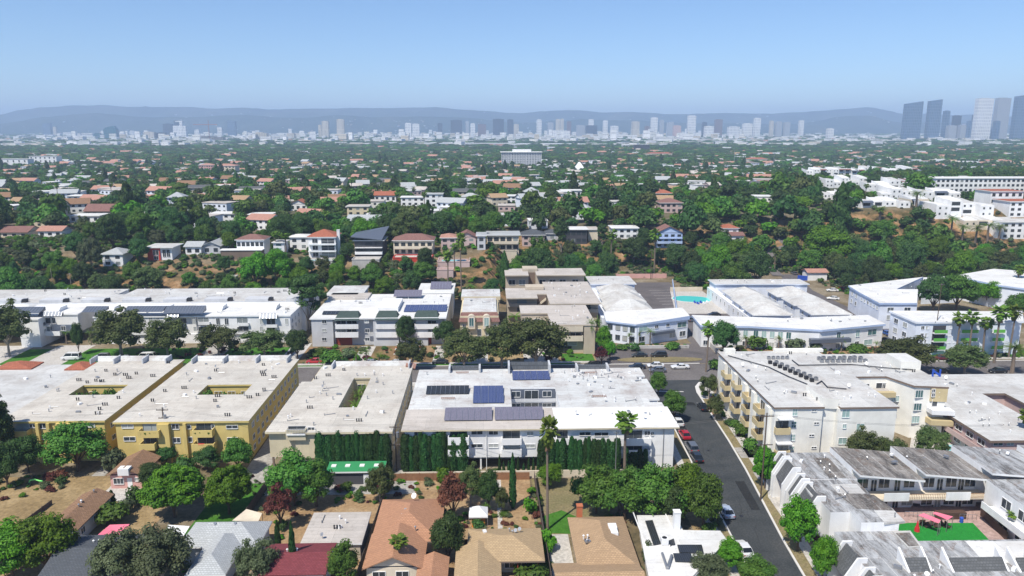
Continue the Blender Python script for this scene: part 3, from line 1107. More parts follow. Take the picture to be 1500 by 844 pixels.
def make_hills(name, y0, yr, y1, lower, rough, seed, mat, lo=0.0):
 xs = np.arange(-10500, 10500, 60.)
 ys = np.arange(y0, y1, 60.)
 X, Y = np.meshgrid(xs, ys)
 px = np.array([r[0] for r in RIDGE], float)
 py = np.array([r[1] for r in RIDGE], float) + lower
 wx = np.array([D(a, b, yr)[0] for a, b in zip(px, py)])
 wz = np.array([D(a, b, yr)[2] for a, b in zip(px, py)])
 top = np.interp(X, wx, wz)
 up = sm(y0, yr, Y)
 down = 1 - .5 * sm(yr, y1, Y)
 nz = fractal(X, Y, seed)
 gully = -np.abs(fractal(X, Y * .35, seed + 1, 5, 1 / 900.))
 Z = top * np.power(up, 1.25) * down * (1 + rough * nz * (1 - np.exp(-((Y - yr) / 500.) ** 2) * .85)) + gully * 95 * up * (1 - np.exp(-((Y - yr) / 300.) ** 2))
 Z += nz * 9.0 + (-2 + lo)
 Z[0] = -3
 nx, ny = len(xs), len(ys)
 V = np.stack([X, Y, Z], 2).reshape(-1, 3)
 i = np.arange(nx - 1)[None] + np.arange(ny - 1)[:, None] * nx
 Fq = np.stack([i, i + 1, i + nx + 1, i + nx], 2).reshape(-1, 4)
 me = bpy.data.meshes.new(name)
 me.from_pydata(V.tolist(), [], Fq.tolist())
 for p in me.polygons:
  p.use_smooth = True
 me.materials.append(M[mat])
 o = put(name, me)
 info(o, kind='structure')
 return xs, ys, Z
m, n, b = newmat('hill_scrub')
v = coords(n, obj=False)
c = ramp(n, noise(n, v, .0022, 8, .7, .4), [(.35, (.015, .03, .02)), (.5, (.03, .05, .035)), (.62, (.06, .07, .05)), (.75, (.15, .13, .10))])
n.links.new(c, b.inputs['Base Color'])
b.inputs['Roughness'].default_value = 1
b.inputs['Specular IOR Level'].default_value = 0
bump(n, b, noise(n, v, .02, 6, .7), .8, 25)
HB = make_hills('hills', 8300, 10500, 12400, 0, .10, 5, 'hill_scrub')
HF = make_hills('foothills', 7000, 8300, 9300, 13, .30, 9, 'hill_scrub')
# the air: one even volume round camera and place, the sky outside it
hb = MB()
hb.box(-15000, 15000, -300, 15500, -6, 420)
haze = hb.build('haze', 'white_paint')
info(haze, kind='stuff')
hm = bpy.data.materials.new('haze_air')
hm.use_nodes = True
hn = hm.node_tree
hn.nodes.clear()
ho = hn.nodes.new('ShaderNodeOutputMaterial')
hv = hn.nodes.new('ShaderNodeVolumePrincipled')
hv.inputs['Color'].default_value = (.55, .72, 1.0, 1)
hv.inputs['Density'].default_value = 0.00014
hv.inputs['Anisotropy'].default_value = .0
hn.links.new(hv.outputs[0], ho.inputs['Volume'])
haze.data.materials.clear()
haze.data.materials.append(hm)
def sheet(name, poly, mat, z=.012, thick=0.0):
 "a flat surface on the level land"
 b = MB()
 if thick:
  b.prism(poly, z - .3, z + thick)
 else:
  a = sum(poly[i][0] * poly[(i + 1) % len(poly)][1] - poly[(i + 1) % len(poly)][0] * poly[i][1] for i in range(len(poly)))
  b.face([(x, y, z) for x, y in (poly if a > 0 else poly[::-1])])
 o = b.build(name, mat)
 info(o, kind='structure')
 return o
def rect(x0, x1, y0, y1):
 return [(x0, y0), (x1, y0), (x1, y1), (x0, y1)]
def band(name, L, Rr, mat, z, thick=0.0):
 return sheet(name, L + Rr[::-1], mat, z, thick)
# side street and the street it meets
SL = [(37.0, 60), (38.6, 90), (39.8, 110), (40.6, 137), (41.4, 156), (41.2, 184), (38.5, 189.6)]
SRR = [(44.6, 60), (46.2, 90), (47.6, 110), (50.2, 136), (51.2, 150), (52.4, 175), (53.6, 184), (58.5, 189.6)]
off = lambda P, d: [(x + d, y) for x, y in P]
band('side_street', SL, SRR, 'asphalt', .020)
sheet('street', rect(-260, 330, 189.6, 203.5), 'old_asphalt', .016)
SR5 = SRR[:6]
band('kerb', SR5, off(SR5, .35), 'curb_white', .02, .13)
band('grass_verge', off(SR5, .352), off(SR5, 2.1), 'dry_grass', .02, .11)
band('pavement', off(SR5, 2.104), off(SR5, 3.9), 'pale_paving', .02, .13)
SL5 = SL[:6]
band('kerb', off(SL5, -.3), SL5, 'curb_white', .02, .13)
band('grass_verge', off(SL5, -1.8), off(SL5, -.304), 'dry_grass', .02, .11)
band('pavement', off(SL5, -3.3), off(SL5, -1.804), 'pale_paving', .02, .13)
# rounded corner of the kerb
cp = [(52.4 + .0, 175), (52.6, 180), (53.4, 184.2), (55.2, 187.4), (58.5, 189.3), (64, 189.6), (330, 189.6), (330, 188.4), (64, 188.3), (58.8, 188), (56.2, 186.4), (54.6, 183.8), (53.7, 180), (53.4, 175)]
sheet('kerb', cp, 'curb_white', .024, .13)
sheet('pavement', [(53.45, 175), (53.8, 180), (54.7, 183.7), (56.3, 186.2), (58.9, 187.9), (330, 188.3), (330, 185.6), (56.3, 185.6), (56.3, 175)], 'pale_paving', .02, .10)
sheet('pavement', rect(-260, 38.3, 186.6, 188.6), 'pale_paving', .02, .12)
sheet('kerb', rect(-260, 38.3, 188.7, 189.5), 'curb_white', .024, .13)
sheet('kerb', rect(-260, 60, 203.6, 203.95), 'curb_white', .024, .12)
sheet('kerb', rect(71, 330, 203.6, 203.95), 'curb_white', .024, .12)
sheet('pavement', rect(-260, 29, 205.2, 206.8), 'pale_paving', .026, .10)
sheet('pavement', rect(71, 330, 205.2, 206.8), 'pale_paving', .026, .10)
sheet('grass_verge', rect(-260, 24, 203.96, 205.15), 'lawn_green', .026, .09)
sheet('stop_line', [(42.6, 181.0), (49.5, 180.4), (49.5, 180.9), (42.6, 181.5)], 'road_paint', .026)
sheet('red_kerb', off([(52.45, 172), (52.2, 163), (52.3, 163), (52.6, 172)], .05), 'curb_red', .156)
# surfaces of the first row
sheet('driveway', rect(-260, 38, 183, 186.5), 'paving', .008)
for x0, x1 in ((-77.2, -74.8), (-48.2, -43.8), (-19.2, -17.1)):
 sheet('alley', rect(x0, x1, 130, 184), 'paving', .010)
sheet('car_park', rect(-48, -14, 128, 139), 'paving', .012)
sheet('side_path', rect(56.0, 57.0, 130, 184), 'pale_paving', .01)
# second row: front yards and the motel courts
sheet('lawn', rect(-180, -57, 207, 224), 'lawn_green', .010)
for x0, x1, m_ in ((-152, -140, 'pale_paving'), (-133, -122, 'pale_paving'), (-86, -79, 'paving'), (-61, -55.5, 'retaining_concrete')):
 sheet('driveway', rect(x0, x1, 204, 228), m_, .018)
sheet('front_garden', rect(-55.5, -13, 207, 223.8), 'slope_scrub', .012)
for x0, x1 in ((-39.5, -35.0), (-16.5, -13.5)):
 sheet('driveway', [(x0, 204), (x1, 204), (x1, 224), (x0, 224)], 'pale_paving', .020)
sheet('front_garden', rect(-13, 31, 207, 229), 'dry_ground', .014)
for x0, x1 in ((-5, -.5), (10, 20)):
 sheet('driveway', rect(x0, x1, 204, 228), 'pale_paving', .022)
sheet('lawn', rect(21, 30.5, 207, 214.5), 'lawn_green', .026)
sheet('motel_forecourt', rect(31, 66.5, 204, 224), 'parking_asphalt', .018)
sheet('flower_bed', rect(38, 61, 219.0, 222.6), 'dirt_yard', .024, .25)
isl = [(49.5 + 12.5 * math.cos(t * .2618), 207.6 + 2.5 * math.sin(t * .2618)) for t in range(24)]
sheet('kerb_island', isl, 'dry_grass', .03, .12)
sheet('ramp', rect(63.0, 67.5, 206, 262), 'parking_asphalt', .026)
sheet('car_park', [(38, 238), (67, 238), (78, 312), (79, 325), (55, 325)], 'parking_asphalt', .014)
sheet('pool_deck', [(67.5, 262), (88, 262), (88, 300), (74.5, 300)], 'pale_paving', .022)
sheet('car_park', [(67, 238), (90, 238), (90, 262), (67, 262)], 'parking_asphalt', .020)
sheet('car_park', [(119, 236), (134, 236), (135, 262), (134, 300), (141, 335), (134, 335), (120, 290)], 'parking_asphalt', .016)
sheet('front_garden', rect(67.6, 121, 207, 219), 'dirt_yard', .012)
sheet('lawn', rect(121, 330, 190 + 17, 214), 'lawn_green', .016)
for i in range(9):
 a = 45 + i * 0
 sheet('parking_line', [(66.0, 262 + i * 5), (71.0 + i * .5, 262.6 + i * 5), (71.0 + i * .5, 262.8 + i * 5), (66.0, 262.2 + i * 5)], 'road_paint', .034)
# foreground yards
sheet('yard', rect(-105, -57, 100, 136), 'dirt_yard', .008)
sheet('lawn', [(-51, 106), (-44, 106), (-42, 133), (-50.5, 133)], 'lawn_green', .014)
sheet('yard', rect(-41, -19, 104, 132), 'dirt_yard', .010)
sheet('yard', rect(-18.5, 7.5, 100, 134), 'dirt_yard', .010)
sheet('dry_lawn', rect(7.9, 21, 112, 133), 'dry_grass', .012)
sheet('lawn', [(9, 113.5), (14, 113), (15.5, 118), (12.5, 121), (9, 119)], 'lawn_green', .016)
sheet('patio', rect(9.3, 12.8, 100, 113), 'pale_paving', .018)
sheet('bare_lot', rect(-112, -58, 112, 137), 'dry_ground', .012)
sheet('side_yard', rect(34, 37.6, 95, 122), 'dry_ground', .012)
sheet('path', rect(1.2, 2.0, 108, 133), 'pale_paving', .02)
sheet('kerb_ramp', [(51.8, 128), (50.6, 124.5), (50.3, 115), (52.8, 115), (53.2, 126)], 'pale_paving', .02, .12)
for pp in ([(41, 150), (44, 150), (44, 158), (41.4, 158)], [(46, 120), (47.6, 120), (48.4, 131), (46.6, 131)], [(42, 172), (50, 171), (50, 173), (42, 174)]):
 sheet('road_patch', pp, 'patch_asphalt', .024)
q = random.Random(8)
for i in range(16):
 y = 96 + i * 5.6
 x = 42 + q.uniform(-1, 6)
 b = MB()
 for k in range(5):
  x2, y2 = x + q.uniform(-.7, .7), y + q.uniform(1, 2)
  b.face([(x, y, .025), (x + .07, y, .025), (x2 + .07, y2, .025), (x2, y2, .025)])
  x, y = x2, y2
 info(b.build('tar_seam', 'shade_and_tar_black'), kind='structure')
for x, y in ((45.5, 145), (44, 165), (43.5, 118)):
 sheet('manhole', [(x + .4 * math.cos(a), y + .4 * math.sin(a)) for a in [k * .6283 for k in range(10)]], 'dark_metal', .027)
for y0, y1 in ((141, 146), (131.5, 134.5)):
 sheet('driveway_apron', [(51.2, y0), (55.5, y0), (55.5, y1), (51.3, y1)], 'paving', .03, .12)
# ------------------------------------------------------------------ first row of flats
ORD = 'first second third fourth fifth sixth seventh eighth ninth tenth eleventh twelfth thirteenth fourteenth fifteenth sixteenth seventeenth eighteenth nineteenth twentieth'.split()
def wins(root, Y, items, **kw):
 "windows on a wall facing the viewer at world Y, each (px, py, width px, height px)"
 for it in items:
  p = D(it[0], it[1], Y)
  s = (p[1] * math.cos(YAW) * math.cos(PITCH) + (CAMH - p[2]) * math.sin(PITCH)) / F
  window(root, 'S', p[0], Y, p[2], it[2] * s, it[3] * s * 1.06, **kw)
def balc(root, Y, px0, px1, pytop, pybot, depth, mat, style='solid', **kw):
 "balcony whose front shows between these pixels; hangs on the wall at Y"
 a = D(px0, pytop, Y - depth)
 b_ = D(px1, pybot, Y - depth)
 z = b_[2] + .22
 return balcony(root, a[0], b_[0], Y, z, depth, max(.7, a[2] - z), mat, style, **kw)
# --- far west block, grey roof with red tile corners
r = flat_building('apartment_building', 'low apartment block with pale grey roof and two red tile peaks at its street end', 'apartment building', [(-128, -99.5, 146, 184)], [], 7.6, 'tan_stucco', 'roof_light', .4, group='flat roofed apartment blocks south of the street')
vents(r, 14, -126, -100, 150, 182, 7.6, 5, dark=.2)
windows(r, 'E', -99.5, [150 + i * 3.4 for i in range(10)], [4.8], 1.3, 1.0, style=2)
for x0, x1, y0, y1 in ((-122, -113, 180.5, 186), (-104.5, -99.2, 179.5, 185)):
 b = MB()
 mx = (x0 + x1) / 2
 b.prism([(x0, y0), (x1, y0), (x1, y1), (x0, y1)], 7.62, 7.9, 0)
 b.hexa([(x0, y0, 7.9), (x1, y0, 7.9), (x1, y1, 7.9), (x0, y1, 7.9), (mx - .1, y0 + 2, 8.9), (mx + .1, y0 + 2, 8.9), (mx + .1, y1 - 2, 8.9), (mx - .1, y1 - 2, 8.9)])
 b.build('tile_roof', 'tile_red', r)
# --- yellow block with bushy court
B1I, B1O = [(-97.5, -77.3, 144.0, 183.8)], [(-92.5, -82.0, 158.5, 165.5)]
r = flat_building('apartment_building', 'mustard yellow apartment block whose roof court holds low bushes, behind the empty lot', 'apartment building', B1I, B1O, 8.75, 'yellow_stucco', 'roof_warm', .35, group='flat roofed apartment blocks south of the street')
vents(r, 34, -97, -78, 145, 183, 8.75, 3, [B1O[0]])
windows(r, 'E', -77.3, [147 + i * 3.2 for i in range(11)], [6.6, 3.9], 1.4, .9, glass='dark_glass')
windows(r, 'S', 165.52, [-90.5, -87, -84], [6.4, 3.6], 1.6, 1.3)
windows(r, 'W', -82.0, [160.5, 163.5], [6.4, 3.6], 1.3, 1.2)
wins(r, 144.0, [(48, 624, 9, 4.5), (62.5, 624, 11, 6.5), (49, 641.5, 8, 5), (63, 641, 8, 5), (131, 623.5, 15, 4), (90, 624, 10, 5), (108, 624, 10, 5), (131, 641, 14, 5), (100, 641, 14, 5)])
balc(r, 144.0, 12, 40, 632.5, 640.5, 1.6, 'yellow_stucco', dh=2.0)
balc(r, 144.0, 2, 32, 650, 658, 1.9, 'yellow_stucco', dh=1.9)
b = MB()
for x0, x1 in ((-90.6, -90.0), (-88.5, -87.9)):
 b.box(x0, x1, 143.4, 144.0, 0, 8.33)
b.build('buttress', 'yellow_stucco', r)
b = MB()
b.box(-86.5, -83.5, 143.2, 144.0, 0, 8.34)
b.build('chase', 'yellow_stucco', r)
def back_mansard(root, x0, x1, y, z, h=1.1, notch=(), mat='roof_pale_rough'):
 "street side upstand seen from behind, leaning inward"
 b = MB()
 b.hexa([(x0, y - .9, z + .004), (x1, y - .9, z + .004), (x1, y + .5, z + .004), (x0, y + .5, z + .004), (x0, y + .1, z + h), (x1, y + .1, z + h), (x1, y + .45, z + h), (x0, y + .45, z + h)])
 b.build('street_parapet', mat, root)
 for x in (x0 - .15, x1 + .15) + tuple(notch):
  b = MB()
  b.box(x - .15, x + .15, y - 3.2, y + .55, z + .006, z + h + .25)
  b.build('parapet_fin', 'grey_stucco', root)
back_mansard(r, -98.5, -80.5, 184.0, 8.75, 1.0, (-93, -86))
# --- yellow block with the planted court, nearer the pole
B2I, B2O = [(-74.6, -48.5, 143.0, 183.2)], [(-64.4, -53.9, 157.8, 164.8)]
r = flat_building('apartment_building', 'mustard yellow apartment block behind the pink cottage, balconies cluttered with plants', 'apartment building', B2I, B2O, 8.75, 'yellow_stucco', 'roof_warm', .35, group='flat roofed apartment blocks south of the street')
vents(r, 40, -74, -49, 144, 182, 8.75, 4, [B2O[0]])
windows(r, 'E', -48.5, [146 + i * 3.1 for i in range(12)], [6.7, 4.0, 1.8], 1.3, 1.0, glass='dark_glass')
windows(r, 'S', 164.82, [-62, -59, -56], [6.4, 3.6], 1.6, 1.3)
windows(r, 'W', -53.9, [159.5, 162.5], [6.4, 3.6], 1.3, 1.2)
wins(r, 143.0, [(187, 624.5, 16, 5), (257, 625, 10, 7), (274, 625.5, 11, 5), (312, 625, 4, 5), (340, 625.5, 16, 4.5), (190, 643, 16, 5.5), (259, 645, 10, 7), (276, 644, 11, 7), (341, 644, 15, 5.5)])
balc(r, 143.0, 201, 233, 632, 641.5, 1.7, 'yellow_stucco', dh=2.1)
balc(r, 143.0, 203, 227, 651, 660, 1.9, 'yellow_stucco', dh=2.1)
balc(r, 143.0, 281, 311, 631, 641, 1.7, 'yellow_stucco', dh=2.1)
balc(r, 143.0, 281, 314, 651, 661, 1.9, 'yellow_stucco', dh=2.1)
b = MB()
b.box(-66.2, -63.9, 142.2, 143, 0, 8.34)
b.build('chase', 'yellow_stucco', r)
b = MB()
b.box(-61.2, -60.6, 142.4, 143, 0, 8.33)
b.build('buttress', 'yellow_stucco', r)
back_mansard(r, -73.5, -50.5, 183.4, 8.75, 1.0, (-66, -58))
for px_, c_ in ((206, 'red_fabric'), (294, 'red_fabric')):
 p = D(px_, 651, 141.4)
for i, (u, v_) in enumerate(((207, 632), (213, 631.5), (220, 632), (227, 631.5), (286, 630.5), (293, 630.2), (300, 630.5), (306, 630.7))):
 p = D(u, v_, 141.55)
 k = KINDS['bush'][i % 3][0]
 o = put('potted_plant', k, None, (p[0], 141.6, p[2] - .9), i)
 o.scale = (.28, .28, .5)
 info(o, '%s potted plant along the upper balcony of the mustard block, %s the corner stair' % (ORD[i % 4], 'before' if i < 4 else 'past'), 'plant', 'balcony plants of the mustard blocks')
p = D(295, 652, 141.3)
b = MB()
b.tube((p[0] - .6, 141.3, p[2] + .1), (p[0] + .6, 141.3, p[2] + .1), .22, n=8)
info(b.build('rolled_rug', 'red_fabric'), 'red rolled cloth lying on the lower balcony wall of the mustard block', 'rug')
# --- cream block with the palm court
B3I = [(-42.8, -19.2, 138.4, 177.5), (-42.8, -38, 137.9, 139)]
B3O = [(-32.4, -27.8, 144.8, 168.0), (-43.5, -41.6, 166, 178)]
r = thing('apartment_building', 'cream apartment block with a long palm filled court, behind the green roofed shed', 'apartment building', (-31, 158, 0), group='flat roofed apartment blocks south of the street')
# long court leans with the lot: cut as a narrow slot
CI, CO = [(-42.8, -19.2, 138.6, 178)], [(-31.9, -27.6, 149.2, 168.6), (-44, -41.4, 166.5, 179)]
b = MB()
b.grid([(-42.8, -37.6, 137.6, 178), (-37.6, -19.2, 136.9, 178)], CO, 3.2, 8.35)
b.grid([(-37.6, -19.2, 137.6, 178), (-42.8, -37.6, 148.5, 178)], CO, -.3, 3.198)
b.build('wall', 'beige_stucco', r)
b = MB()
b.grid([(-43.3, -37.8, 136.8, 178.4), (-37.8, -18.8, 136.3, 178.4)], [(-31.7, -27.8, 149.4, 168.4), (-44, -41.0, 166.1, 179)], 8.352, 8.75, 1, 0)
b.build('roof', ['roof_warm', 'beige_stucco'], r)
vents(r, 40, -42, -20, 138, 177, 8.75, 6, [(-32.4, -27, 149, 169)], dark=.1)
windows(r, 'E', -19.2, [141 + i * 3.3 for i in range(11)], [6.6, 3.9], 1.3, 1.0, glass='dark_glass')
windows(r, 'W', -27.6, [151 + i * 3.2 for i in range(6)], [6.6, 3.9], 1.4, 1.3)
windows(r, 'S', 168.62, [-30], [6.4, 3.6], 1.8, 1.3)
balc(r, 137.6, 418, 448, 631, 645, 1.3, 'beige_stucco', 'solid', dh=2.0)
balc(r, 137.6, 419, 447, 629, 638, 1.55, 'white_paint', 'rail', rail='white_paint', door=False)
wins(r, 137.6, [(456, 628.5, 9, 5)])
b = MB()
for x in (-42.5, -40.6):
 b.box(x, x + .35, 137.7, 138.05, -.2, 3.195)
b.build('carport_post', 'brown_stucco', r)
back_mansard(r, -38, -19.8, 178.2, 8.75, .9)
b = MB()
b.hexa([(-20.5, 176, 8.76), (-18.2, 176, 8.2), (-18.2, 179.5, 8.2), (-20.5, 179.5, 8.76), (-20.5, 176, 9.3), (-18.2, 176, 8.5), (-18.2, 179.5, 8.5), (-20.5, 179.5, 9.3)])
b.build('tile_roof', 'tile_pink', r)
# --- central white block with solar panels
B4O = [(4.4, 14.9, 148.3, 160.8)]
r = thing('apartment_building', 'long white apartment block at the street corner with solar panels and open roof court', 'apartment building', (10, 155, 0), group='flat roofed apartment blocks south of the street')
b = MB()
b.grid([(-16.6, 36.2, 137.4, 173.6)], B4O + [(33.9, 37, 150.2, 152.6), (34.2, 37, 165.5, 168)], 2.65, 8.35)
b.build('wall', 'white_stucco', r)
b = MB()
b.grid([(-16.6, 36.2, 142.5, 173.6), (29.5, 36.2, 137.45, 142.5)], [(33.9, 37, 150.2, 152.6), (34.2, 37, 165.5, 168)], -.3, 2.648)
b.build('ground_storey', 'white_stucco', r)
b = MB()
b.grid([(-17.0, 36.6, 147.0, 174.0)], [(4.6, 14.7, 148.5, 160.6), (34.1, 37, 150.4, 152.4), (34.4, 37, 165.7, 167.8)], 8.352, 8.75, 1, 0)
b.build('roof', ['roof_pale_rough', 'white_stucco'], r)
b = MB()
b.hexa([(-17.2, 136.6, 8.5), (12.9, 136.6, 8.5), (12.9, 147.0, 8.756), (-17.2, 147.0, 8.756), (-17.2, 136.6, 8.8), (12.9, 136.6, 8.8), (12.9, 147.0, 9.06), (-17.2, 147.0, 9.06)], 1, 0)
b.build('eaves_roof', ['roof_beige', 'beige_stucco'], r)
b = MB()
b.hexa([(12.91, 136.6, 8.5), (37.0, 136.6, 8.5), (37.0, 147.0, 8.756), (12.91, 147.0, 8.756), (12.91, 136.6, 8.8), (37.0, 136.6, 8.8), (37.0, 147.0, 9.06), (12.91, 147.0, 9.06)], 1, 0)
b.build('eaves_roof', ['roof_coated', 'beige_stucco'], r)
for x0, x1, h in ((-9.6, -2.4, .9), (4.6, 14.3, 1.7), (21.0, 28.4, .9)):
 b = MB()
 b.hexa([(x0, 173.2, 8.76), (x1, 173.2, 8.76), (x1, 174.2, 8.76), (x0, 174.2, 8.76), (x0, 173.7, 8.75 + h), (x1, 173.7, 8.75 + h), (x1, 174.2, 8.75 + h), (x0, 174.2, 8.75 + h)])
 b.build('street_parapet', 'shingle_charcoal', r)
 for x in (x0, x1):
  b = MB()
  b.box(x - .22, x + .22, 172.0 - h, 174.3, 8.762, 9.1 + h)
  b.build('parapet_fin', 'grey_stucco', r)
vents(r, 34, -16, 36, 162.5, 172.5, 8.75, 8, [(-14, 16, 155, 171)], dark=.05)
vents(r, 16, 16, 33, 148, 172, 8.75, 12, dark=.02)
vents(r, 9, 14, 36, 138, 146, 9.0, 13, dark=.0, pipes=False)
for x, y in ((22.5, 169.5), (22.3, 153.5), (-8, 170.5), (-10.5, 153.2)):
 b = MB()
 for k in range(2):
  b.box(x, x + 3.0, y + k * .7, y + k * .7 + .08, 9.0, 9.08)
 for k in range(8):
  b.box(x + .1 + k * .4, x + .16 + k * .4, y + .08, y + .7, 9.0, 9.06)
 b.build('pipe_rack', 'copper_pipe', r)
solar(r, 5.3, 14.0, 165.3, 8.75, 6, 2, 2.2, 'solar_blue', .25)
solar(r, -3.6, 3.0, 150.6, 8.75, 4, 2, 4.6, 'solar_blue', .1)
solar(r, -14.0, -4.6, 156.4, 8.75, 9, 1, 3.6, 'solar_black', .16)
solar(r, -9.1, .45, 140.6, 8.95, 8, 1, 5.2, 'solar_grey', .12)
solar(r, 1.0, 10.8, 140.6, 8.95, 8, 1, 5.2, 'solar_grey', .12)
# front
wins(r, 137.4, [(698.7, 633.8, 16, 5), (722.7, 634, 13, 5), (776.5, 635, 9, 5), (857, 635.5, 16, 5), (881, 636, 20, 5), (948, 634.5, 8, 6), (955.5, 635.5, 4, 5), (803, 636, 9, 5), (698.7, 653, 16, 5), (722.7, 653, 14, 5), (776.5, 653.5, 14, 5), (857, 654, 14, 5), (881, 654, 16, 5), (640, 635, 12, 5), (612, 635, 10, 5), (640, 653, 12, 5)])
for q in ((656, 687, 641.5, 652), (656, 687, 659.5, 669), (735, 764, 643, 652), (735, 764, 659.5, 669.5), (815, 834, 643, 652), (815, 834, 660, 669.5), (906, 954, 643, 653), (906, 954, 660, 671)):
 balc(r, 137.4, q[0], q[1], q[2], q[3], 1.5, 'white_stucco', dh=2.2)
b = MB()
for x in (-14, -8.5, -2, 4.5, 11, 17.5, 24):
 b.box(x, x + .3, 137.6, 137.9, -.1, 2.645)
b.build('column', 'white_stucco', r)
p = D(712.5, 640, 137.3)
b = MB()
b.tube((p[0], 137.25, .1), (p[0], 137.25, 8.45), .07, n=6)
b.build('downpipe', 'white_paint', r)
p = D(972, 640, 137.3)
b = MB()
b.tube((p[0], 137.25, .1), (p[0], 137.25, 8.45), .06, n=6)
b.build('downpipe', 'grey_metal', r)
# the open court: galleries on its far wall
b = MB()
b.box(4.4, 14.9, 159.4, 160.8, 5.5, 5.75)
b.box(4.4, 14.9, 159.3, 159.42, 5.75, 6.5)
b.build('gallery', 'grey_stucco', r)
b = MB()
b.box(4.402, 14.898, 160.5, 160.798, .3, 8.3)
b.build('court_wall', 'slate_metal', r)  # slate panel over the white wall, court shade put into its colour
windows(r, 'S', 160.5, [5.9, 12.9], [7.2, 4.3], 1.9, 1.3)
windows(r, 'S', 160.5, [9.4], [6.9, 4.0], 3.0, 2.3, glass='dark_glass', name='doorway')
b = MB()
b.box(4.402, 14.898, 148.302, 160.798, .02, .3)
b.build('court_floor', 'paving', r)
windows(r, 'E', 36.2, [141, 146, 156, 161, 171], [7, 4.2, 1.6], 1.3, 1.2)
# low wall along the back of the site
b = MB()
b.box(-17, 28, 133.6, 133.85, -.2, 1.5)
info(b.build('garden_wall', 'pale_tan_stucco'), 'pale low garden wall behind the long white corner block, cypresses in front of it', 'wall')
# --- big cream condominium on the corner
r = thing('condominium_building', 'four storey cream condominium with tan balconies and stepped wings east of the side street', 'apartment building', (76, 156, 0))
walls = MB()
walls.grid([(56.4, 66.0, 138.6, 175.8), (66.0, 80.7, 147.5, 175.8), (69.0, 80.7, 138.2, 147.5), (66.0, 69.0, 139.4, 147.5)], [], -.3, 11.6)
walls.grid([(80.7, 97.8, 156.5, 172.8)], [], -.3, 11.6)
walls.grid([(80.701, 88.2, 153.2, 156.499)], [], -.3, 9.0)
walls.prism([(88.2, 156.498), (91.0, 150.3), (94.2, 149.8), (97.4, 149.2), (97.8, 156.498)], -.3, 11.6)
walls.build('wall', 'cream_stucco', r)
b = MB()
b.grid([(56.1, 66.2, 138.3, 176.1), (66.2, 81.0, 147.4, 176.1), (69.2, 81.0, 137.9, 147.4)], [], 11.602, 12.0, 1, 0)
b.grid([(81.0, 98.1, 156.3, 173.1)], [], 11.602, 12.0, 1, 0)
b.prism([(88.0, 156.3), (90.8, 150.0), (94.2, 149.5), (97.7, 148.9), (98.1, 156.3)], 11.602, 12.0, 1, 0)
b.build('roof', ['roof_light', 'brown_stucco'], r)
b = MB()
b.prism([(66.202, 139.2), (69.198, 138.9), (69.198, 147.398), (66.202, 147.398)], 11.3, 13.4, 1, 0)
b.build('stair_head', ['roof_light', 'cream_stucco'], r)
b = MB()
b.prism([(93.5, 160.5), (98.11, 160.5), (98.11, 167), (93.5, 167)], 12.003, 14.0, 1, 0)
b.build('lift_house', ['roof_white', 'cream_stucco'], r)
b = MB()
b.box(57.5, 60, 174.2, 175.6, 12.003, 13.1)
b.build('vent_house', 'cream_stucco', r)
b = MB()
b.box(70, 82, 174.8, 176.11, 12.003, 12.7)
b.build('parapet', 'cream_stucco', r)
# plant on the roof: condensers in rows with long pipes
q = random.Random(3)
for k in range(9):
 ac_unit(r, 78.2 + k * 1.25, 168.5 + (k % 2) * .5, 12, .9, 'grey_metal')
for k in range(9):
 ac_unit(r, 78.0 + k * 1.3, 166.6, 12, .85, 'grey_metal')
for k in range(9):
 ac_unit(r, 65.5 + k * .55, 166 - k * 1.6, 12, .85, 'dark_metal')
for k in range(8):
 ac_unit(r, 67.0 + k * .6, 166 - k * 1.7, 12, .85, 'grey_metal')
for k in range(5):
 ac_unit(r, 66.5 + k * 1.1, 169.5, 12, .8, 'grey_metal')
for pts in ([(57.5, 172), (60, 168.5), (64, 163), (66, 156), (68, 151)], [(71.5, 168), (71.5, 164), (84, 164.2), (92, 161), (96, 160)], [(70, 151), (72, 153), (71.5, 149), (75, 147.8)]):
 for i in range(len(pts) - 1):
  b = MB()
  b.tube((*pts[i], 12.25), (*pts[i + 1], 12.25), .11, n=6)
  b.build('roof_pipe', 'dark_metal', r)
vents(r, 34, 57, 80, 140, 175, 12, 21, [(64, 74, 148, 170)], dark=.1)
vents(r, 10, 82, 97, 157, 166, 12, 22, dark=.1)
# front windows
for f_ in (([(1164.5, 604, 7, 10), (1162.8, 622, 7, 9), (1161.3, 641, 6.5, 9), (1159.5, 658, 6.5, 8)], 'teal_glass', 4), ([(1239, 606, 11, 11), (1260, 626, 11, 11), (1234, 646, 12, 9), (1237, 624.5, 5, 6)], 'teal_glass', 2), ([(1192.5, 601.5, 7, 2.6), (1196, 620, 7, 2.6), (1188.8, 637.8, 7, 2.6), (1192.2, 655.8, 7, 2.6), (1275, 603, 7, 2.6)], 'dark_glass', 2), ([(1302.5, 602.5, 5, 4.5), (1310.5, 602.5, 5, 4.5), (1302, 610, 5, 4.5), (1310, 610, 5, 4.5), (1300, 623, 5, 4.5), (1307.5, 623, 5, 4.5), (1299.5, 629.8, 5, 4.5), (1307, 629.8, 5, 4.5)], 'window_glass', 1)):
 wins(r, 138.6 if f_[2] != 2 or f_[0][0][0] < 1200 else 138.2, [w_ for w_ in f_[0] if w_[0] < 1207 or True], glass=f_[1], style=f_[2])
balc(r, 138.6, 1137, 1158, 628, 637, 1.0, 'balcony_tan', dh=2.2)
balc(r, 138.6, 1137, 1157, 661, 668, 1.0, 'balcony_tan', dh=2.2)
for z_ in (9.6, 4.4):
 b = MB()
 b.box(57.0, 60.0, 137.4, 138.59, z_, z_ + .25)
 b.build('canopy', 'white_stucco', r)
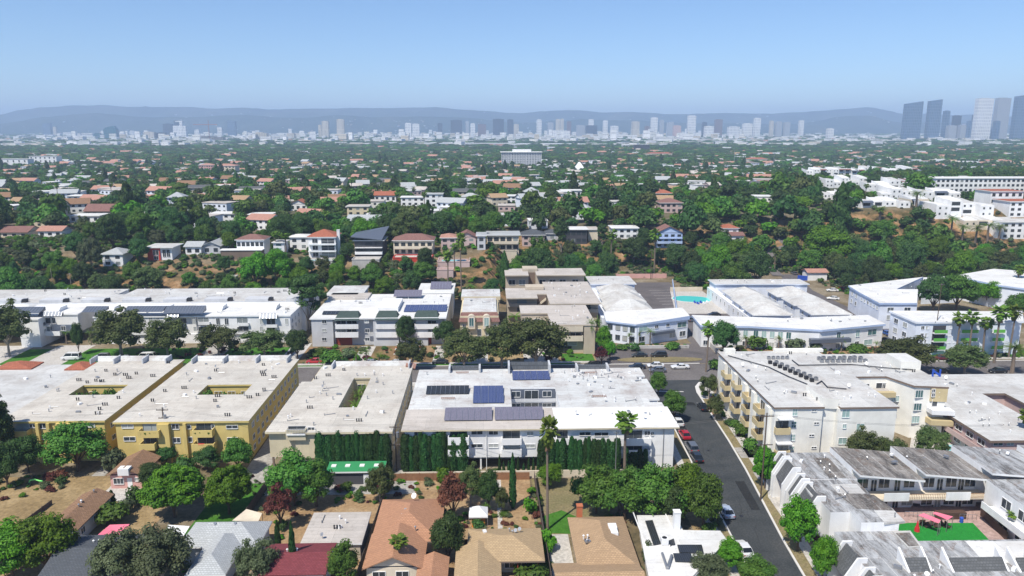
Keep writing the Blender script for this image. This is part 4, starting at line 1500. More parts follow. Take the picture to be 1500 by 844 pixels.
# wing beyond the pool
for it in ((1346.5, 577, 11, 10.5), (1344, 596, 11, 10), (1341, 614.5, 11, 10)):
 wins(r, 149.95, [it], glass='teal_glass', style=3)
for a_, b_ in ((1367.5, 572.5), (1377.5, 572.5), (1367, 579), (1377, 579)):
 wins(r, 149.35, [(a_, b_, 4.5, 4.2)], glass='dark_glass', style=2)
b = MB()
b.prism([(94.3, 149.5), (97.6, 148.95), (97.6, 149.2), (94.3, 149.75)], 8.6, 11.55)
b.build('bay_panel', 'balcony_tan', r)
for z_, m_ in ((6.3, 'white_stucco'), (3.9, 'balcony_tan')):
 b = MB()
 b.prism([(93.9, 147.6), (98.3, 146.8), (98.5, 149.2), (93.9, 149.8)], z_, z_ + (1.15 if m_ != 'white_stucco' else 1.0))
 b.build('balcony', m_, r)
 wins(r, 149.5, [(1374, 590 if z_ > 5 else 616, 18, 10)], glass='dark_glass', name='sliding_door')
for it in ((1294.5, 567, 4.5, 9), (1301, 567, 4.5, 9), (1309, 584, 5, 8), (1314, 584, 5, 8)):
 wins(r, 156.48 if it[0] < 1304 else 153.18, [it], glass='teal_glass')
wins(r, 153.18, [(1270, 565, 6, 5)], glass='dark_glass')
wins(r, 156.48, [(1292, 566, 18, 10)], glass='dark_glass', name='sliding_door')
b = MB()
b.box(80.71, 88.2, 152.0, 153.19, 8.6, 9.7)
b.build('roof_terrace', 'balcony_tan', r)
b = MB()
b.grid([(80.705, 88.2, 153.0, 156.4)], [], 9.003, 9.2)
b.build('roof_deck', 'roof_beige', r)
# west wall: windows and five stacks of tan balconies
for y_ in (142.5, 147.5, 156.8, 163.2, 171.2):
 windows(r, 'W', 56.4, [y_], [10.2, 7.4, 4.6, 1.9], 1.3, 1.3, glass='teal_glass')
for y_ in (145, 152, 159.6, 167):
 for z_ in (8.7, 5.9, 3.1):
  b = MB()
  b.box(54.9, 56.398, y_ - 1.7, y_ + 1.7, z_ - .2, z_)
  b.box(54.9, 55.05, y_ - 1.7, y_ + 1.7, z_ + .002, z_ + 1.0)
  b.box(55.05, 56.398, y_ - 1.7, y_ - 1.55, z_ + .002, z_ + 1.0)
  b.box(55.05, 56.398, y_ + 1.55, y_ + 1.7, z_ + .002, z_ + 1.0)
  b.build('balcony', 'balcony_tan', r)
  window(r, 'W', 56.4, y_, z_ + 1.1, 2.4, 2.1, 2, 'dark_glass', 'white_paint', 'sliding_door')
for y_ in (141.0, 149.5, 155.0, 161.6, 169.4):
 b = MB()
 b.box(55.7, 56.39, y_ - .9, y_ + .9, -.2, 11.2)
 b.build('bay', 'cream_stucco', r)
# --- pinkish low block with a slot court
r = flat_building('apartment_building', 'low dusty pink apartment block with wide pale roof beside the small pool', 'apartment building', [(98.6, 140, 135.2, 174)], [(112.9, 119.5, 120, 161.5)], 6.0, 'dusty_pink_stucco', 'roof_light', .6, thick=.5, parm='brown_stucco')
vents(r, 26, 100, 112, 137, 172, 6, 31, [(112, 121, 130, 163)], dark=.05)
vents(r, 10, 120, 138, 137, 172, 6, 32, dark=.05)
windows(r, 'W', 98.6, [138 + i * 3.7 for i in range(9)], [4.3, 1.6], 2.2, 1.1, glass='dark_glass')
b = MB()
b.box(97.2, 98.598, 136, 148, 2.7, 2.9)
b.box(97.2, 97.35, 136, 148, 2.9, 3.8)
b.build('gallery', 'dusty_pink_stucco', r)
wins(r, 135.2, [(1462, 650, 14, 5), (1480, 650, 10, 5)], glass='teal_glass')
b = MB()
b.box(108.8, 109.1, 172.8, 173.1, 6.01, 7.9)
b.box(110.6, 110.9, 172.8, 173.1, 6.01, 7.9)
b.face([(109.1, 172.85, 7.8), (109.1, 172.85, 7.2), (110.6, 172.85, 6.1), (110.6, 172.85, 6.8)])
info(b.build('roof_letter', 'blue_canvas'), 'blue frame letter N standing on the far edge of the dusty pink block', 'sign')
# small pool between them
b = MB()
wp = [W(1375, 668)[:2], W(1440, 668)[:2], W(1425, 650)[:2], W(1380, 653)[:2]]
sheet('pool_terrace', [W(1330, 676)[:2], W(1452, 676)[:2], W(1440, 640)[:2], W(1400, 636)[:2], W(1335, 640)[:2]], 'pale_paving', .02)
b.prism([W(1378, 664)[:2], W(1418, 664)[:2], W(1400, 652)[:2], W(1382, 652)[:2]], .03, .06)
info(b.build('swimming_pool', 'pale_pool_water'), 'small pale turquoise pool on the terrace between the cream condominium and the dusty pink block', 'pool')
# --- weathered town houses round the green court
TH = thing('townhouse_complex', 'weathered flat roofed white town houses round a green turf court by the side street', 'building', (75, 115, 0))
def th_block(x0, x1, y0, y1, zw, ze, h=7, roofm='roof_weathered', wallm='white_stucco', front=0, name='roof'):
 "roof falls from its west edge (zw) to its east edge (ze); front = overhang towards the viewer"
 b_ = MB()
 b_.hexa([(x0, y0, zw - h), (x1, y0, ze - h), (x1, y1, ze - h), (x0, y1, zw - h), (x0, y0, zw - .36), (x1, y0, ze - .36), (x1, y1, ze - .36), (x0, y1, zw - .36)])
 b_.build('wall', wallm, TH)
 b_ = MB()
 b_.hexa([(x0, y0 - front, zw - .35), (x1, y0 - front, ze - .35), (x1, y1, ze - .35), (x0, y1, zw - .35), (x0, y0 - front, zw), (x1, y0 - front, ze), (x1, y1, ze), (x0, y1, zw)], 1, 0)
 b_.build(name, [roofm, 'white_stucco'], TH)
th_block(53.6, 63.0, 117.4, 128.2, 7.0, 7.0)
th_block(53.4, 62.6, 106.4, 117.39, 6.9, 6.9, roofm='roof_weathered')
th_block(56.5, 62.4, 102.8, 106.39, 7.1, 7.1, 7.2)
for x0, x1, m_ in ((63.01, 74.4, 'roof_weathered_dark'), (74.41, 86.0, 'roof_weathered_dark'), (86.01, 98.5, 'roof_weathered')):
 th_block(x0, x1, 119.6, 128.2, 8.1, 6.95, 7, m_, front=3.1)
th_block(98.51, 112, 112, 128.2, 8.0, 7.0)
th_block(85.0, 98.5, 96, 116.45, 7.0, 6.9)
zB = 5.6
xb, yb = W(1222, 778.5, zB)[:2]
yc = W(1345, 792, zB)[1]
th_block(xb, 62.9, 84, yb - .1, zB, zB, 6)
th_block(62.91, 90, 80, yc - .1, zB, zB, 6)
def rp(pts_, zz, m_, nm='roof_patch', up=.03):
 b_ = MB()
 b_.prism([W(a, c_, zz)[:2] for a, c_ in pts_], zz - .3, zz + up)
 b_.build(nm, m_, TH)
rp([(1216, 710), (1255, 709), (1268, 723), (1228, 723)], 6.93, 'roof_light')
rp([(1280, 748), (1310, 748), (1326, 764), (1296, 766)], 7.12, 'roof_light')
rp([(1226, 723), (1280, 725), (1310, 747), (1255, 745)], 6.94, 'roof_weathered_dark')
rp([(1191, 671), (1214, 671), (1240, 700), (1215, 700)], 7.02, 'roof_weathered_dark')
rp([(1414, 793), (1500, 793), (1530, 828), (1440, 822)], zB + .02, 'roof_white')
rp([(1307, 780), (1333, 779), (1350, 802), (1330, 804)], zB + .03, 'roof_light', 'hatch_kerb', .22)
rp([(1312, 782), (1332, 781), (1346, 800), (1331, 801)], zB + .2, 'roof_weathered_dark', 'roof_hatch', .12)
rp([(1170, 700), (1186, 706), (1200, 728), (1188, 726)], 6.95, 'roof_light')
vents(TH, 12, 54.5, 62, 108, 127, 7, 41, dark=0)
vents(TH, 8, 66, 97, 120, 127, 7.6, 45, dark=0)
vents(TH, 14, 54, 84, 86, 97, zB, 42, dark=0)
b = MB()
b.box(62.2, 62.4, 104, 104.05, 5.2, 8.0)
b.build('ladder', 'rim_metal', TH)
def gable_dormer(x, y, zz, L=3.4, mat='shingle_grey'):
 "shingled bay that slopes out over the street wall between two white cheeks"
 b = MB()
 b.hexa([(x - 2.0, y, zz - 2.6), (x, y, zz - 2.6), (x, y + L, zz - 2.6), (x - 2.0, y + L, zz - 2.6), (x - .2, y, zz + .5), (x, y, zz + .5), (x, y + L, zz + .5), (x - .2, y + L, zz + .5)])
 b.build('sloping_bay', mat, TH)
 for yy in (y - .32, y + L + .02):
  b = MB()
  b.hexa([(x - 2.4, yy, -.2), (x + .02, yy, -.2), (x + .02, yy + .3, -.2), (x - 2.4, yy + .3, -.2), (x - 2.4, yy, zz - 2.4), (x + .02, yy, zz - 2.4), (x + .02, yy + .3, zz - 2.4), (x - 2.4, yy + .3, zz - 2.4)])
  b.hexa([(x - 2.4, yy, zz - 2.399), (x + .8, yy, zz - 2.399), (x + .8, yy + .3, zz - 2.399), (x - 2.4, yy + .3, zz - 2.399), (x - .6, yy, zz + .75), (x + .8, yy, zz + .75), (x + .8, yy + .3, zz + .75), (x - .6, yy + .3, zz + .75)])
  b.build('bay_cheek', 'white_stucco', TH)
 b = MB()
 b.box(x - .25, x - .01, y + .1, y + L - .1, .4, zz - 3.0)
 b.build('brick_infill', 'terracotta', TH)
 windows(TH, 'W', x - .25, [y + L / 2], [1.6, 3.2], min(1.8, L * .6), 1.1, glass='dark_glass')
for y_, x_, L_ in ((125.4, 53.6, 1.6), (120.6, 53.6, 3.6), (116.4, 53.4, 1.6), (110.2, 53.4, 4.6)):
 gable_dormer(x_, y_, 7.0, L_)
for y_, L_ in ((94.6, 4.2), (90.2, 1.8)):
 gable_dormer(xb, y_, zB, L_)
for px_, w_ in ((1325, 30), (1389, 78), (1486, 24)):
 a, c_ = W(px_, 829, zB), W(px_ + w_, 829, zB)
 b = MB()
 b.hexa([(a[0], a[1] - 3.0, 4.2), (c_[0], a[1] - 3.0, 4.2), (c_[0], a[1], 4.2), (a[0], a[1], 4.2), (a[0], a[1] - .1, 6.9), (c_[0], a[1] - .1, 6.9), (c_[0], a[1], 6.9), (a[0], a[1], 6.9)])
 b.build('sloping_bay', 'shingle_grey', TH)
 for xx in (a[0] - .32, c_[0] + .02):
  b = MB()
  b.prism([(xx, a[1] - 3.2), (xx + .3, a[1] - 3.2), (xx + .3, a[1] + 1.6), (xx, a[1] + 1.6)], [4.0] * 4, [4.6, 4.6, 7.6, 7.6])
  b.build('bay_cheek', 'white_stucco', TH)
# court side of the north range
b = MB()
b.box(63.1, 86.0, 116.5, 119.59, 3.3, 3.55)
b.build('gallery', 'pale_tan_stucco', TH)
for a_, c_ in ((1286, 1323), (1377, 1413)):
 b = MB()
 b.box(W(a_, 720, 4)[0], W(c_, 720, 4)[0], 116.38, 116.5, 3.2, 4.7)
 b.build('gallery_panel', 'white_stucco', TH)
for x0, x1 in ((W(1323, 720, 4)[0], W(1377, 720, 4)[0]), (W(1413, 720, 4)[0], 86)):
 b = MB()
 b.box(x0, x1, 116.4, 116.46, 4.4, 4.48)
 for k in range(22):
  u = x0 + (x1 - x0) * k / 21
  b.box(u - .02, u + .02, 116.41, 116.45, 3.55, 4.4)
 b.build('railing', 'timber', TH)
windows(TH, 'S', 119.6, [65.2, 69, 73.5, 77, 81, 84.4], [5.0, 1.6], 1.9, 1.7, glass='dark_glass')
windows(TH, 'S', 119.6, [67.2, 71.4, 79, 82.8], [4.6, 1.2], 1.0, 2.1, glass='dark_glass', name='door')
windows(TH, 'W', 85.0, [99, 103, 107, 111], [5.2, 1.7], 2.2, 1.6, glass='dark_glass')
b = MB()
b.box(82.9, 84.99, 97, 114, 3.1, 3.3)
b.box(82.9, 83.05, 97, 114, 3.3, 4.3)
b.build('gallery', 'white_stucco', TH)
b = MB()
b.box(76.5, 81.5, 115.2, 116.3, .3, 1.5)
b.build('planter', 'dark_timber', TH)
# ------------------------------------------------------------------ second row of flats
def pw(root, p0, p1, us, zs, w=1.5, h=1.2, **kw):
 "windows along a slanting wall from p0 to p1, left to right seen from outside; us are shares of its length"
 rz = math.atan2(p1[1] - p0[1], p1[0] - p0[0])
 for z_ in zs:
  for u in us:
   window(root, 'S', p0[0] + (p1[0] - p0[0]) * u, p0[1] + (p1[1] - p0[1]) * u, z_, w, h, rz=rz, **kw)
def pts(z_, *pp):
 return [W(a, b_, z_)[:2] for a, b_ in pp]
def grow(poly, d):
 cx = sum(p[0] for p in poly) / len(poly)
 cy = sum(p[1] for p in poly) / len(poly)
 return [(x + d * (1 if x > cx else -1), y + d * (1 if y > cy else -1)) for x, y in poly]
def poly_block(root, poly, z, wallm, roofm, over=.5, thick=.35, edge=None, z0=-.3, low=False):
 b = MB()
 b.prism(poly, z0, z - thick - .002)
 b.build('wall', wallm, root)
 b = MB()
 b.prism(grow(poly, over), z - thick, z, 1, 0)
 b.build('roof', [roofm, edge or wallm], root)
def hip(root, x0, x1, y0, y1, z, rise, mat, over=.6, name='roof', ridge='x', fascia='white_paint'):
 b = MB()
 x0, x1, y0, y1 = x0 - over, x1 + over, y0 - over, y1 + over
 b.box(x0, x1, y0, y1, z - .25, z, 1)
 if ridge == 'x':
  d = (y1 - y0) / 2
  d = min(d, (x1 - x0) / 2 - .05)
  m = (y0 + y1) / 2
  t = [(x0 + d, m, z + rise), (x1 - d, m, z + rise)]
  b.face([(x0, y0, z + .004), (x1, y0, z + .004), t[1], t[0]])
  b.face([(x1, y1, z + .004), (x0, y1, z + .004), t[0], t[1]])
  b.face([(x0, y1, z + .004), (x0, y0, z + .004), t[0]])
  b.face([(x1, y0, z + .004), (x1, y1, z + .004), t[1]])
 else:
  d = min((x1 - x0) / 2, (y1 - y0) / 2 - .05)
  m = (x0 + x1) / 2
  t = [(m, y0 + d, z + rise), (m, y1 - d, z + rise)]
  b.face([(x1, y0, z + .004), (x1, y1, z + .004), t[1], t[0]])
  b.face([(x0, y1, z + .004), (x0, y0, z + .004), t[0], t[1]])
  b.face([(x0, y0, z + .004), (x1, y0, z + .004), t[0]])
  b.face([(x1, y1, z + .004), (x0, y1, z + .004), t[1]])
 return b.build(name, [mat, fascia], root)
def gable(root, x0, x1, y0, y1, z, rise, mat, over=.5, ridge='x', wallm='white_stucco', name='roof'):
 b = MB()
 if ridge == 'x':
  m = (y0 + y1) / 2
  t = .16
  a0, a1 = x0 - over, x1 + over
  s = rise / (m - y0)
  ye, yf = y0 - over, y1 + over
  ze = z - over * s
  b.hexa([(a0, ye, ze), (a1, ye, ze), (a1, m, z + rise), (a0, m, z + rise), (a0, ye, ze + t), (a1, ye, ze + t), (a1, m, z + rise + t), (a0, m, z + rise + t)])
  b.hexa([(a0, m, z + rise), (a1, m, z + rise), (a1, yf, ze), (a0, yf, ze), (a0, m, z + rise + t), (a1, m, z + rise + t), (a1, yf, ze + t), (a0, yf, ze + t)])
  w_ = MB()
  for x in (x0, x1 - .2):
   w_.prism([(x, y0), (x + .2, y0), (x + .2, y1), (x, y1)], z - .01, z)
  g = MB()
  for x in (x0, x1 - .15):
   g.v += [(x, y0, z), (x, y1, z), (x, m, z + rise), (x + .15, y0, z), (x + .15, y1, z), (x + .15, m, z + rise)]
   i = len(g.v) - 6
   g.f += [(i, i + 2, i + 1), (i + 3, i + 4, i + 5), (i, i + 3, i + 5, i + 2), (i + 1, i + 2, i + 5, i + 4)]
   g.m += [0] * 4
 else:
  m = (x0 + x1) / 2
  t = .16
  a0, a1 = y0 - over, y1 + over
  s = rise / (m - x0)
  ze = z - over * s
  xe, xf = x0 - over, x1 + over
  b.hexa([(xe, a0, ze), (m, a0, z + rise), (m, a1, z + rise), (xe, a1, ze), (xe, a0, ze + t), (m, a0, z + rise + t), (m, a1, z + rise + t), (xe, a1, ze + t)])
  b.hexa([(m, a0, z + rise), (xf, a0, ze), (xf, a1, ze), (m, a1, z + rise), (m, a0, z + rise + t), (xf, a0, ze + t), (xf, a1, ze + t), (m, a1, z + rise + t)])
  g = MB()
  for y in (y0, y1 - .15):
   g.v += [(x0, y, z), (x1, y, z), (m, y, z + rise), (x0, y + .15, z), (x1, y + .15, z), (m, y + .15, z + rise)]
   i = len(g.v) - 6
   g.f += [(i, i + 1, i + 2), (i + 3, i + 5, i + 4), (i, i + 2, i + 5, i + 3), (i + 1, i + 4, i + 5, i + 2)]
   g.m += [0] * 4
 g.build('gable_wall', wallm, root)
 return b.build(name, mat, root)
# --- long white complex on the hillside edge
G2 = 'white apartment blocks north of the street'
r = thing('apartment_complex', 'very long low white apartment complex with grey metal mansards', 'apartment building', (-118, 245, 0), group=G2)
b = MB()
b.grid([(-210, -60.8, 243.0, 264.0)], [(-127.5, -124.5, 255, 264.1)], -.3, 9.75)
b.grid([(-210, -150, 230.0, 242.999), (-143.5, -137.5, 226.2, 242.999), (-122, -62.0, 228.6, 242.999), (-137.498, -129, 232.5, 242.999)], [(-100, -90, 220, 229.6)], 3.0, 8.6)
b.grid([(-210, -156, 232.0, 242.999), (-143.5, -137.6, 226.3, 242.999), (-118, -87, 229.2, 242.999), (-81, -62.2, 229.2, 242.999)], [], -.3, 2.998)
b.build('wall', 'white_stucco', r)
b = MB()
b.grid([(-210, -60.5, 243.3, 264.3)], [(-127.3, -124.7, 255.3, 264.5)], 9.752, 10.1, 1, 0)
b.build('roof', ['roof_light', 'grey_stucco'], r)
b = MB()
b.grid([(-210, -150, 229.7, 243.3), (-143.8, -137.2, 225.9, 243.3), (-122.2, -61.7, 228.3, 243.3), (-137.198, -128.7, 232.2, 243.3)], [], 8.602, 9.0, 1, 0)
b.build('roof', ['roof_white', 'white_stucco'], r)
for k in range(11):
 x = -200 + k * 13.3
 b = MB()
 b.box(x, x + 7.5, 243.32, 247.5, 10.11, 10.9)
 b.build('stair_head', 'grey_stucco', r)
 b = MB()
 b.box(x + 7.6, x + 8.9, 243.6, 245.0, 10.11, 11.2)
 b.build('roof_hatch', 'dark_metal', r)
for k in range(8):
 x = -196 + k * 17.0
 b = MB()
 b.hexa([(x, 234.5, 9.01), (x + 9, 234.5, 9.01), (x + 9, 240, 9.01), (x, 240, 9.01), (x, 236.0, 10.2), (x + 9, 236.0, 10.2), (x + 9, 240, 10.2), (x, 240, 10.2)])
 b.build('clerestory', 'white_stucco', r)
for px0, px1, pt, pb in ((10, 58, 447, 459), (120, 152, 442, 457), (181, 238, 444, 457), (239, 297, 448, 459), (54, 88, 458, 464), (246, 262, 458, 463), (381, 406, 459, 465)):
 a, c_ = D(px0, pb, 228.0), D(px1, pb, 228.0)
 zt = min(11.6, D(px0, pt, 231.5)[2] + .7)
 big = (px1 - px0) > 27
 y0_, y1_ = (227.6, 231.4) if big else (227.2, 228.5)
 if px0 == 54:
  y0_, y1_ = 228.6, 230
 b = MB()
 zb = a[2] if big else a[2] - .2
 b.hexa([(a[0], y0_, zb), (c_[0], y0_, zb), (c_[0], y1_, zb), (a[0], y1_, zb), (a[0], y1_ - .3, max(zt, zb + 1)), (c_[0], y1_ - .3, max(zt, zb + 1)), (c_[0], y1_, max(zt, zb + 1)), (a[0], y1_, max(zt, zb + 1))])
 o = b.build('mansard', 'slate_metal', r)
 n_ = int((c_[0] - a[0]) / .9)
 b = MB()
 zt2 = max(zt, zb + 1)
 for k in range(n_ + 1):
  x = a[0] + (c_[0] - a[0] - .06) * k / max(1, n_)
  b.hexa([(x, y0_ - .05, zb), (x + .06, y0_ - .05, zb), (x + .06, y0_ + .1, zb), (x, y0_ + .1, zb), (x, y1_ - .35, zt2 + .05), (x + .06, y1_ - .35, zt2 + .05), (x + .06, y1_ - .2, zt2 + .05), (x, y1_ - .2, zt2 + .05)])
 b.build('metal_seam', 'rim_metal', o)
wins(r, 228.6, [(221, 470, 5, 9), (231.5, 470, 4, 8), (222, 481, 5, 5), (284, 470.5, 4, 9), (319.5, 471, 5, 9), (332, 471, 5, 9), (286, 482, 4, 6), (383, 471, 4, 8), (383, 482, 4, 7), (320, 482, 4, 6), (332, 482, 4, 6), (245, 470, 5, 8), (200, 470, 5, 8), (420, 471, 4, 8)])
wins(r, 228.6, [(298, 469, 15, 7), (355, 470, 15, 9), (356, 482, 16, 6), (298, 482, 14, 6), (397, 471, 12, 8), (397, 483, 12, 7)], glass='dark_glass', name='sliding_door')
for q in ((290, 307, 472.5, 476), (348, 364, 474.5, 477.5), (389, 406, 476, 480)):
 balc(r, 228.6, *q, .7, 'white_stucco', door=False)
wins(r, 229.6, [(268, 470, 10, 7), (262, 482, 10, 7)])
wins(r, 230.0, [(34, 468, 16, 8), (49, 470, 4, 7), (79, 470, 4, 8), (40, 481, 16, 5), (93, 481, 6, 6), (12, 469, 12, 8), (12, 481, 12, 6)], glass='dark_glass')
wins(r, 230.0, [(65, 470, 18, 8), (65, 482, 16, 6)], glass='dark_glass', name='sliding_door')
balc(r, 230.0, 25, 72, 474, 478, 1.2, 'white_stucco', 'rail', door=False)
balc(r, 230.0, 35, 88, 486, 492, 1.2, 'white_stucco', door=False)
windows(r, 'E', -60.8, [246, 250, 254, 258, 262], [7.6, 4.8, 2], 1.3, 1.2)
windows(r, 'E', -62.0, [231, 235, 239], [6.6, 4.4], 1.2, 1.2)
windows(r, 'E', -137.5, [229, 232], [6.6, 4.4], 1.2, 1.2)
for px_ in (140, 150, 190, 210):
 wins(r, 243.0, [(px_, 461, 5, 2.5)])
vents(r, 50, -205, -62, 247, 263, 10.1, 51, dark=.15)
vents(r, 24, -120, -62, 230, 242, 9, 52, dark=.15)
# --- grey white block with green mansards
r = thing('apartment_building', 'grey white apartment block with three green shingled mansards and red garage doors', 'apartment building', (-34, 240, 0), group=G2)
b = MB()
b.grid([(-54.5, -13.6, 224.4, 257.5)], [(-48.0, -35.7, 224.3, 225.9), (-28.0, -22.6, 224.3, 225.9), (-19, -13.9, 224.3, 225.9)], -.3, 8.6)
b.build('wall', 'grey_stucco', r)
b = MB()
b.grid([(-54.9, -13.2, 224.0, 257.9)], [(-45, -38, 246, 249)], 8.602, 9.0, 1, 0)
b.build('roof', ['roof_white', 'white_stucco'], r)
b = MB()
b.grid([(-35.2, -28.8, 231.5, 245)], [], 9.004, 10.4)
b.build('stair_head', 'white_stucco', r)
b = MB()
b.grid([(-54.5, -41, 249, 257.6)], [], 9.004, 9.6)
b.build('upper_roof', 'roof_beige', r)
solar(r, -27.0, -13.6, 231.0, 9.0, 9, 2, 3.6, 'solar_blue', .12)
solar(r, -52, -44, 228.2, 9.0, 6, 1, 2.6, 'solar_black', .16)
solar(r, -32.5, -23.0, 250.0, 9.6, 9, 1, 4.4, 'solar_grey', .3)
vents(r, 16, -54, -14, 228, 256, 9, 53, [(-53, -12, 228, 242), (-36, -28, 231, 255)], dark=.05)
for px0, px1 in ((489, 526), (548, 583), (605, 643)):
 a, c_ = D(px0, 469, 223.2), D(px1, 469, 223.2)
 b = MB()
 b.hexa([(a[0], 223.2, 8.5), (c_[0], 223.2, 8.5), (c_[0], 228.2, 8.9), (a[0], 228.2, 8.9), (a[0] + .9, 227.4, 10.3), (c_[0] - .9, 227.4, 10.3), (c_[0] - .9, 228.2, 10.3), (a[0] + .9, 228.2, 10.3)])
 b.build('mansard', 'shingle_green', r)
 for pt, pb in ((475, 482), (487, 494.5)):
  balc(r, 225.9, px0 + 2, px1 - 1, pt, pb, 2.0, 'white_stucco', door=False)
 for pt in (473, 485):
  wins(r, 225.9, [((px0 + px1) / 2 - 8, pt, 14, 6), ((px0 + px1) / 2 + 8, pt, 14, 6)], glass='dark_glass', name='sliding_door')
wins(r, 224.4, [(475, 471.5, 6, 4.5), (475, 484, 6, 4.5), (475, 497, 6, 4.5), (537, 471, 6, 4), (538, 484.5, 6, 5), (538, 497, 6, 4.5), (590, 471, 6, 4), (590, 484.5, 6, 5), (590, 497, 6, 4.5)])
for px0, px1 in ((493, 516), (617, 632)):
 a, c_ = D(px0, 507, 225.85), D(px1, 498, 225.85)
 b = MB()
 b.box(a[0], c_[0], 225.7, 225.85, -.1, 2.5)
 for k in range(4):
  b.box(a[0], c_[0], 225.66, 225.7, .3 + k * .55, .36 + k * .55)
 b.build('garage_door', 'red_door', r)
wins(r, 225.9, [(560, 501, 15, 10)], glass='teal_glass', style=4, name='entrance_door')
for k in range(5):
 b = MB()
 b.box(-28.5, -20.5, 215 + k * 1.6, 216.6 + k * 1.6, -.2, .2 + k * .18)
 info(b.build('garden_steps', 'terracotta' if k % 2 else 'curb_white'), '%s broad step up to the entrance of the green mansard block, %s' % (ORD[k], 'terracotta red' if k % 2 else 'white'), 'steps', 'steps before the green mansard block')
# --- small units behind it
r = thing('apartment_building', 'small white flat roofed unit behind the western end of the green mansard block', 'apartment building', (-50, 262, 0))
b = MB()
b.grid([(-56, -44.2, 255.2, 269.5)], [], -.3, 9.2)
b.build('wall', 'grey_stucco', r)
b = MB()
b.grid([(-56.5, -43.7, 254.9, 270)], [(-45.5, -43, 254, 258)], 9.202, 9.6, 1, 0)
b.build('roof', ['roof_pale_rough', 'white_stucco'], r)
windows(r, 'E', -44.2, [257, 260, 263, 266], [7.6], 1.4, 1.6)
windows(r, 'S', 255.2, [-54, -51, -48, -46], [7.5], 1.6, 1.4, glass='dark_glass')
r = thing('apartment_building', 'small white unit with solar tubes on its roof behind the green mansard block', 'apartment building', (-19, 264, 0))
b = MB()
b.grid([(-24.6, -12.9, 258, 273)], [(-20, -14, 257.9, 260)], -.3, 9.2)
b.build('wall', 'white_stucco', r)
b = MB()
b.grid([(-25.2, -12.4, 257.2, 273.4)], [], 9.202, 9.6, 1, 0)
b.build('roof', ['roof_white', 'white_stucco'], r)
solar(r, -21, -13.5, 262, 9.6, 7, 1, 6.5, 'solar_grey', .2)
wins(r, 260, [(640, 441, 26, 9)], glass='dark_glass', name='sliding_door')
balcony(r, -24, -14, 258, 5.8, 1.3, 1.0, 'white_stucco', 'rail', door=False)
# --- narrow yellow house with arched dormers
r = thing('apartment_building', 'narrow pale yellow block with brown mansard and two arched dormers between two apartment blocks', 'apartment building', (-3, 240, 0), group=G2)
b = MB()
b.grid([(-9.2, 2.9, 228.2, 250.5), (-9.2, 3.4, 250.5, 262)], [], -.3, 8.3)
b.build('wall', 'beige_stucco', r)
b = MB()
b.grid([(-8.6, 2.3, 230.0, 250.0)], [], 8.302, 9.2, 1, 0)
b.grid([(-9.6, 3.8, 250.4, 262.4)], [], 8.302, 9.6, 1, 0)
b.build('roof', ['roof_pale_rough', 'beige_stucco'], r)
b = MB()
b.hexa([(-9.6, 227.5, 6.6), (3.3, 227.5, 6.6), (3.3, 230.0, 6.6), (-9.6, 230.0, 6.6), (-8.9, 229.0, 9.1), (2.6, 229.0, 9.1), (2.6, 230.0, 9.1), (-8.9, 230.0, 9.1)])
b.build('mansard', 'tile_brown', r)
for x in (-5.6, -.9):
 b = MB()
 n_ = 9
 prof = [(math.cos(math.pi * k / n_), math.sin(math.pi * k / n_)) for k in range(n_ + 1)]
 i = len(b.v)
 P_ = [(x + 1.15 * c_, 7.9 + 1.0 * s_) for c_, s_ in prof] + [(x - 1.15, 4.4), (x + 1.15, 4.4)]
 b.v += [(a, 227.1, c_) for a, c_ in P_] + [(a, 229.5, c_) for a, c_ in P_]
 n_ = len(P_)
 b.f.append(tuple(range(i, i + n_)))
 b.m.append(0)
 for k in range(n_):
  j = (k + 1) % n_
  b.f.append((i + k, i + n_ + k, i + n_ + j, i + j))
  b.m.append(0)
 b.build('arched_dormer', 'pale_tan_stucco', r)
 window(r, 'S', x, 227.1, 6.7, 1.3, 2.6, 2, 'teal_glass')
windows(r, 'S', 228.2, [-7.9, 1.7], [5.0, 2.0], 1.0, 1.2)
window(r, 'S', -3.2, 228.2, 3.0, 1.2, 2.2, 1, 'window_glass')
window(r, 'S', -.6, 228.2, 3.0, 1.2, 2.2, 1, 'window_glass')
vents(r, 6, -9, 3, 231, 260, 9.3, 54, dark=0)
# --- tan terraced blocks stepping up the hill
r = thing('apartment_building', 'tan apartment building of three flat roofed tiers with stairs between them', 'apartment building', (22, 255, 0), group=G2)
b = MB()
b.grid([(6.6, 37.5, 289.5, 301.5)], [(15.5, 18.5, 289.4, 296)], -.3, 9.2)
b.grid([(6.2, 16.5, 253.5, 265.5), (20.5, 36.6, 244.5, 276.5), (16.5, 20.4, 256.5, 265.5)], [], -.3, 8.7)
b.grid([(18.6, 31.2, 215.2, 238.5), (10.2, 18.6, 228.5, 238.5)], [], -.3, 8.7)
b.build('wall', 'tan_stucco', r)
b = MB()
b.grid([(6.2, 37.9, 287.6, 302)], [(15.5, 18.5, 286, 296)], 9.202, 9.6, 1, 0)
b.grid([(5.8, 16.6, 249.8, 266), (20.0, 37.1, 241.0, 277)], [], 8.702, 9.1, 1, 0)
b.grid([(16.602, 19.998, 256.0, 266)], [], 8.71, 9.1, 1, 0)
b.grid([(18.2, 31.6, 213.8, 239), (9.8, 18.198, 228.2, 239)], [], 8.702, 9.1, 1, 0)
b.build('roof', ['roof_beige', 'tan_stucco'], r)
b = MB()
b.grid([(13.0, 19.6, 262.5, 267.5)], [], 9.2, 10.2)
b.build('stair_head', 'tan_stucco', r)
b = MB()
b.grid([(13.5, 19.5, 296, 302.3)], [], 9.7, 10.6)
b.build('stair_head', 'tan_stucco', r)
b = MB()
b.box(16.6, 19.9, 255.9, 256.4, 0, 8.6)
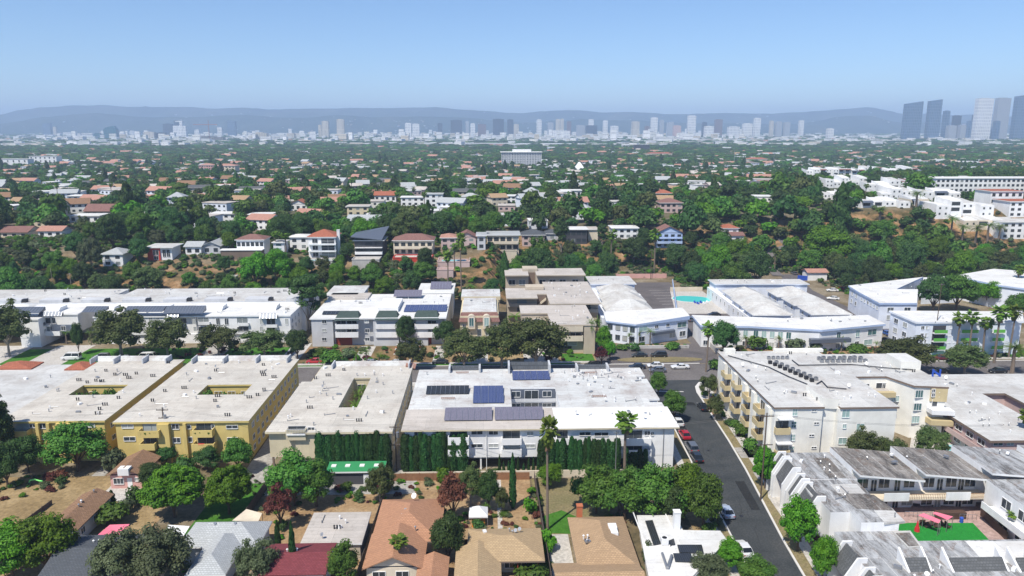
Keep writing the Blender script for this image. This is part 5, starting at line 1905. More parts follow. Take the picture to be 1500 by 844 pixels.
b.build('stair_shade_panel', 'brown_stucco', r)  # brown panel, shade of the stair gap put into its colour
b = MB()
b.box(15.6, 18.4, 295.9, 295.99, 0, 9.1)
b.build('stair_shade_panel', 'brown_stucco', r)  # same painted shade at the back of the upper stair gap
for z0_, z1_, y_ in ((1.5, 4.2, 254.6), (4.4, 7.1, 255.2)):
 b = MB()
 b.hexa([(16.7, y_, z0_), (19.9, y_, z1_), (19.9, y_ + .5, z1_), (16.7, y_ + .5, z0_), (16.7, y_, z0_ + .8), (19.9, y_, z1_ + .8), (19.9, y_ + .5, z1_ + .8), (16.7, y_ + .5, z0_ + .8)])
 b.build('stair', 'pale_tan_stucco', r)
for zz in (5.7, 2.7):
 balcony(r, 6.2, 16.4, 253.5, zz, 1.8, 1.0, 'tan_stucco', door=True)
 balcony(r, 20.6, 27.0, 244.5, zz, 1.8, 1.0, 'tan_stucco', door=True)
 balcony(r, 28.5, 36.4, 244.5, zz, 1.8, 1.0, 'tan_stucco', door=True)
for q in ((813, 854, 478.5, 486), (813, 854, 492.5, 500)):
 balc(r, 215.2, *q, 1.6, 'pale_tan_stucco', door=False)
wins(r, 215.2, [(822, 476, 16, 4.5), (843, 476, 16, 4.5), (822, 490, 16, 5), (843, 490, 16, 5), (832, 503, 26, 6)], glass='dark_glass', name='sliding_door')
b = MB()
b.box(28.0, 31.3, 214.0, 215.19, -.2, 8.6)
b.build('end_wall', 'tan_stucco', r)
b = MB()
b.box(19.2, 24.5, 214.9, 215.18, -.1, 2.1)
b.build('garage_shade_panel', 'shade_and_tar_black', r)  # black panel on the solid wall, painting the unlit garage inside
windows(r, 'S', 228.5, [12, 15], [6.5, 3.8], 1.8, 1.3)
windows(r, 'S', 289.5, [9, 13, 21, 25, 29, 34], [6.4], 2.4, 2.0, glass='dark_glass')
vents(r, 22, 21, 36, 245, 275, 9.1, 55, dark=.05)
vents(r, 10, 19, 31, 216, 238, 9.1, 56, dark=.05)
# --- motel with hipped units, court and car park
GM = 'white motel style courts with hipped units'
r = thing('motel_building', 'white two storey motel block whose bent front wing faces the oval kerb island', 'apartment building', (48, 250, 0), group=GM)
poly_block(r, [(39.7, 283), (56.3, 283), (56.3, 297.5), (39.7, 297.5)], 7.0, 'bluish_white_stucco', 'roof_light', .6)
for a_ in ((41.5, 54.3, 269.5, 280.0), (40.5, 54.6, 256.3, 266.8), (39.6, 54.4, 243.0, 253.8)):
 b = MB()
 b.grid([a_], [], -.3, 6.1)
 b.build('wall', 'bluish_white_stucco', r)
 hip(r, *a_, 6.2, 2.6, 'roof_light', .7, fascia='white_stucco')
b = MB()
b.grid([(37.2, 41.5, 240, 296)], [], -.3, 4.4)
b.build('rear_wing', 'bluish_white_stucco', r)
PF = pts(7.0, (886, 457), (889, 469), (933, 474.5), (1008, 465), (998, 454))
b = MB()
b.prism(PF, -.3, 6.4)
b.build('wall', 'bluish_white_stucco', r)
b = MB()
b.prism(grow(PF, .4), 6.402, [7.0, 6.9, 6.9, 7.6, 7.7], 1, 0)
b.build('roof', ['roof_white', 'blue_stucco'], r)
p0, p1, p2 = PF[1], PF[2], PF[3]
pw(r, p0, p1, [.12, .38, .62, .86], [5.0, 1.9], 1.4, 1.5, frame='grey_metal')
pw(r, p1, p2, [.12], [5.1], 3.0, 1.5, glass='teal_glass')
pw(r, p1, p2, [.38, .6], [5.3], 1.2, .9, glass='dark_glass')
pw(r, p1, p2, [.88], [4.9], 3.4, 1.7, 3, glass='teal_glass')if False else pw(r, p1, p2, [.88], [4.9], 3.4, 1.7, glass='teal_glass')
pw(r, p1, p2, [.1, .7, .9], [1.9], 2.2, 1.6)
d_ = ((p2[0] - p1[0]), (p2[1] - p1[1]))
b = MB()
q0, q1 = (p1[0] + d_[0] * .28, p1[1] + d_[1] * .28), (p1[0] + d_[0] * .72, p1[1] + d_[1] * .72)
b.prism([(q0[0] + .15, q0[1] - 1.6), (q1[0] + .15, q1[1] - 1.6), q1, q0], 3.1, 3.9)
b.build('awning', 'slate_metal', r)
for k in range(4):
 windows(r, 'E', 54.5 if k < 3 else 56.3, [246 + k * 13.2, 250 + k * 13.2], [4.6], 1.5, 1.1)
windows(r, 'S', 283, [44, 49, 54], [4.9, 2], 2.2, 1.5, glass='dark_glass')
vents(r, 12, 39, 55, 244, 296, 7.0, 57, dark=0)
r = thing('motel_building', 'white motel court of hipped units behind a long bent wing beside the kidney pool', 'apartment building', (95, 250, 0), group=GM)
poly_block(r, [(87.5, 281.5), (123, 280.5), (123, 289), (87.5, 289.5)], 7.0, 'bluish_white_stucco', 'roof_light', .6)
for a_ in ((88.0, 99.5, 261.8, 272.8), (87.0, 99.5, 248.5, 259.0), (86.6, 98.6, 235.6, 245.6), (104.8, 117, 262.5, 272.8), (105.5, 118, 249, 259.3), (106, 118.3, 235.8, 246)):
 b = MB()
 b.grid([a_], [], -.3, 6.1)
 b.build('wall', 'bluish_white_stucco', r)
 hip(r, *a_, 6.2, 2.6, 'roof_light', .7, fascia='white_stucco')
 windows(r, 'W', a_[0], [a_[2] + 2.5, a_[3] - 2.5], [4.6, 1.9], 1.3, 1.1)
 windows(r, 'S', a_[2], [a_[0] + 3, a_[1] - 3], [4.6], 1.5, 1.0)
b = MB()
b.grid([(86.2, 88.5, 236, 288)], [], -.3, 4.4)
b.build('rear_wing', 'white_stucco', r)
b = MB()
b.grid([(118, 120.0, 236, 286)], [], -.3, 5.1)
b.build('rear_wing', 'white_stucco', r)
windows(r, 'W', 86.2, [240 + k * 5 for k in range(10)], [2.9], 1.2, 1.4, glass='dark_glass')
PF = pts(7.0, (1016, 462), (1028, 476), (1100, 477.3), (1201, 482.7), (1294, 474), (1271, 462), (1148, 466.7))
b = MB()
b.prism(PF, -.3, 6.4)
b.build('wall', 'white_stucco', r)
b = MB()
b.prism(grow(PF, .5), 6.402, 7.0, 1, 0)
b.build('roof', ['roof_white', 'blue_stucco'], r)
for i_, us in ((1, [.1, .3, .5, .7, .9]), (2, [.08, .2, .32, .44, .56]), (3, [.3, .6])):
 pw(r, PF[i_], PF[i_ + 1], us, [4.6], 1.3, 2.0, glass='teal_glass')
 pw(r, PF[i_], PF[i_ + 1], us, [1.4], 1.4, 1.4)
pw(r, PF[3], PF[4], [.83], [4.6], 3.2, 1.8, glass='teal_glass')
pw(r, PF[3], PF[4], [.78], [1.5], 3.0, 1.6, glass='teal_glass')
b = MB()
q0, q1 = PF[3], (PF[3][0] + 9.5, PF[3][1] + .9)
b.prism([(q0[0] - 3, q0[1] - 1.6), (q1[0], q1[1] - 1.6), q1, (q0[0] - 3, q0[1] + .2)], 3.1, 4.3)
b.build('awning', 'slate_metal', r)
vents(r, 12, 88, 120, 221, 230, 7.0, 58, dark=0)
vents(r, 8, 88, 120, 282, 288, 7.0, 59, dark=0)
# --- white and blue block on the slope edge
r = thing('apartment_building', 'white apartment block with deep blue roof edge beside the sloping parking court', 'apartment building', (150, 262, 0), group=G2)
A = pts(9.0, (1245, 418.7), (1260, 428), (1289, 443.5), (1344, 443.5), (1344, 424), (1312, 424), (1352, 406))
b = MB()
b.prism(A, -.3, 8.4)
b.build('wall', 'bluish_white_stucco', r)
b = MB()
b.prism(grow(A, .4), 8.402, 9.0, 1, 0)
b.build('roof', ['roof_white', 'blue_stucco'], r)
pw(r, A[0], A[1], [.3, .7], [6.8, 4], 1.6, 1.4)
pw(r, A[1], A[2], [.12, .28, .44, .6, .76, .9], [6.8], 1.2, 1.0)
pw(r, A[2], A[3], [.3, .75], [6.6, 3.9], 2.0, 1.5)
B_ = pts(9.0, (1400, 404), (1455, 394), (1545, 401), (1545, 428), (1462, 417))
b = MB()
b.prism(B_, -.3, 8.4)
b.build('wall', 'bluish_white_stucco', r)
b = MB()
b.prism(grow(B_, .4), 8.402, 9.0, 1, 0)
b.build('roof', ['roof_white', 'blue_stucco'], r)
pw(r, B_[0], B_[4], [.2, .5, .8], [6.6, 3.9], 2.0, 1.4)
b = MB()
b.prism(pts(9.0, (1352.5, 406), (1400, 404), (1404, 410), (1352.5, 412)), -.3, 8.9, 0, 1)
b.build('link_wing', ['bluish_white_stucco', 'roof_white'], r)
vents(r, 14, 134, 158, 244, 272, 9, 60, dark=0)
# --- block with lime green balconies
r = thing('apartment_building', 'white apartment block with rows of lime green balcony fronts behind tall palms', 'apartment building', (145, 214, 0), group=G2)
A = pts(10.2, (1305, 455.5), (1343, 471.5), (1497, 470.5), (1497, 457), (1400, 456))
b = MB()
b.prism(A, -.3, 9.7)
b.build('wall', 'bluish_white_stucco', r)
b = MB()
b.prism(grow(A, .4), 9.702, 10.2, 1, 0)
b.build('roof', ['roof_white', 'bluish_white_stucco'], r)
pw(r, A[0], A[1], [.25, .6], [7.8, 4.9, 2.2], 2.0, 1.4)
Yf = A[1][1]
for a_, c_ in ((1366, 1385), (1406, 1430), (1452, 1469)):
 x0, x1 = D(a_, 485, Yf)[0], D(c_, 485, Yf)[0]
 for k, zz in enumerate((6.9, 4.4, 1.9)):
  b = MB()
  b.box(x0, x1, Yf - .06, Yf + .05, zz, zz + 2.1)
  b.build('balcony_shade_panel', 'dark_stucco', r)  # dark panel on the flat wall, painting the shade behind the balcony
  o = balcony(r, x0, x1, Yf, zz, 1.1, .2, 'white_stucco', 'none', door=False)
  b = MB()
  b.box(x0, x1, Yf - 1.12, Yf - 1.06, zz + .05, zz + 1.0)
  b.build('balcony_front', 'green_panel', o)
for u in (1351, 1358, 1392, 1400, 1436, 1446, 1476, 1484, 1492):
 x = D(u, 485, Yf)[0]
 windows(r, 'S', Yf, [x], [8.4, 6.2, 4.2, 2.2], .9, .9)
vents(r, 12, 126, 152, 207, 214, 10.2, 61, dark=0)
# --- pool court between the two motels
pc = W(1012, 438.5)
b = MB()
pl = []
for t in range(28):
 a = t / 28 * 6.283
 rr = 1 + .16 * math.cos(2 * a + .5) + .1 * math.cos(a + 2)
 pl.append((pc[0] + .6 + 6.4 * rr * math.cos(a), pc[1] + .5 + 6.2 * rr * math.sin(a)))
b.prism([(pc[0] + .6 + (x - pc[0] - .6) * 1.07, pc[1] + .5 + (y - pc[1] - .5) * 1.07) for x, y in pl], .0, .12)
pr = b.build('swimming_pool', 'curb_white')
info(pr, 'turquoise kidney shaped swimming pool on the pale deck between the motel courts', 'pool')
b = MB()
b.prism(pl, .1, .14)
b.build('water', 'pool_water', pr)
for k in range(5):
 b = MB()
 x, y = W(1018 + k * 4.5, 444 + (k % 2) * 1.5)[:2]
 b.rbox(x, y, .3, .65, 1.3, .06, k * .3)
 b.rbox(x, y + .8, .34, .65, .5, .4, k * .3)
 for dx in (-.25, .25):
  b.rbox(x + dx, y, 0, .06, 1.2, .3, k * .3)
 info(b.build('sun_lounger', 'blue_canvas' if k < 3 else 'white_canvas'), '%s %s sun lounger in the row at the near rim of the kidney pool' % (ORD[k], 'blue' if k < 3 else 'white'), 'sun lounger', 'loungers by the kidney pool')
# low walls and fences
for nm, p0, p1, h_, t_, m_, lb in (('court_wall', (67.8, 262), (79.3, 316), 1.9, .25, 'blue_stucco', 'blue grey wall between the motel car park and the pool deck'),
        ('retaining_wall', (67.8, 206), (67.8, 238), 1.6, .3, 'concrete', 'pale retaining wall along the steep ramp by the motel'),
        ('court_wall', (74.6, 300.5), (88, 300.5), 1.7, .25, 'pale_tan_stucco', 'pale wall closing the pool deck against the wooded slope'),
        ('retaining_wall', (38, 219.2), (61, 219.2), .9, .5, 'retaining_concrete', 'rubble faced low wall holding the flower bed before the motel'),
        ('carport_wall', (55, 326), (79, 326), 2.4, .25, 'pink_stucco', 'faded pink wall at the back of the motel car park')):
 dx, dy = p1[0] - p0[0], p1[1] - p0[1]
 L = math.hypot(dx, dy)
 b = MB()
 b.rbox((p0[0] + p1[0]) / 2, (p0[1] + p1[1]) / 2, -.3, L, t_, h_ + .3, math.atan2(dy, dx))
 info(b.build(nm, m_), lb, 'wall')
# ------------------------------------------------------------------ cottages and yards in front
VIS = []
OCCB = []       # footprints of houses (x0, x1, y0, y1) that the woods keep clear of
def wall_box(root, x0, x1, y0, y1, z0, z1, mat):
 b = MB()
 b.box(x0, x1, y0, y1, z0, z1)
 return b.build('wall', mat, root)
def cottage(label, px, zz, kind, rise, roofm, wallm='white_stucco', ridge='y', over=.5, name='house', group=None, z0=0.0, cat='house'):
 "px: four view spots of the eaves rectangle (or x0,x1,y0,y1 given as floats in a dict)"
 if isinstance(px, dict):
  x0, x1, y0, y1 = px['r']
 else:
  P_ = [W(a, b_, zz) for a, b_ in px]
  x0, x1 = min(p[0] for p in P_), max(p[0] for p in P_)
  y0, y1 = min(p[1] for p in P_), max(p[1] for p in P_)
 r = thing(name, label, cat, ((x0 + x1) / 2, (y0 + y1) / 2, z0), group=group)
 x0, x1, y0, y1 = x0 + over, x1 - over, y0 + over, y1 - over
 wall_box(r, x0, x1, y0, y1, z0 - .4, zz - .26, wallm)
 if kind == 'hip':
  hip(r, x0, x1, y0, y1, zz, rise, roofm, over, ridge=ridge)
 elif kind == 'gable':
  gable(r, x0, x1, y0, y1, zz, rise, roofm, over, ridge=ridge, wallm=wallm)
 else:
  b = MB()
  b.box(x0 - over, x1 + over, y0 - over, y1 + over, zz - .258, zz, 1, 0)
  b.build('roof', [roofm, 'white_paint'], r)
 OCCB.append((x0, x1, y0, y1))
 return r, (x0, x1, y0, y1)
def chimney(root, x, y, z0, z1, mat, s=.7):
 b = MB()
 b.box(x - s / 2, x + s / 2, y - s / 2, y + s / 2, z0, z1)
 b.box(x - s / 2 - .08, x + s / 2 + .08, y - s / 2 - .08, y + s / 2 + .08, z1, z1 + .15)
 b.build('chimney', mat, root)
r, e = cottage('small coral pink cottage with brown gabled roof and white box above its door', {'r': (-71.3, -64.6, 131.2, 139.5)}, 2.9, 'gable', 1.3, 'shingle_brown', 'pink_stucco')
x0, x1, y0, y1 = e
window(r, 'S', x0 + 1.5, y0, 1.5, 1.8, 1.1, 3)
window(r, 'S', x1 - .8, y0, 1.8, .7, .6, 1)
b = MB()
b.box(x0 + 3.1, x0 + 4.0, y0 - .06, y0 + .02, 0, 2.1)
b.build('door', 'white_paint', r)
b = MB()
b.box(x0 + 1.9, x0 + 3.9, y0 - .9, y0 + .6, 3.0, 4.3)
b.build('rooftop_cooler', 'white_paint', r)
sheet('forecourt', [W(150, 724)[:2], W(178, 738)[:2], W(208, 716)[:2], W(165, 710)[:2]], 'pale_paving', .02)
r, e = cottage('long low house with weathered brown gabled roof at the edge of the bare lot', {'r': (-71.8, -66.2, 111.5, 123.8)}, 3.0, 'gable', 1.0, 'shingle_brown', 'grey_stucco')
windows(r, 'E', e[1], [e[2] + 2, e[2] + 6, e[2] + 10], [1.6], 1.2, 1.0)
vents(r, 4, e[0] + 1, e[1] - 1, e[2], e[3], 3.9, 71, dark=0, pipes=False)
r, e = cottage('pale grey house at the picture edge of the bare lot, steep slate roof', {'r': (-96, -84, 106, 114.5)}, 5.0, 'gable', 1.6, 'shingle_grey', 'grey_stucco', 'x')
windows(r, 'E', e[1], [108, 111.5], [3.4, 1.4], 1.0, 1.3)
r, e = cottage('house with sandy brown roof half hidden by the bright green tree below the bare lot', {'r': (-92, -74, 103, 110)}, 3.2, 'gable', 1.2, 'shingle_tan', 'tan_stucco', 'x')
vents(r, 3, e[0] + 8, e[1] - 1, e[2], e[3], 3.7, 72, dark=0, pipes=False)
r, e = cottage('house with charcoal shingle roof behind the big grey green tree', {'r': (-64.5, -54, 97, 109.4)}, 3.3, 'gable', 1.4, 'shingle_charcoal', 'grey_stucco', 'x')
vents(r, 4, e[0] + 1, e[1] - 1, e[2] + 5, e[3], 3.9, 73, dark=0, pipes=False)
r, e = cottage('house with wide pale grey hipped shingle roof', [(287, 765), (395, 766), (379, 800), (266, 800)], 3.3, 'hip', 2.0, 'shingle_pale', 'grey_stucco', 'x')
hip(r, e[0] + 4, e[1] - 2.5, e[2] - 7.5, e[2] + 3, 3.3, 1.6, 'shingle_pale', .5, ridge='y')
wall_box(r, e[0] + 4.3, e[1] - 2.8, e[2] - 7.2, e[2] - .01, -.3, 3.0, 'grey_stucco')
vents(r, 5, e[0] + 2, e[1] - 2, e[2] + 2, e[3] - 2, 4.4, 74, dark=.1, pipes=False)
r, e = cottage('flat roofed garage with off white roof in two sheets behind the maroon roofed house', [(460, 751), (540, 751), (530, 796), (448, 796)], 3.0, 'flat', 0, 'roof_beige', 'tan_stucco', name='garage', over=.35)
vents(r, 6, e[0], e[1], e[2], e[3], 3.0, 75, dark=.3)
r, e = cottage('house with maroon shingle roof crossed by two cypress shadows', [(395, 797), (491, 797), (477, 842), (378, 842)], 3.4, 'gable', .9, 'shingle_red', 'white_stucco', 'x')
vents(r, 2, e[0] + 2, e[1] - 1, e[2] + 2, e[3] - 2, 4.1, 76, dark=0, pipes=False)
r = thing('house', 'large house with orange brown hipped roof, satellite dish at its back ridge', 'house', (-17, 112, 0))
wall_box(r, -18.0, -8.4, 108.3, 118.8, -.3, 3.0, 'pale_tan_stucco')
hip(r, -18.0, -8.4, 106.5, 119.0, 3.3, 2.2, 'shingle_orange', .6, ridge='y', fascia='brown_stucco')
wall_box(r, -18.2, -10.2, 99.4, 108.29, -.3, 3.0, 'pale_tan_stucco')
gable(r, -18.2, -10.4, 99.4, 108.0, 3.28, 1.7, 'shingle_orange', .6, 'y', 'pale_tan_stucco')
wall_box(r, -9.9, -6.6, 95, 101.6, -.3, 2.6, 'pale_tan_stucco')
gable(r, -10.4, -6.6, 93, 101.8, 2.9, .8, 'shingle_orange', .4, 'y', 'pale_tan_stucco')
windows(r, 'S', 99.4, [-16.4, -13.0], [1.7], 1.8, 1.4, glass='dark_glass')
dish(r, -12.9, 117.4, 4.3, .5, 'white_paint')
vents(r, 5, -16, -10, 104, 114, 4.3, 77, dark=0, pipes=False)
OCCB.append((-19, -6, 93, 120))
r = thing('house', 'house with sandy orange low gabled roof and dark recessed porch', 'house', (0, 104, 0))
wall_box(r, -3.0, 7.2, 102.4, 108.6, -.3, 3.0, 'tan_stucco')
hip(r, -3.0, 7.4, 100.6, 108.8, 3.3, 1.6, 'shingle_sand', .6, ridge='x', fascia='brown_stucco')
wall_box(r, -4.6, 1.0, 96.0, 102.39, -.3, 2.9, 'tan_stucco')
gable(r, -4.8, 1.0, 93.5, 103.5, 3.2, 1.2, 'shingle_sand', .5, 'y', 'tan_stucco')
windows(r, 'S', 102.4, [2.8, 5.4], [1.6], 1.4, 1.6, glass='dark_glass')
b = MB()
for x in (1.4, 3.9, 6.9):
 b.box(x, x + .15, 100.3, 100.45, 0, 3.0)
b.build('porch_post', 'red_door', r)
vents(r, 5, -2, 6, 105, 108, 4.1, 78, dark=.2, pipes=False)
OCCB.append((-5, 8, 94, 109))
r = thing('house', 'house with tan hipped shingle roof, brick chimney and rooftop cooler', 'house', (16, 106, 0))
wall_box(r, 13.2, 21.2, 98, 111.2, -.3, 3.1, 'pale_tan_stucco')
hip(r, 13.2, 21.2, 98.2, 111.8, 3.4, 2.0, 'shingle_tan', .6, ridge='y', fascia='brown_stucco')
gable(r, 9.4, 21.0, 89.5, 98.8, 3.36, 1.6, 'shingle_tan', .5, 'x', 'pale_tan_stucco')
wall_box(r, 9.8, 20.6, 91, 97.99, -.3, 3.1, 'pale_tan_stucco')
chimney(r, 14.6, 112.7, 0, 5.3, 'terracotta', .9)
b = MB()
b.box(18.4, 19.7, 106.0, 107.4, 3.9, 5.1)
b.box(18.6, 19.7, 104.9, 105.99, 3.9, 4.8)
b.build('rooftop_cooler', 'white_paint', r)
vents(r, 5, 13, 19, 101, 105, 4.5, 79, dark=.1, pipes=False)
OCCB.append((9, 22, 90, 113))
r = thing('house', 'white flat roofed modern house with black solar panels and a tall white chimney', 'house', (28, 105, 0))
HW = [W(a, b_, 3.4)[:2] for a, b_ in ((938, 757), (987, 757), (997, 779), (1052, 780), (1062, 794), (1010, 850), (955, 845), (952, 831))]
b = MB()
b.prism(HW, -.3, 3.098)
b.build('wall', 'white_stucco', r)
b = MB()
b.prism(grow(HW, .5), 3.1, 3.4)
b.build('roof', 'roof_white', r)
b = MB()
b.rim([(23.6, 29, 103, 116.5)], [], 3.402, 3.55, .15)
b.build('parapet', 'white_stucco', r)
for q in (((945, 762), (956, 761), (968, 795), (957, 797)), ((980, 791), (987, 788), (989, 796), (982, 799)), ((992, 797), (1028, 797), (1031, 809), (995, 808)), ((986, 809.5), (1012, 809.5), (1015, 822), (989, 821))):
 P_ = [W(a, b_, 3.75)[:2] for a, b_ in q]
 b = MB()
 b.prism(P_, 3.55, 3.66)
 b.build('solar_panel', 'solar_black', r)
x, y, _ = W(991, 775, 3.4)
chimney(r, x, y + .2, 3.3, 6.3, 'white_stucco', 1.0)
for a_, c_ in (((970, 811), (977, 832)), ((984, 814), (978, 832))):
 b = MB()
 b.tube((*W(*a_, 3.7)[:2], 3.75), (*W(*c_, 3.7)[:2], 3.75), .22, n=8)
 b.build('duct', 'grey_metal', r)
ac_unit(r, *W(973, 797, 3.4)[:2], 3.41, 1.2, 'white_paint')
OCCB.append((23, 37, 95, 117))
# green shed
r = thing('shed', 'long shed with bright green roof, four pale skylights and a white door', 'shed', (-28, 129, 0))
x0, x1 = W(478, 690, 2.8)[0], W(563, 690, 2.8)[0]
yf, yb = W(520, 691, 2.8)[1], W(520, 676.5, 3.1)[1]
wall_box(r, x0 + .3, x1 - .3, yf + .4, yb - .3, -.3, 2.55, 'green_plastic' if False else 'dark_stucco')
b = MB()
b.hexa([(x0, yf, 2.5), (x1, yf, 2.5), (x1, yb, 2.9), (x0, yb, 2.9), (x0, yf, 2.8), (x1, yf, 2.8), (x1, yb, 3.2), (x0, yb, 3.2)], 1, 0)
b.build('roof', ['green_roofing', 'white_paint'], r)
for u in (.06, .3, .55, .8):
 x = x0 + (x1 - x0) * u
 b = MB()
 b.box(x, x + .9, (yf + yb) / 2 - .2, (yf + yb) / 2 + .8, 2.95, 3.14)
 b.build('skylight', 'white_paint', r)
b = MB()
b.box(x1 - 4.0, x1 - 3.0, yf + .32, yf + .4, 0, 2.1)
b.build('door', 'white_paint', r)
OCCB.append((x0, x1, yf, yb))
# canopies, tarps, small sheds
def tarp(label, corners, mat, sag=.3, name='tarp', cat='tarp'):
 "a cloth on four posts; corners (px, py, z)"
 P_ = [Vector(W(a, b_, z_)) for a, b_, z_ in corners]
 r_ = thing(name, label, cat, (sum(p.x for p in P_) / 4, sum(p.y for p in P_) / 4, 0))
 b_ = MB()
 n_ = 6
 g = [[None] * (n_ + 1) for _ in range(n_ + 1)]
 for i in range(n_ + 1):
  for j in range(n_ + 1):
   u, v_ = i / n_, j / n_
   p = P_[0].lerp(P_[1], u).lerp(P_[3].lerp(P_[2], u), v_)
   p.z -= sag * math.sin(u * math.pi) * math.sin(v_ * math.pi)
   g[i][j] = p
 for dz in (0, .03):
  for i in range(n_):
   for j in range(n_):
    q = [g[i][j], g[i + 1][j], g[i + 1][j + 1], g[i][j + 1]]
    b_.face([(p.x, p.y, p.z + dz) for p in q])
 b_.build('canopy_cloth', mat, r_)
 for p in P_:
  k = MB()
  k.tube((p.x, p.y, -.1), (p.x, p.y, p.z), .05, n=5)
  k.build('post', 'grey_metal', r_)
 return r_
tarp('pink sheet awning stretched on posts between the brown and the charcoal roofed houses', [(143, 784, 2.4), (176, 785, 2.4), (190, 768, 2.8), (161, 769, 2.8)], 'pink_canvas')
tarp('sagging tan shade cloth behind the pale hipped roof', [(340, 763, 2.4), (378, 765, 2.4), (384, 752, 2.4), (361, 746, 2.9)], 'pale_tan_stucco')
tarp('white sheet roof of a lean-to beside the pale hipped roof', [(240, 785, 2.2), (268, 787, 2.2), (278, 771, 2.4), (246, 769, 2.4)], 'white_canvas', .05)
# white party tent
gx, gy, _ = W(701, 767)
r = thing('party_tent', 'small white peaked tent over an orange box in the dirt yard', 'tent', (gx, gy, 0))
b = MB()
s = 1.6
for a in range(4):
 c0 = [(-s, -s), (s, -s), (s, s), (-s, s)]
 p, q = c0[a], c0[(a + 1) % 4]
 b.face([(gx + p[0], gy + p[1], 2.2), (gx + q[0], gy + q[1], 2.2), (gx + q[0] * .12, gy + q[1] * .12, 3.2), (gx + p[0] * .12, gy + p[1] * .12, 3.2)])
 b.face([(gx + p[0], gy + p[1], 1.9), (gx + q[0], gy + q[1], 1.9), (gx + q[0], gy + q[1], 2.2), (gx + p[0], gy + p[1], 2.2)])
b.face([(gx - .19, gy - .19, 3.2), (gx + .19, gy - .19, 3.2), (gx + .19, gy + .19, 3.2), (gx - .19, gy + .19, 3.2)])
b.build('canopy_cloth', 'white_canvas', r)
for p in ((-s, -s), (s, -s), (s, s), (-s, s)):
 b = MB()
 b.tube((gx + p[0] * .97, gy + p[1] * .97, 0), (gx + p[0] * .97, gy + p[1] * .97, 2.2), .04, n=5)
 b.build('post', 'grey_metal', r)
b = MB()
b.box(gx - 1.1, gx + 1.1, gy - 1.2, gy + .6, 0, .9)
b.box(gx - 1.0, gx + 1.0, gy - 1.1, gy + .5, .9, 1.0)
info(b.build('storage_box', 'orange_plastic'), 'orange storage box under the small white peaked tent', 'box')
# the green toy frame on the bare lot
gx, gy, _ = W(56, 711)
b = MB()
L_ = [(-1.8, 0, 0), (-1.6, .3, .9), (-.6, .2, 1.1), (.4, 0, .9), (1.0, -.3, 1.0), (1.7, -.2, 0)]
for i in range(5):
 b.tube((gx + L_[i][0], gy + L_[i][1], L_[i][2]), (gx + L_[i + 1][0], gy + L_[i + 1][1], L_[i + 1][2]), .13, n=7)
info(b.build('play_frame', 'green_plastic'), 'lime green bent play frame lying on the bare dry lot', 'toy')
# slatted yard fences
def fence(label, pp, h, mat='fence_wood', name='yard_fence', z_of=None, cat='fence'):
 "boards between posts along a line of world points"
 r_ = thing(name, label, cat, (pp[0][0], pp[0][1], z_of(*pp[0]) if z_of else 0))
 b = MB()
 for (xa, ya), (xb, yb_) in zip(pp[:-1], pp[1:]):
  L = math.hypot(xb - xa, yb_ - ya)
  n_ = max(1, int(L / 2.4))
  for k in range(n_):
   u, v_ = k / n_, (k + 1) / n_
   p, q = (xa + (xb - xa) * u, ya + (yb_ - ya) * u), (xa + (xb - xa) * v_, ya + (yb_ - ya) * v_)
   za, zb = (z_of(*p), z_of(*q)) if z_of else (0, 0)
   nx, ny = -(q[1] - p[1]) / (L / n_) * .03, (q[0] - p[0]) / (L / n_) * .03
   b.hexa([(p[0] - nx, p[1] - ny, za - .3), (q[0] - nx, q[1] - ny, zb - .3), (q[0] + nx, q[1] + ny, zb - .3), (p[0] + nx, p[1] + ny, za - .3), (p[0] - nx, p[1] - ny, za + h), (q[0] - nx, q[1] - ny, zb + h), (q[0] + nx, q[1] + ny, zb + h), (p[0] + nx, p[1] + ny, za + h)])
   o = MB()
   o.box(p[0] - .07, p[0] + .07, p[1] - .07, p[1] + .07, za - .3, za + h + .12)
   o.build('post', mat, r_)
 b.build('boards', mat, r_)
 return r_
fence('dark wooden fence between the shed yard and the orange roofed house', [(-19.9, 98), (-19.2, 127)], 1.8)
fence('dark wooden fence beside the tall palm, edge of the dry lawn', [(8.9, 97), (8.4, 133)], 1.8)
fence('wooden fence on the far edge of the green lawn by the round trees', [(-42.5, 107), (-41.6, 133)], 1.9)
fence('dark fence closing the dirt yards behind the long white corner block', [(-18.8, 133.2), (7.5, 133.0)], 1.5, 'timber')
fence('fence beside the white modern house', [(21.7, 96), (22.3, 120)], 1.6)
fence('broken dark fence line across the bare lot', [(-80, 108), (-78.5, 126)], .9)
fence('dark slatted fence at the foot of the slope behind the long white complex', [(-172, 268.5), (-128, 268)], 2.2, 'dark_timber', z_of=gz)
# courtyard of the town houses
sheet('patio', rect(62.7, 84.8, 98.3, 119.4), 'pink_paving', .284)
cw = lambda a, b_, z_=.3: W(a, b_, z_)[:2]
b = MB()
b.prism([cw(1283, 745), cw(1290, 729), cw(1458, 728), cw(1500, 760), cw(1460, 760), cw(1310, 752)], -.2, .3)
info(b.build('patio', 'pink_paving'), kind='structure')
b = MB()
b.prism([cw(1330, 766), cw(1425, 766), cw(1450, 792), cw(1340, 800), cw(1290, 800), cw(1300, 770)], -.2, .29)
info(b.build('turf', 'turf_green'), kind='structure')
for i, (q, lb) in enumerate(((((1345, 755, 2.7), (1375, 767, 2.5), (1378, 762, 2.9), (1353, 752, 3.0)), 'nearer tilted pink patio canopy over dark seats on the green court'), (((1366, 752, 2.8), (1388, 762, 2.5), (1396, 757, 2.7), (1370, 750, 3.0)), 'farther pink patio canopy beside the railing of the green court'))):
 tarp(lb, q, 'pink_canvas', .05, 'patio_canopy', 'canopy')
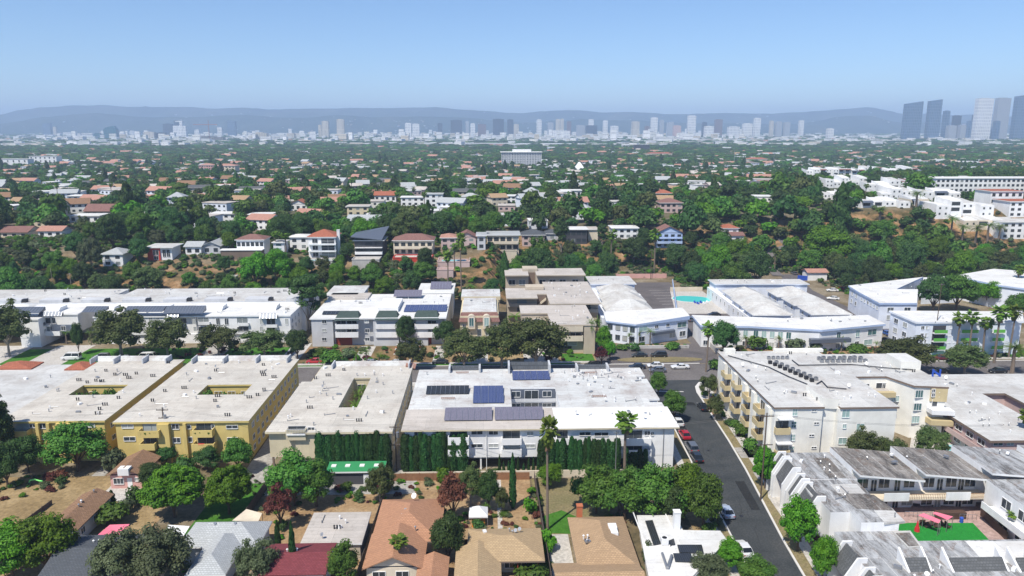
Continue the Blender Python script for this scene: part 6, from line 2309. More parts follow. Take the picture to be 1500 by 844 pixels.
for i in range(6):
 x, y = cw(1352 + i * 7, 770 + (i % 2) * 3)
 b = MB()
 b.rbox(x, y, .62, 1.0, .5, .12, .3 * i)
 b.rbox(x, y + .3, .7, 1.0, .12, .5, .3 * i)
 for d_ in (-.4, .4):
  b.rbox(x + d_, y, .29, .08, .45, .35, .3 * i)
 info(b.build('garden_bench', 'dark_timber'), '%s dark bench under the pink canopies on the green court' % ORD[i], 'bench', 'dark seats on the green court')
x, y = cw(1343, 778)
b = MB()
b.tube((x, y, .29), (x, y, 1.0), .45, .35, n=8)
b.tube((x, y, 1.0), (x, y, 2.2), .28, .06, n=8)
info(b.build('folded_umbrella', 'red_fabric'), 'folded red umbrella at the edge of the green court', 'umbrella')
x, y = cw(1408, 765)
b = MB()
b.tube((x, y, .3), (x, y, 1.1), .3, n=10)
b.tube((x, y, 1.1), (x, y, 1.3), .34, .1, n=10)
info(b.build('rubbish_bin', 'blue_canvas'), 'small blue bin beside the green court', 'bin')
r = thing('yard_railing', 'thin grey railing between the pink patio and the green court', 'railing', (*cw(1325, 757), .3))
b = MB()
pa, pb = cw(1325, 757), cw(1430, 762)
for k in range(18):
 u = k / 17
 x, y = pa[0] + (pb[0] - pa[0]) * u, pa[1] + (pb[1] - pa[1]) * u
 b.box(x - .025, x + .025, y - .025, y + .025, .29, 1.3)
b.tube((*pa, 1.3), (*pb, 1.3), .03, n=5)
b.tube((*pa, .8), (*pb, .8), .02, n=5)
b.build('bars', 'rim_metal', r)
r = thing('deck_wall', 'brown timber screen with a small deck on the far side of the green court', 'screen', (*cw(1440, 770), .3))
b = MB()
b.prism([cw(1436, 754), cw(1456, 750), cw(1480, 780), cw(1474, 790)], .28, .5)
b.build('deck', 'pale_tan_stucco', r)
for p_, q_ in (((1436, 755), (1474, 792)), ((1436, 754), (1456, 750))):
 p, q = cw(*p_), cw(*q_)
 b = MB()
 L = math.hypot(q[0] - p[0], q[1] - p[1])
 b.rbox((p[0] + q[0]) / 2, (p[1] + q[1]) / 2, .3, L, .12, 1.5, math.atan2(q[1] - p[1], q[0] - p[0]))
 b.build('screen', 'dark_timber', r)
# ------------------------------------------------------------------ houses on the hill
def hillhouse(label, px0, px1, pyr, pyb, depth, roof, rise, roofm, wallm, storeys, glass='dark_glass', ww=1.8, bal=None, nwin=None, name='house', over=.6, inset=0, win=True, cat='house', group=None):
 xm = (px0 + px1) / 2
 x, y, z = G(xm, pyb)
 x0, x1 = D(px0, pyr, y)[0], D(px1, pyr, y)[0]
 zt = D(xm, pyr, y)[2]
 zt = max(zt, z + 2.3)
 r_ = thing(name, label, cat, (x, y + depth / 2, z), group=group)
 wall_box(r_, x0, x1, y, y + depth, min(z, gz(x, y + depth)) - 3, zt - .26, wallm)
 if roof == 'hip':
  hip(r_, x0, x1, y, y + depth, zt, rise, roofm, over, ridge='x' if x1 - x0 > depth else 'y')
 elif roof == 'gable':
  gable(r_, x0, x1, y, y + depth, zt, rise, roofm, over, 'x', wallm)
 elif roof == 'gabley':
  gable(r_, x0, x1, y, y + depth, zt, rise, roofm, over, 'y', wallm)
 else:
  b_ = MB()
  b_.box(x0 - over, x1 + over, y - over, y + depth + over, zt - .258, zt + .05, 1, 0)
  b_.build('roof', [roofm, 'white_paint'], r_)
 h = (zt - .3 - z) / storeys
 n_ = nwin or max(1, int((x1 - x0) / 3.2))
 if win:
  for s_ in range(storeys):
   for k in range(n_):
    u = x0 + (x1 - x0) * (k + .5) / n_
    window(r_, 'S', u, y, z + h * (s_ + .52), min(ww, (x1 - x0) / n_ * .75), h * .52, 2, glass, sub=False)
 for s_ in (bal or ()):
  balcony(r_, x0 + .3, x1 - .3, y, z + h * s_ + .1, 1.6, .95, wallm if wallm != 'dark_stucco' else 'white_stucco', 'rail' if s_ % 2 == 0 and wallm != 'white_stucco' else 'solid', door=False)
 OCCB.append((x0 - 1, x1 + 1, y - 2, y + depth + 1))
 VIS.append((px0, px1, pyr, pyb, y))
 return r_, (x0, x1, y, y + depth, z, zt)
hillhouse('white house with pale grey hipped roof half hidden by trees on the western slope', 149, 179, 372, 390, 9, 'hip', 2.0, 'shingle_pale', 'white_stucco', 2)
r, e = hillhouse('modern flat roofed hillside house, red stucco half and white half with tall windows', 216, 251, 362, 381, 9, 'flat', 0, 'roof_light', 'white_stucco', 1, ww=2.0, nwin=2, over=1.2, win=False)
wall_box(r, e[0] - .06, e[0] + (e[1] - e[0]) * .52, e[2] - .5, e[2] - .01, e[4] - 1, e[5] - .4, 'red_stucco')
window(r, 'S', e[0] + 3.4, e[2] - .5, e[4] + 3.2, 2.2, 2.0, 2, 'dark_glass')
window(r, 'S', e[0] + 3.4, e[2] - .5, e[4] + 1.0, 1.8, 1.6, 2, 'dark_glass')
for u in (.68, .85):
 window(r, 'S', e[0] + (e[1] - e[0]) * u, e[2], e[4] + 2.8, 1.3, 3.0, 2, 'dark_glass')
hillhouse('low white house with grey roof, red door and red terrace wall on the slope', 271, 294, 361, 373, 8, 'gable', 1.5, 'shingle_pale', 'white_stucco', 1)
r, e = hillhouse('white wing with grey roof stepping back behind the red terrace', 296, 322, 360, 372, 14, 'gabley', 1.6, 'shingle_pale', 'grey_stucco', 1)
r, e = hillhouse('wide hillside house with brown hipped roof, white sun room and dark screened lower storey', 346, 386, 351, 376, 9, 'hip', 1.8, 'tile_brown', 'white_stucco', 2, nwin=6)
b = MB()
b.box(e[0] - 5.5, e[1], e[2] - 3.6, e[2] - .01, e[4] - 2.5, e[4] + 3.2)
b.build('screened_porch', 'brown_stucco', r)
b = MB()
b.box(e[0] - 6, e[1] + .3, e[2] - 3.9, e[2] - .02, e[4] + 3.21, e[4] + 3.5)
b.build('terrace', 'white_stucco', r)
hillhouse('low white flat roofed house with teal windows beside the palms', 400, 416, 355, 374, 7, 'flat', 0, 'roof_light', 'white_stucco', 3, 'teal_glass', 2.2)
hillhouse('small white cube house set back behind the red tiled villa', 424, 451, 347, 366, 8, 'hip', .8, 'roof_white', 'white_stucco', 2)
r, e = hillhouse('three storey white villa with red tiled hipped roof above a pool terrace', 451, 491, 347, 378, 11, 'hip', 2.6, 'tile_red', 'white_stucco', 3, win=False)
hs = (e[5] - .3 - e[4]) / 3
for k in range(3):
 window(r, 'S', e[0] + (e[1] - e[0]) * .25, e[2], e[4] + hs * (k + .5), 2.2, hs * .6, 2, 'dark_glass')
 window(r, 'S', e[0] + (e[1] - e[0]) * .72, e[2], e[4] + hs * (k + .48), 5.4, hs * .72, 4, 'dark_glass', name='sliding_door')
 if k:
  balcony(r, e[0] + .2, e[1] + .4, e[2], e[4] + hs * k + .12, 1.6, .35, 'white_stucco', 'solid', door=False)
chimney(r, e[1] + .8, e[2] + 3, e[4], e[5] + 2.4, 'white_stucco', 1.2)
def terrace(label, px0, px1, pyt, pyb, deep, mat, pool=None, name='retaining_terrace', top='pale_paving'):
 "a walled platform on the slope, maybe with a pool let into it"
 x, y, z = G((px0 + px1) / 2, pyb)
 x0, x1 = D(px0, pyb, y)[0], D(px1, pyb, y)[0]
 zt = max(z + .8, D((px0 + px1) / 2, pyt, y + .1)[2])
 zt = min(zt, z + 5)
 r_ = thing(name, label, 'terrace', (x, y, z))
 b_ = MB()
 b_.box(x0, x1, y, y + deep, z - 3, zt, 0, 1)
 b_.build('platform', [mat, mat if top is None else top], r_)
 b_ = MB()
 b_.rim([(x0 - .1, x1 + .1, y - .1, y + deep)], [], zt + .002, zt + .35, .3)
 b_.build('coping', mat, r_)
 OCCB.append((x0, x1, y - 1, y + deep))
 if pool:
  b_ = MB()
  b_.box(x0 + (x1 - x0) * .12, x0 + (x1 - x0) * .88, y + .9, y + deep * .55, zt - .2, zt + .06)
  info(b_.build('swimming_pool', pool), 'turquoise pool let into the %s' % label.split(',')[0][:60], 'pool')
 return r_, (x0, x1, y, zt)
terrace('pale pool terrace below the red tiled villa', 446, 487, 383, 390, 7, 'retaining_concrete', 'pale_pool_water')
r, e = hillhouse('dark modern three storey house with slate butterfly roof rising to a point', 519, 561, 352, 381, 11, 'flat', 0, 'slate_metal', 'dark_stucco', 3, nwin=3, ww=3.2, bal=(1, 2))
b = MB()
x0, x1, y0, y1, zt = e[0] - 1.2, e[1] + 1.2, e[2] - 1.6, e[3] + 1, e[5]
b.hexa([(x0, y0, zt + 1.5), (x1 - 1.5, y0, zt + .1), (x1, y1, zt + 4.0), (x0, y1, zt + 1.4), (x0, y0, zt + 1.8), (x1 - 1.5, y0, zt + .4), (x1, y1, zt + 4.4), (x0, y1, zt + 1.8)])
b.build('butterfly_roof', 'slate_metal', r)
terrace('white stepped garden terrace below the slate butterfly roof', 516, 556, 381, 395, 7, 'retaining_concrete')
r, e = hillhouse('wide hillside house with brown hipped tile roof over a shaded veranda', 576, 634, 352, 374, 10, 'hip', 2.2, 'tile_brown', 'pale_tan_stucco', 2, nwin=6, bal=(1,))
terrace('white terrace with a long red wall below the brown tiled roof', 576, 633, 378, 384, 7, 'red_stucco', None, 'retaining_terrace', 'pale_paving')
hillhouse('pink stucco house with white fascia among palms', 646, 668, 348, 364, 9, 'hip', 1.2, 'tile_pink', 'dusty_pink_stucco', 2)
hillhouse('pink hillside house with brown pitched roofs beside the tall palm', 670, 697, 347, 362, 9, 'gabley', 2.0, 'tile_brown', 'dusty_pink_stucco', 2)
hillhouse('narrow grey house squeezed beside the white balconied house', 699, 711, 345, 366, 10, 'flat', 0, 'roof_grey', 'grey_stucco', 2)
r, e = hillhouse('white and tan house with grey flat roof and two long balconies', 713, 760, 344, 368, 12, 'flat', 0, 'roof_grey', 'pale_tan_stucco', 2, nwin=5, ww=2.4, bal=(1,), over=.8)
terrace('pink paved terraces with planters stepping down below the pink houses', 641, 688, 384, 392, 10, 'dusty_pink_stucco', 'pale_pool_water', top='pink_paving')
terrace('lower salmon coloured garden terrace by the date palms', 640, 664, 396, 408, 5, 'dusty_pink_stucco', top='pink_paving')
terrace('pale stone terrace under the white balconied house', 722, 757, 368, 376, 5, 'pale_tan_stucco')
r, e = hillhouse('two storey house with grey hipped roof and white lower windows', 765, 798, 344, 361, 10, 'hip', 2.2, 'shingle_charcoal', 'dusty_pink_stucco', 2)
hillhouse('low grey roofed wing behind the grey hipped house', 800, 818, 342, 352, 8, 'hip', 1.6, 'shingle_charcoal', 'grey_stucco', 1)
r, e = hillhouse('glass fronted modern house with white flat roof', 828, 860, 336, 358, 10, 'flat', 0, 'roof_white', 'dark_stucco', 2, nwin=4, ww=2.6, over=.7)
hillhouse('plain tan block with flat roof attached to the glass fronted house', 862, 876, 336, 353, 10, 'flat', 0, 'roof_beige', 'pale_tan_stucco', 1, win=False)
hillhouse('white house glimpsed between the trunks of tall trees', 897, 935, 334, 350, 10, 'flat', 0, 'roof_white', 'white_stucco', 2)
r, e = hillhouse('pale blue and white gabled house with two verandas beside a tall palm', 962, 1000, 341, 363, 10, 'gabley', 3.0, 'tile_brown', 'blue_stucco', 3, nwin=4, bal=(1, 2))
hillhouse('white house with red tiled roof on the wooded eastern rise', 1060, 1082, 334, 345, 9, 'hip', 1.6, 'tile_red', 'white_stucco', 1)
hillhouse('white stucco house below the red tiled one beside the winding drive', 1072, 1090, 345, 356, 8, 'gable', 1.2, 'tile_brown', 'white_stucco', 1)
terrace('long pale retaining wall on the bare western slope', 318, 346, 406, 413, 3, 'retaining_concrete', top=None)
r, e = hillhouse('white garden shed with pink roof behind blue tarpaulins', 1184, 1212, 399, 411, 6, 'gable', 1.0, 'tile_pink', 'white_stucco', 1, win=False)
for i, (a, b_, lb) in enumerate(((1168, 1183, 'larger'), (1184, 1197, 'smaller'))):
 x0, y, z = W(a, 411)
 x1 = W(b_, 411)[0]
 b = MB()
 b.prism([(x0, y), (x1, y), (x1, y + .1), (x0, y + .1)], -.1, [2.4, 2.0, 2.0, 2.4])
 info(b.build('tarpaulin', 'blue_canvas'), '%s blue tarpaulin screen at the head of the sloping parking court' % lb, 'tarpaulin')
# houses up to the plateau
for a in (('white flat roofed modern house above the wooded western slope', 307, 345, 313, 323, 11, 'flat', 0, 'roof_white', 'white_stucco', 1),
  ('white modern house with a raised corner tower among trees', 364, 397, 314, 329, 10, 'flat', 0, 'roof_white', 'white_stucco', 2),
  ('white house with orange tiled roof beside a tan gravel court', 424, 449, 299, 309, 10, 'gabley', 2.4, 'tile_red', 'white_stucco', 1),
  ('wide white three part house with small tower on the plateau', 587, 622, 289, 302, 10, 'flat', 0, 'roof_white', 'white_stucco', 2),
  ('white house with glazed tower and balconies beside the three part house', 622, 648, 284, 304, 9, 'flat', 0, 'roof_grey', 'white_stucco', 3),
  ('square beige house with flat roofs and deep windows', 508, 540, 302, 316, 10, 'flat', 0, 'roof_beige', 'beige_stucco', 2),
  ('house with orange red tile roof and white gable end', 548, 580, 286, 296, 10, 'gable', 2.2, 'tile_red', 'white_stucco', 1),
  ('low white modern house with wide terraces before dense trees', 727, 763, 287, 297, 10, 'flat', 0, 'roof_white', 'white_stucco', 2),
  ('white flat roofed house with small upper box on the plateau', 820, 852, 279, 290, 10, 'flat', 0, 'roof_white', 'white_stucco', 1),
  ('pink house with brown roofs stacked up the eastern rise', 967, 1000, 297, 312, 11, 'hip', 2.2, 'tile_brown', 'dusty_pink_stucco', 2),
  ('tan house with red tile roof above the eastern rise', 960, 985, 283, 292, 10, 'hip', 2.2, 'tile_red', 'pale_tan_stucco', 1),
  ('white flat house with terrace on the western plateau', 101, 145, 316, 326, 11, 'flat', 0, 'roof_white', 'white_stucco', 1),
  ('barn like house with large brown pitched roof', 123, 163, 309, 318, 12, 'gable', 3.2, 'tile_brown', 'tan_stucco', 1),
  ('white two storey house beside a dark cypress on the western plateau', 98, 131, 287, 298, 10, 'flat', 0, 'roof_white', 'white_stucco', 2),
  ('small white house with pale gabled roof among western trees', 84, 103, 272, 279, 10, 'gable', 1.6, 'shingle_pale', 'white_stucco', 1),
  ('low house with long terracotta roof at the western picture edge', 0, 40, 340, 348, 11, 'gable', 2.0, 'tile_brown', 'pale_tan_stucco', 1),
  ('white house with red chimney beside the terracotta roof', 55, 90, 338, 347, 9, 'gable', 1.6, 'tile_pink', 'white_stucco', 1)):
 hillhouse(*a)
# stepped white condominiums on the eastern hill
q = random.Random(5)
GC = 'stepped white condominiums on the eastern hill'
for i, (a, b_, t_, f_, d, brown, lb) in enumerate((
  (1180, 1255, 246, 260, 16, 0, 'white stepped condominium at the far end of the hill terrace, palm before it'),
  (1256, 1350, 245, 258, 18, 1, 'long white condominium with brown roof patches on the crest of the hill'),
  (1206, 1268, 260, 275, 14, 1, 'white condominium with brown roofed balconies in the second tier'),
  (1268, 1318, 264, 280, 14, 0, 'white condominium with sloping parapets at the middle of the terrace'),
  (1316, 1352, 262, 272, 16, 2, 'condominium under a broad brown pitched roof with a white hatch'),
  (1205, 1240, 280, 292, 12, 0, 'low white wing half hidden by the tall conical tree'),
  (1285, 1352, 276, 292, 16, 0, 'white curved parapet condominium before the brown pitched roof'),
  (1333, 1362, 290, 300, 12, 3, 'small block with pale tan pitched roof below the white terraces'),
  (1350, 1408, 274, 294, 16, 0, 'white condominium stepping down beside the dark round trees'),
  (1368, 1450, 290, 316, 18, 1, 'large white condominium with curving stepped parapets above the palm row'),
  (1405, 1468, 312, 331, 13, 3, 'rounded white and tan condominium just behind the palm row'),
  (1262, 1330, 291, 303, 14, 0, 'low white condominium range above the dark conifers'),
  (1395, 1445, 262, 274, 14, 0, 'white condominium under the ribbon windowed block'),
  (1452, 1520, 318, 340, 14, 1, 'white condominium with brown balcony roofs at the eastern edge'))):
 x, y, z = G((a + b_) / 2, f_)
 r = thing('condominium_building', lb, 'apartment building', (x, y + d / 2, z), group=GC)
 xa, xb_ = D(a, t_, y)[0], D(b_, t_, y)[0]
 ztop = D((a + b_) / 2, t_, y)[2]
 OCCB.append((xa - 1, xb_ + 1, y - 3, y + d + 1))
 VIS.append((a, b_, t_, f_, y))
 n_ = max(3, int((xb_ - xa) / 6.5))
 for k in range(n_):
  u0, u1 = xa + (xb_ - xa) * k / n_ + .02, xa + (xb_ - xa) * (k + 1) / n_ - .02
  off_, drop = q.choice((0, 1.6, 3.2, 4.6)), q.choice((0, 1.2, 2.6, 3.4))
  y0, zt = y - off_, max(z + 3.2, ztop - drop)
  yb_ = y + d - q.choice((0, 3, 6))
  wall_box(r, u0, u1, y0, yb_, z - 4, zt - .2, 'white_stucco' if brown != 3 else 'pale_tan_stucco')
  b = MB()
  b.prism([(u0 + .1, y0 + 1.5), (u1 - .1, y0 + 1.5), (u1 - .1, yb_), (u0 + .1, yb_)], zt - .198, [zt + .1, zt + .1, zt + 1.4, zt + 1.4] if k % 3 else zt + .1)
  b.build('roof', ('roof_white', 'roof_coated', 'roof_light')[(k + i) % 3] if brown != 2 else 'tile_brown', r)
  b = MB()
  hh = q.choice((.7, 1.2, 1.9))
  b.prism([(u0, y0), (u0 + .3, y0), (u0 + .3, yb_), (u0, yb_)], zt - .19, [zt + .3, zt + .3, zt + hh, zt + hh])
  b.build('stepped_parapet', 'white_stucco', r)
  m_ = (u0 + u1) / 2
  for s_ in range(max(1, int((zt - z) / 3))):
   zz = zt - 1.7 - 3 * s_
   if q.random() < .45:
    window(r, 'S', m_, y0, zz, (u1 - u0) * .6, 1.9, 2, 'dark_glass', name='sliding_door', sub=False)
    if s_ == 0 and q.random() < .7:
     b = MB()
     b.hexa([(u0 + .2, y0 - 1.9, zt - .9), (u1 - .2, y0 - 1.9, zt - .9), (u1 - .2, y0 - .01, zt - .3), (u0 + .2, y0 - .01, zt - .3), (u0 + .2, y0 - 1.9, zt - .7), (u1 - .2, y0 - 1.9, zt - .7), (u1 - .2, y0 - .01, zt + .2), (u0 + .2, y0 - .01, zt + .2)])
     b.build('balcony_roof', q.choice(('tile_brown', 'slate_metal', 'tile_brown')), r)
   else:
    for u in (-.22, .22):
     window(r, 'S', m_ + (u1 - u0) * u, y0, zz, 1.0, 1.1, 1, 'dark_glass', sub=False)
for a in (('long three storey white block with ribbon windows above the trees at the eastern edge', 1372, 1530, 261, 282, 16, 'flat', 0, 'roof_white', 'white_stucco', 3),
  ('white flats with orange tile canopies at the eastern edge', 1452, 1500, 280, 300, 14, 'flat', 0, 'tile_red', 'white_stucco', 2),
  ('white block with orange roof strip below the ribbon window block', 1480, 1540, 295, 318, 14, 'flat', 0, 'tile_red', 'white_stucco', 3),
  ('pale terraced flats at the eastern edge behind dark conifers', 1470, 1540, 325, 350, 14, 'flat', 0, 'roof_light', 'white_stucco', 3)):
 hillhouse(*a, name='apartment_building', cat='apartment building')
# blue awning at the eastern edge
x, y, z = G(1490, 392)
b = MB()
P_ = [D(1467, 372, y), D(1478, 383, y), D(1505, 388, y), D(1505, 396, y), D(1478, 391, y)]
b.v += [tuple(p) for p in P_] + [(p[0], p[1] + 1.5, p[2]) for p in P_]
b.f += [(0, 4, 3, 2, 1), (5, 6, 7, 8, 9), (0, 1, 6, 5), (1, 2, 7, 6), (2, 3, 8, 7), (3, 4, 9, 8), (4, 0, 5, 9)]
b.m += [0] * 7
info(b.build('blue_awning', 'blue_canvas'), 'curved bright blue canvas fence beside the slope at the eastern edge', 'awning')
# winding drive on the eastern rise
dr = [(1140, 405), (1130, 395), (1122, 380), (1134, 366), (1150, 360), (1142, 348), (1128, 338)]
b = MB()
PP = [G(*p) for p in dr]
for i in range(len(PP) - 1):
 p, q_ = Vector(PP[i]), Vector(PP[i + 1])
 d = (q_ - p)
 s = Vector((-d.y, d.x, 0)).normalized() * 2.4
 if i == 0:
  last = (p - s, p + s)
 cur = (q_ - s, q_ + s)
 b.face([tuple(v + Vector((0, 0, .35))) for v in (last[0], last[1], cur[1], cur[0])])
 last = cur
info(b.build('drive', 'old_asphalt'), kind='structure')
# ------------------------------------------------------------------ city far behind
def towermat(name, wall, glass, fw=3.4, fh=3.6, mort=.9):
 "facade of regular windows between piers and floor bands"
 m, n, b = newmat(name)
 tc = nd(n, 'ShaderNodeTexCoord')
 s = nd(n, 'ShaderNodeSeparateXYZ')
 n.links.new(tc.outputs['Object'], s.inputs[0])
 a = nd(n, 'ShaderNodeMath', operation='ADD')
 n.links.new(s.outputs[0], a.inputs[0])
 n.links.new(s.outputs[1], a.inputs[1])
 c = nd(n, 'ShaderNodeCombineXYZ')
 n.links.new(a.outputs[0], c.inputs[0])
 n.links.new(s.outputs[2], c.inputs[1])
 br = nd(n, 'ShaderNodeTexBrick')
 br.offset = 0
 br.inputs['Color1'].default_value = (*glass, 1)
 br.inputs['Color2'].default_value = (*[k * 1.5 for k in glass], 1)
 br.inputs['Mortar'].default_value = (*wall, 1)
 br.inputs['Scale'].default_value = 1
 br.inputs['Mortar Size'].default_value = mort
 br.inputs['Mortar Smooth'].default_value = 0
 br.inputs['Brick Width'].default_value = fw
 br.inputs['Row Height'].default_value = fh
 n.links.new(c.outputs[0], br.inputs['Vector'])
 n.links.new(br.outputs[0], b.inputs['Base Color'])
 b.inputs['Roughness'].default_value = .35
towermat('facade_white', (.78, .77, .75), (.30, .32, .36), 9, 16, 2.4)
towermat('facade_cream', (.62, .56, .46), (.3, .28, .25), 8, 60, 1.8)
towermat('facade_brown', (.22, .15, .14), (.08, .07, .08), 5, 4, .9)
towermat('facade_dark', (.06, .07, .09), (.03, .035, .05), 5, 4, .6)
towermat('facade_blue', (.16, .22, .30), (.05, .09, .15), 9, 14, 1.3)
towermat('facade_teal', (.05, .18, .20), (.02, .07, .10), 14, 12, 1.0)
towermat('facade_grey', (.4, .42, .45), (.15, .17, .2), 5, 4, 1.0)
towermat('facade_concrete', (.30, .27, .24), (.04, .04, .04), 7, 4, .8)
towermat('facade_pink', (.62, .42, .38), (.2, .16, .16), 5, 4, 1.1)
def tower(label, px0, px1, pt, dist, mat, depth=26, crown=None, name='tower_block', group='towers on the skyline', steps=None, z0=-6, rz=0.0):
 a, c = D(px0, pt, dist), D(px1, pt, dist)
 x0, x1, zt = a[0], c[0], a[2]
 depth = min(depth, (x1 - x0) * .8)
 sh = depth * abs(x0) / dist
 if x0 > 0:
  x0 += sh
 else:
  x1 -= sh
 r_ = thing(name, label, 'tower', ((x0 + x1) / 2, dist + depth / 2, z0), group=group)
 b_ = MB()
 w = x1 - x0
 if steps:
  for u0, u1, hh in steps:
   b_.box(x0 + w * u0, x0 + w * u1 - .05, dist + (1 - hh) * 6, dist + depth, z0, z0 + (zt - z0) * hh)
 else:
  b_.box(x0, x1, dist, dist + depth, z0, zt)
 b_.build('wall', mat, r_)
 b_ = MB()
 if crown == 'taper':
  b_.hexa([(x0, dist, zt), (x1, dist, zt), (x1, dist + depth, zt), (x0, dist + depth, zt), (x0 + w * .25, dist, zt + w * .2), (x1 - w * .2, dist, zt + w * .28), (x1 - w * .2, dist + depth, zt + w * .28), (x0 + w * .25, dist + depth, zt + w * .2)])
  b_.build('roof_crown', mat, r_)
 elif crown == 'slant':
  b_.hexa([(x0, dist, zt), (x1, dist, zt), (x1, dist + depth, zt), (x0, dist + depth, zt), (x0, dist, zt + 1), (x1, dist, zt + w * .16), (x1, dist + depth, zt + w * .16), (x0, dist + depth, zt + 1)])
  b_.build('roof_crown', mat, r_)
 else:
  hh = 3.5
  b_.box(x0 + w * .2, x1 - w * .25, dist + depth * .2, dist + depth * .8, zt * (steps and .97 or 1) + .01, zt + hh)
  b_.build('plant_room', mat, r_)
  b_ = MB()
  if not steps:
   b_.rim([(x0, x1, dist, dist + depth)], [], zt + .02, zt + 1.4, 1.0)
   b_.build('parapet', mat, r_)
 return r_
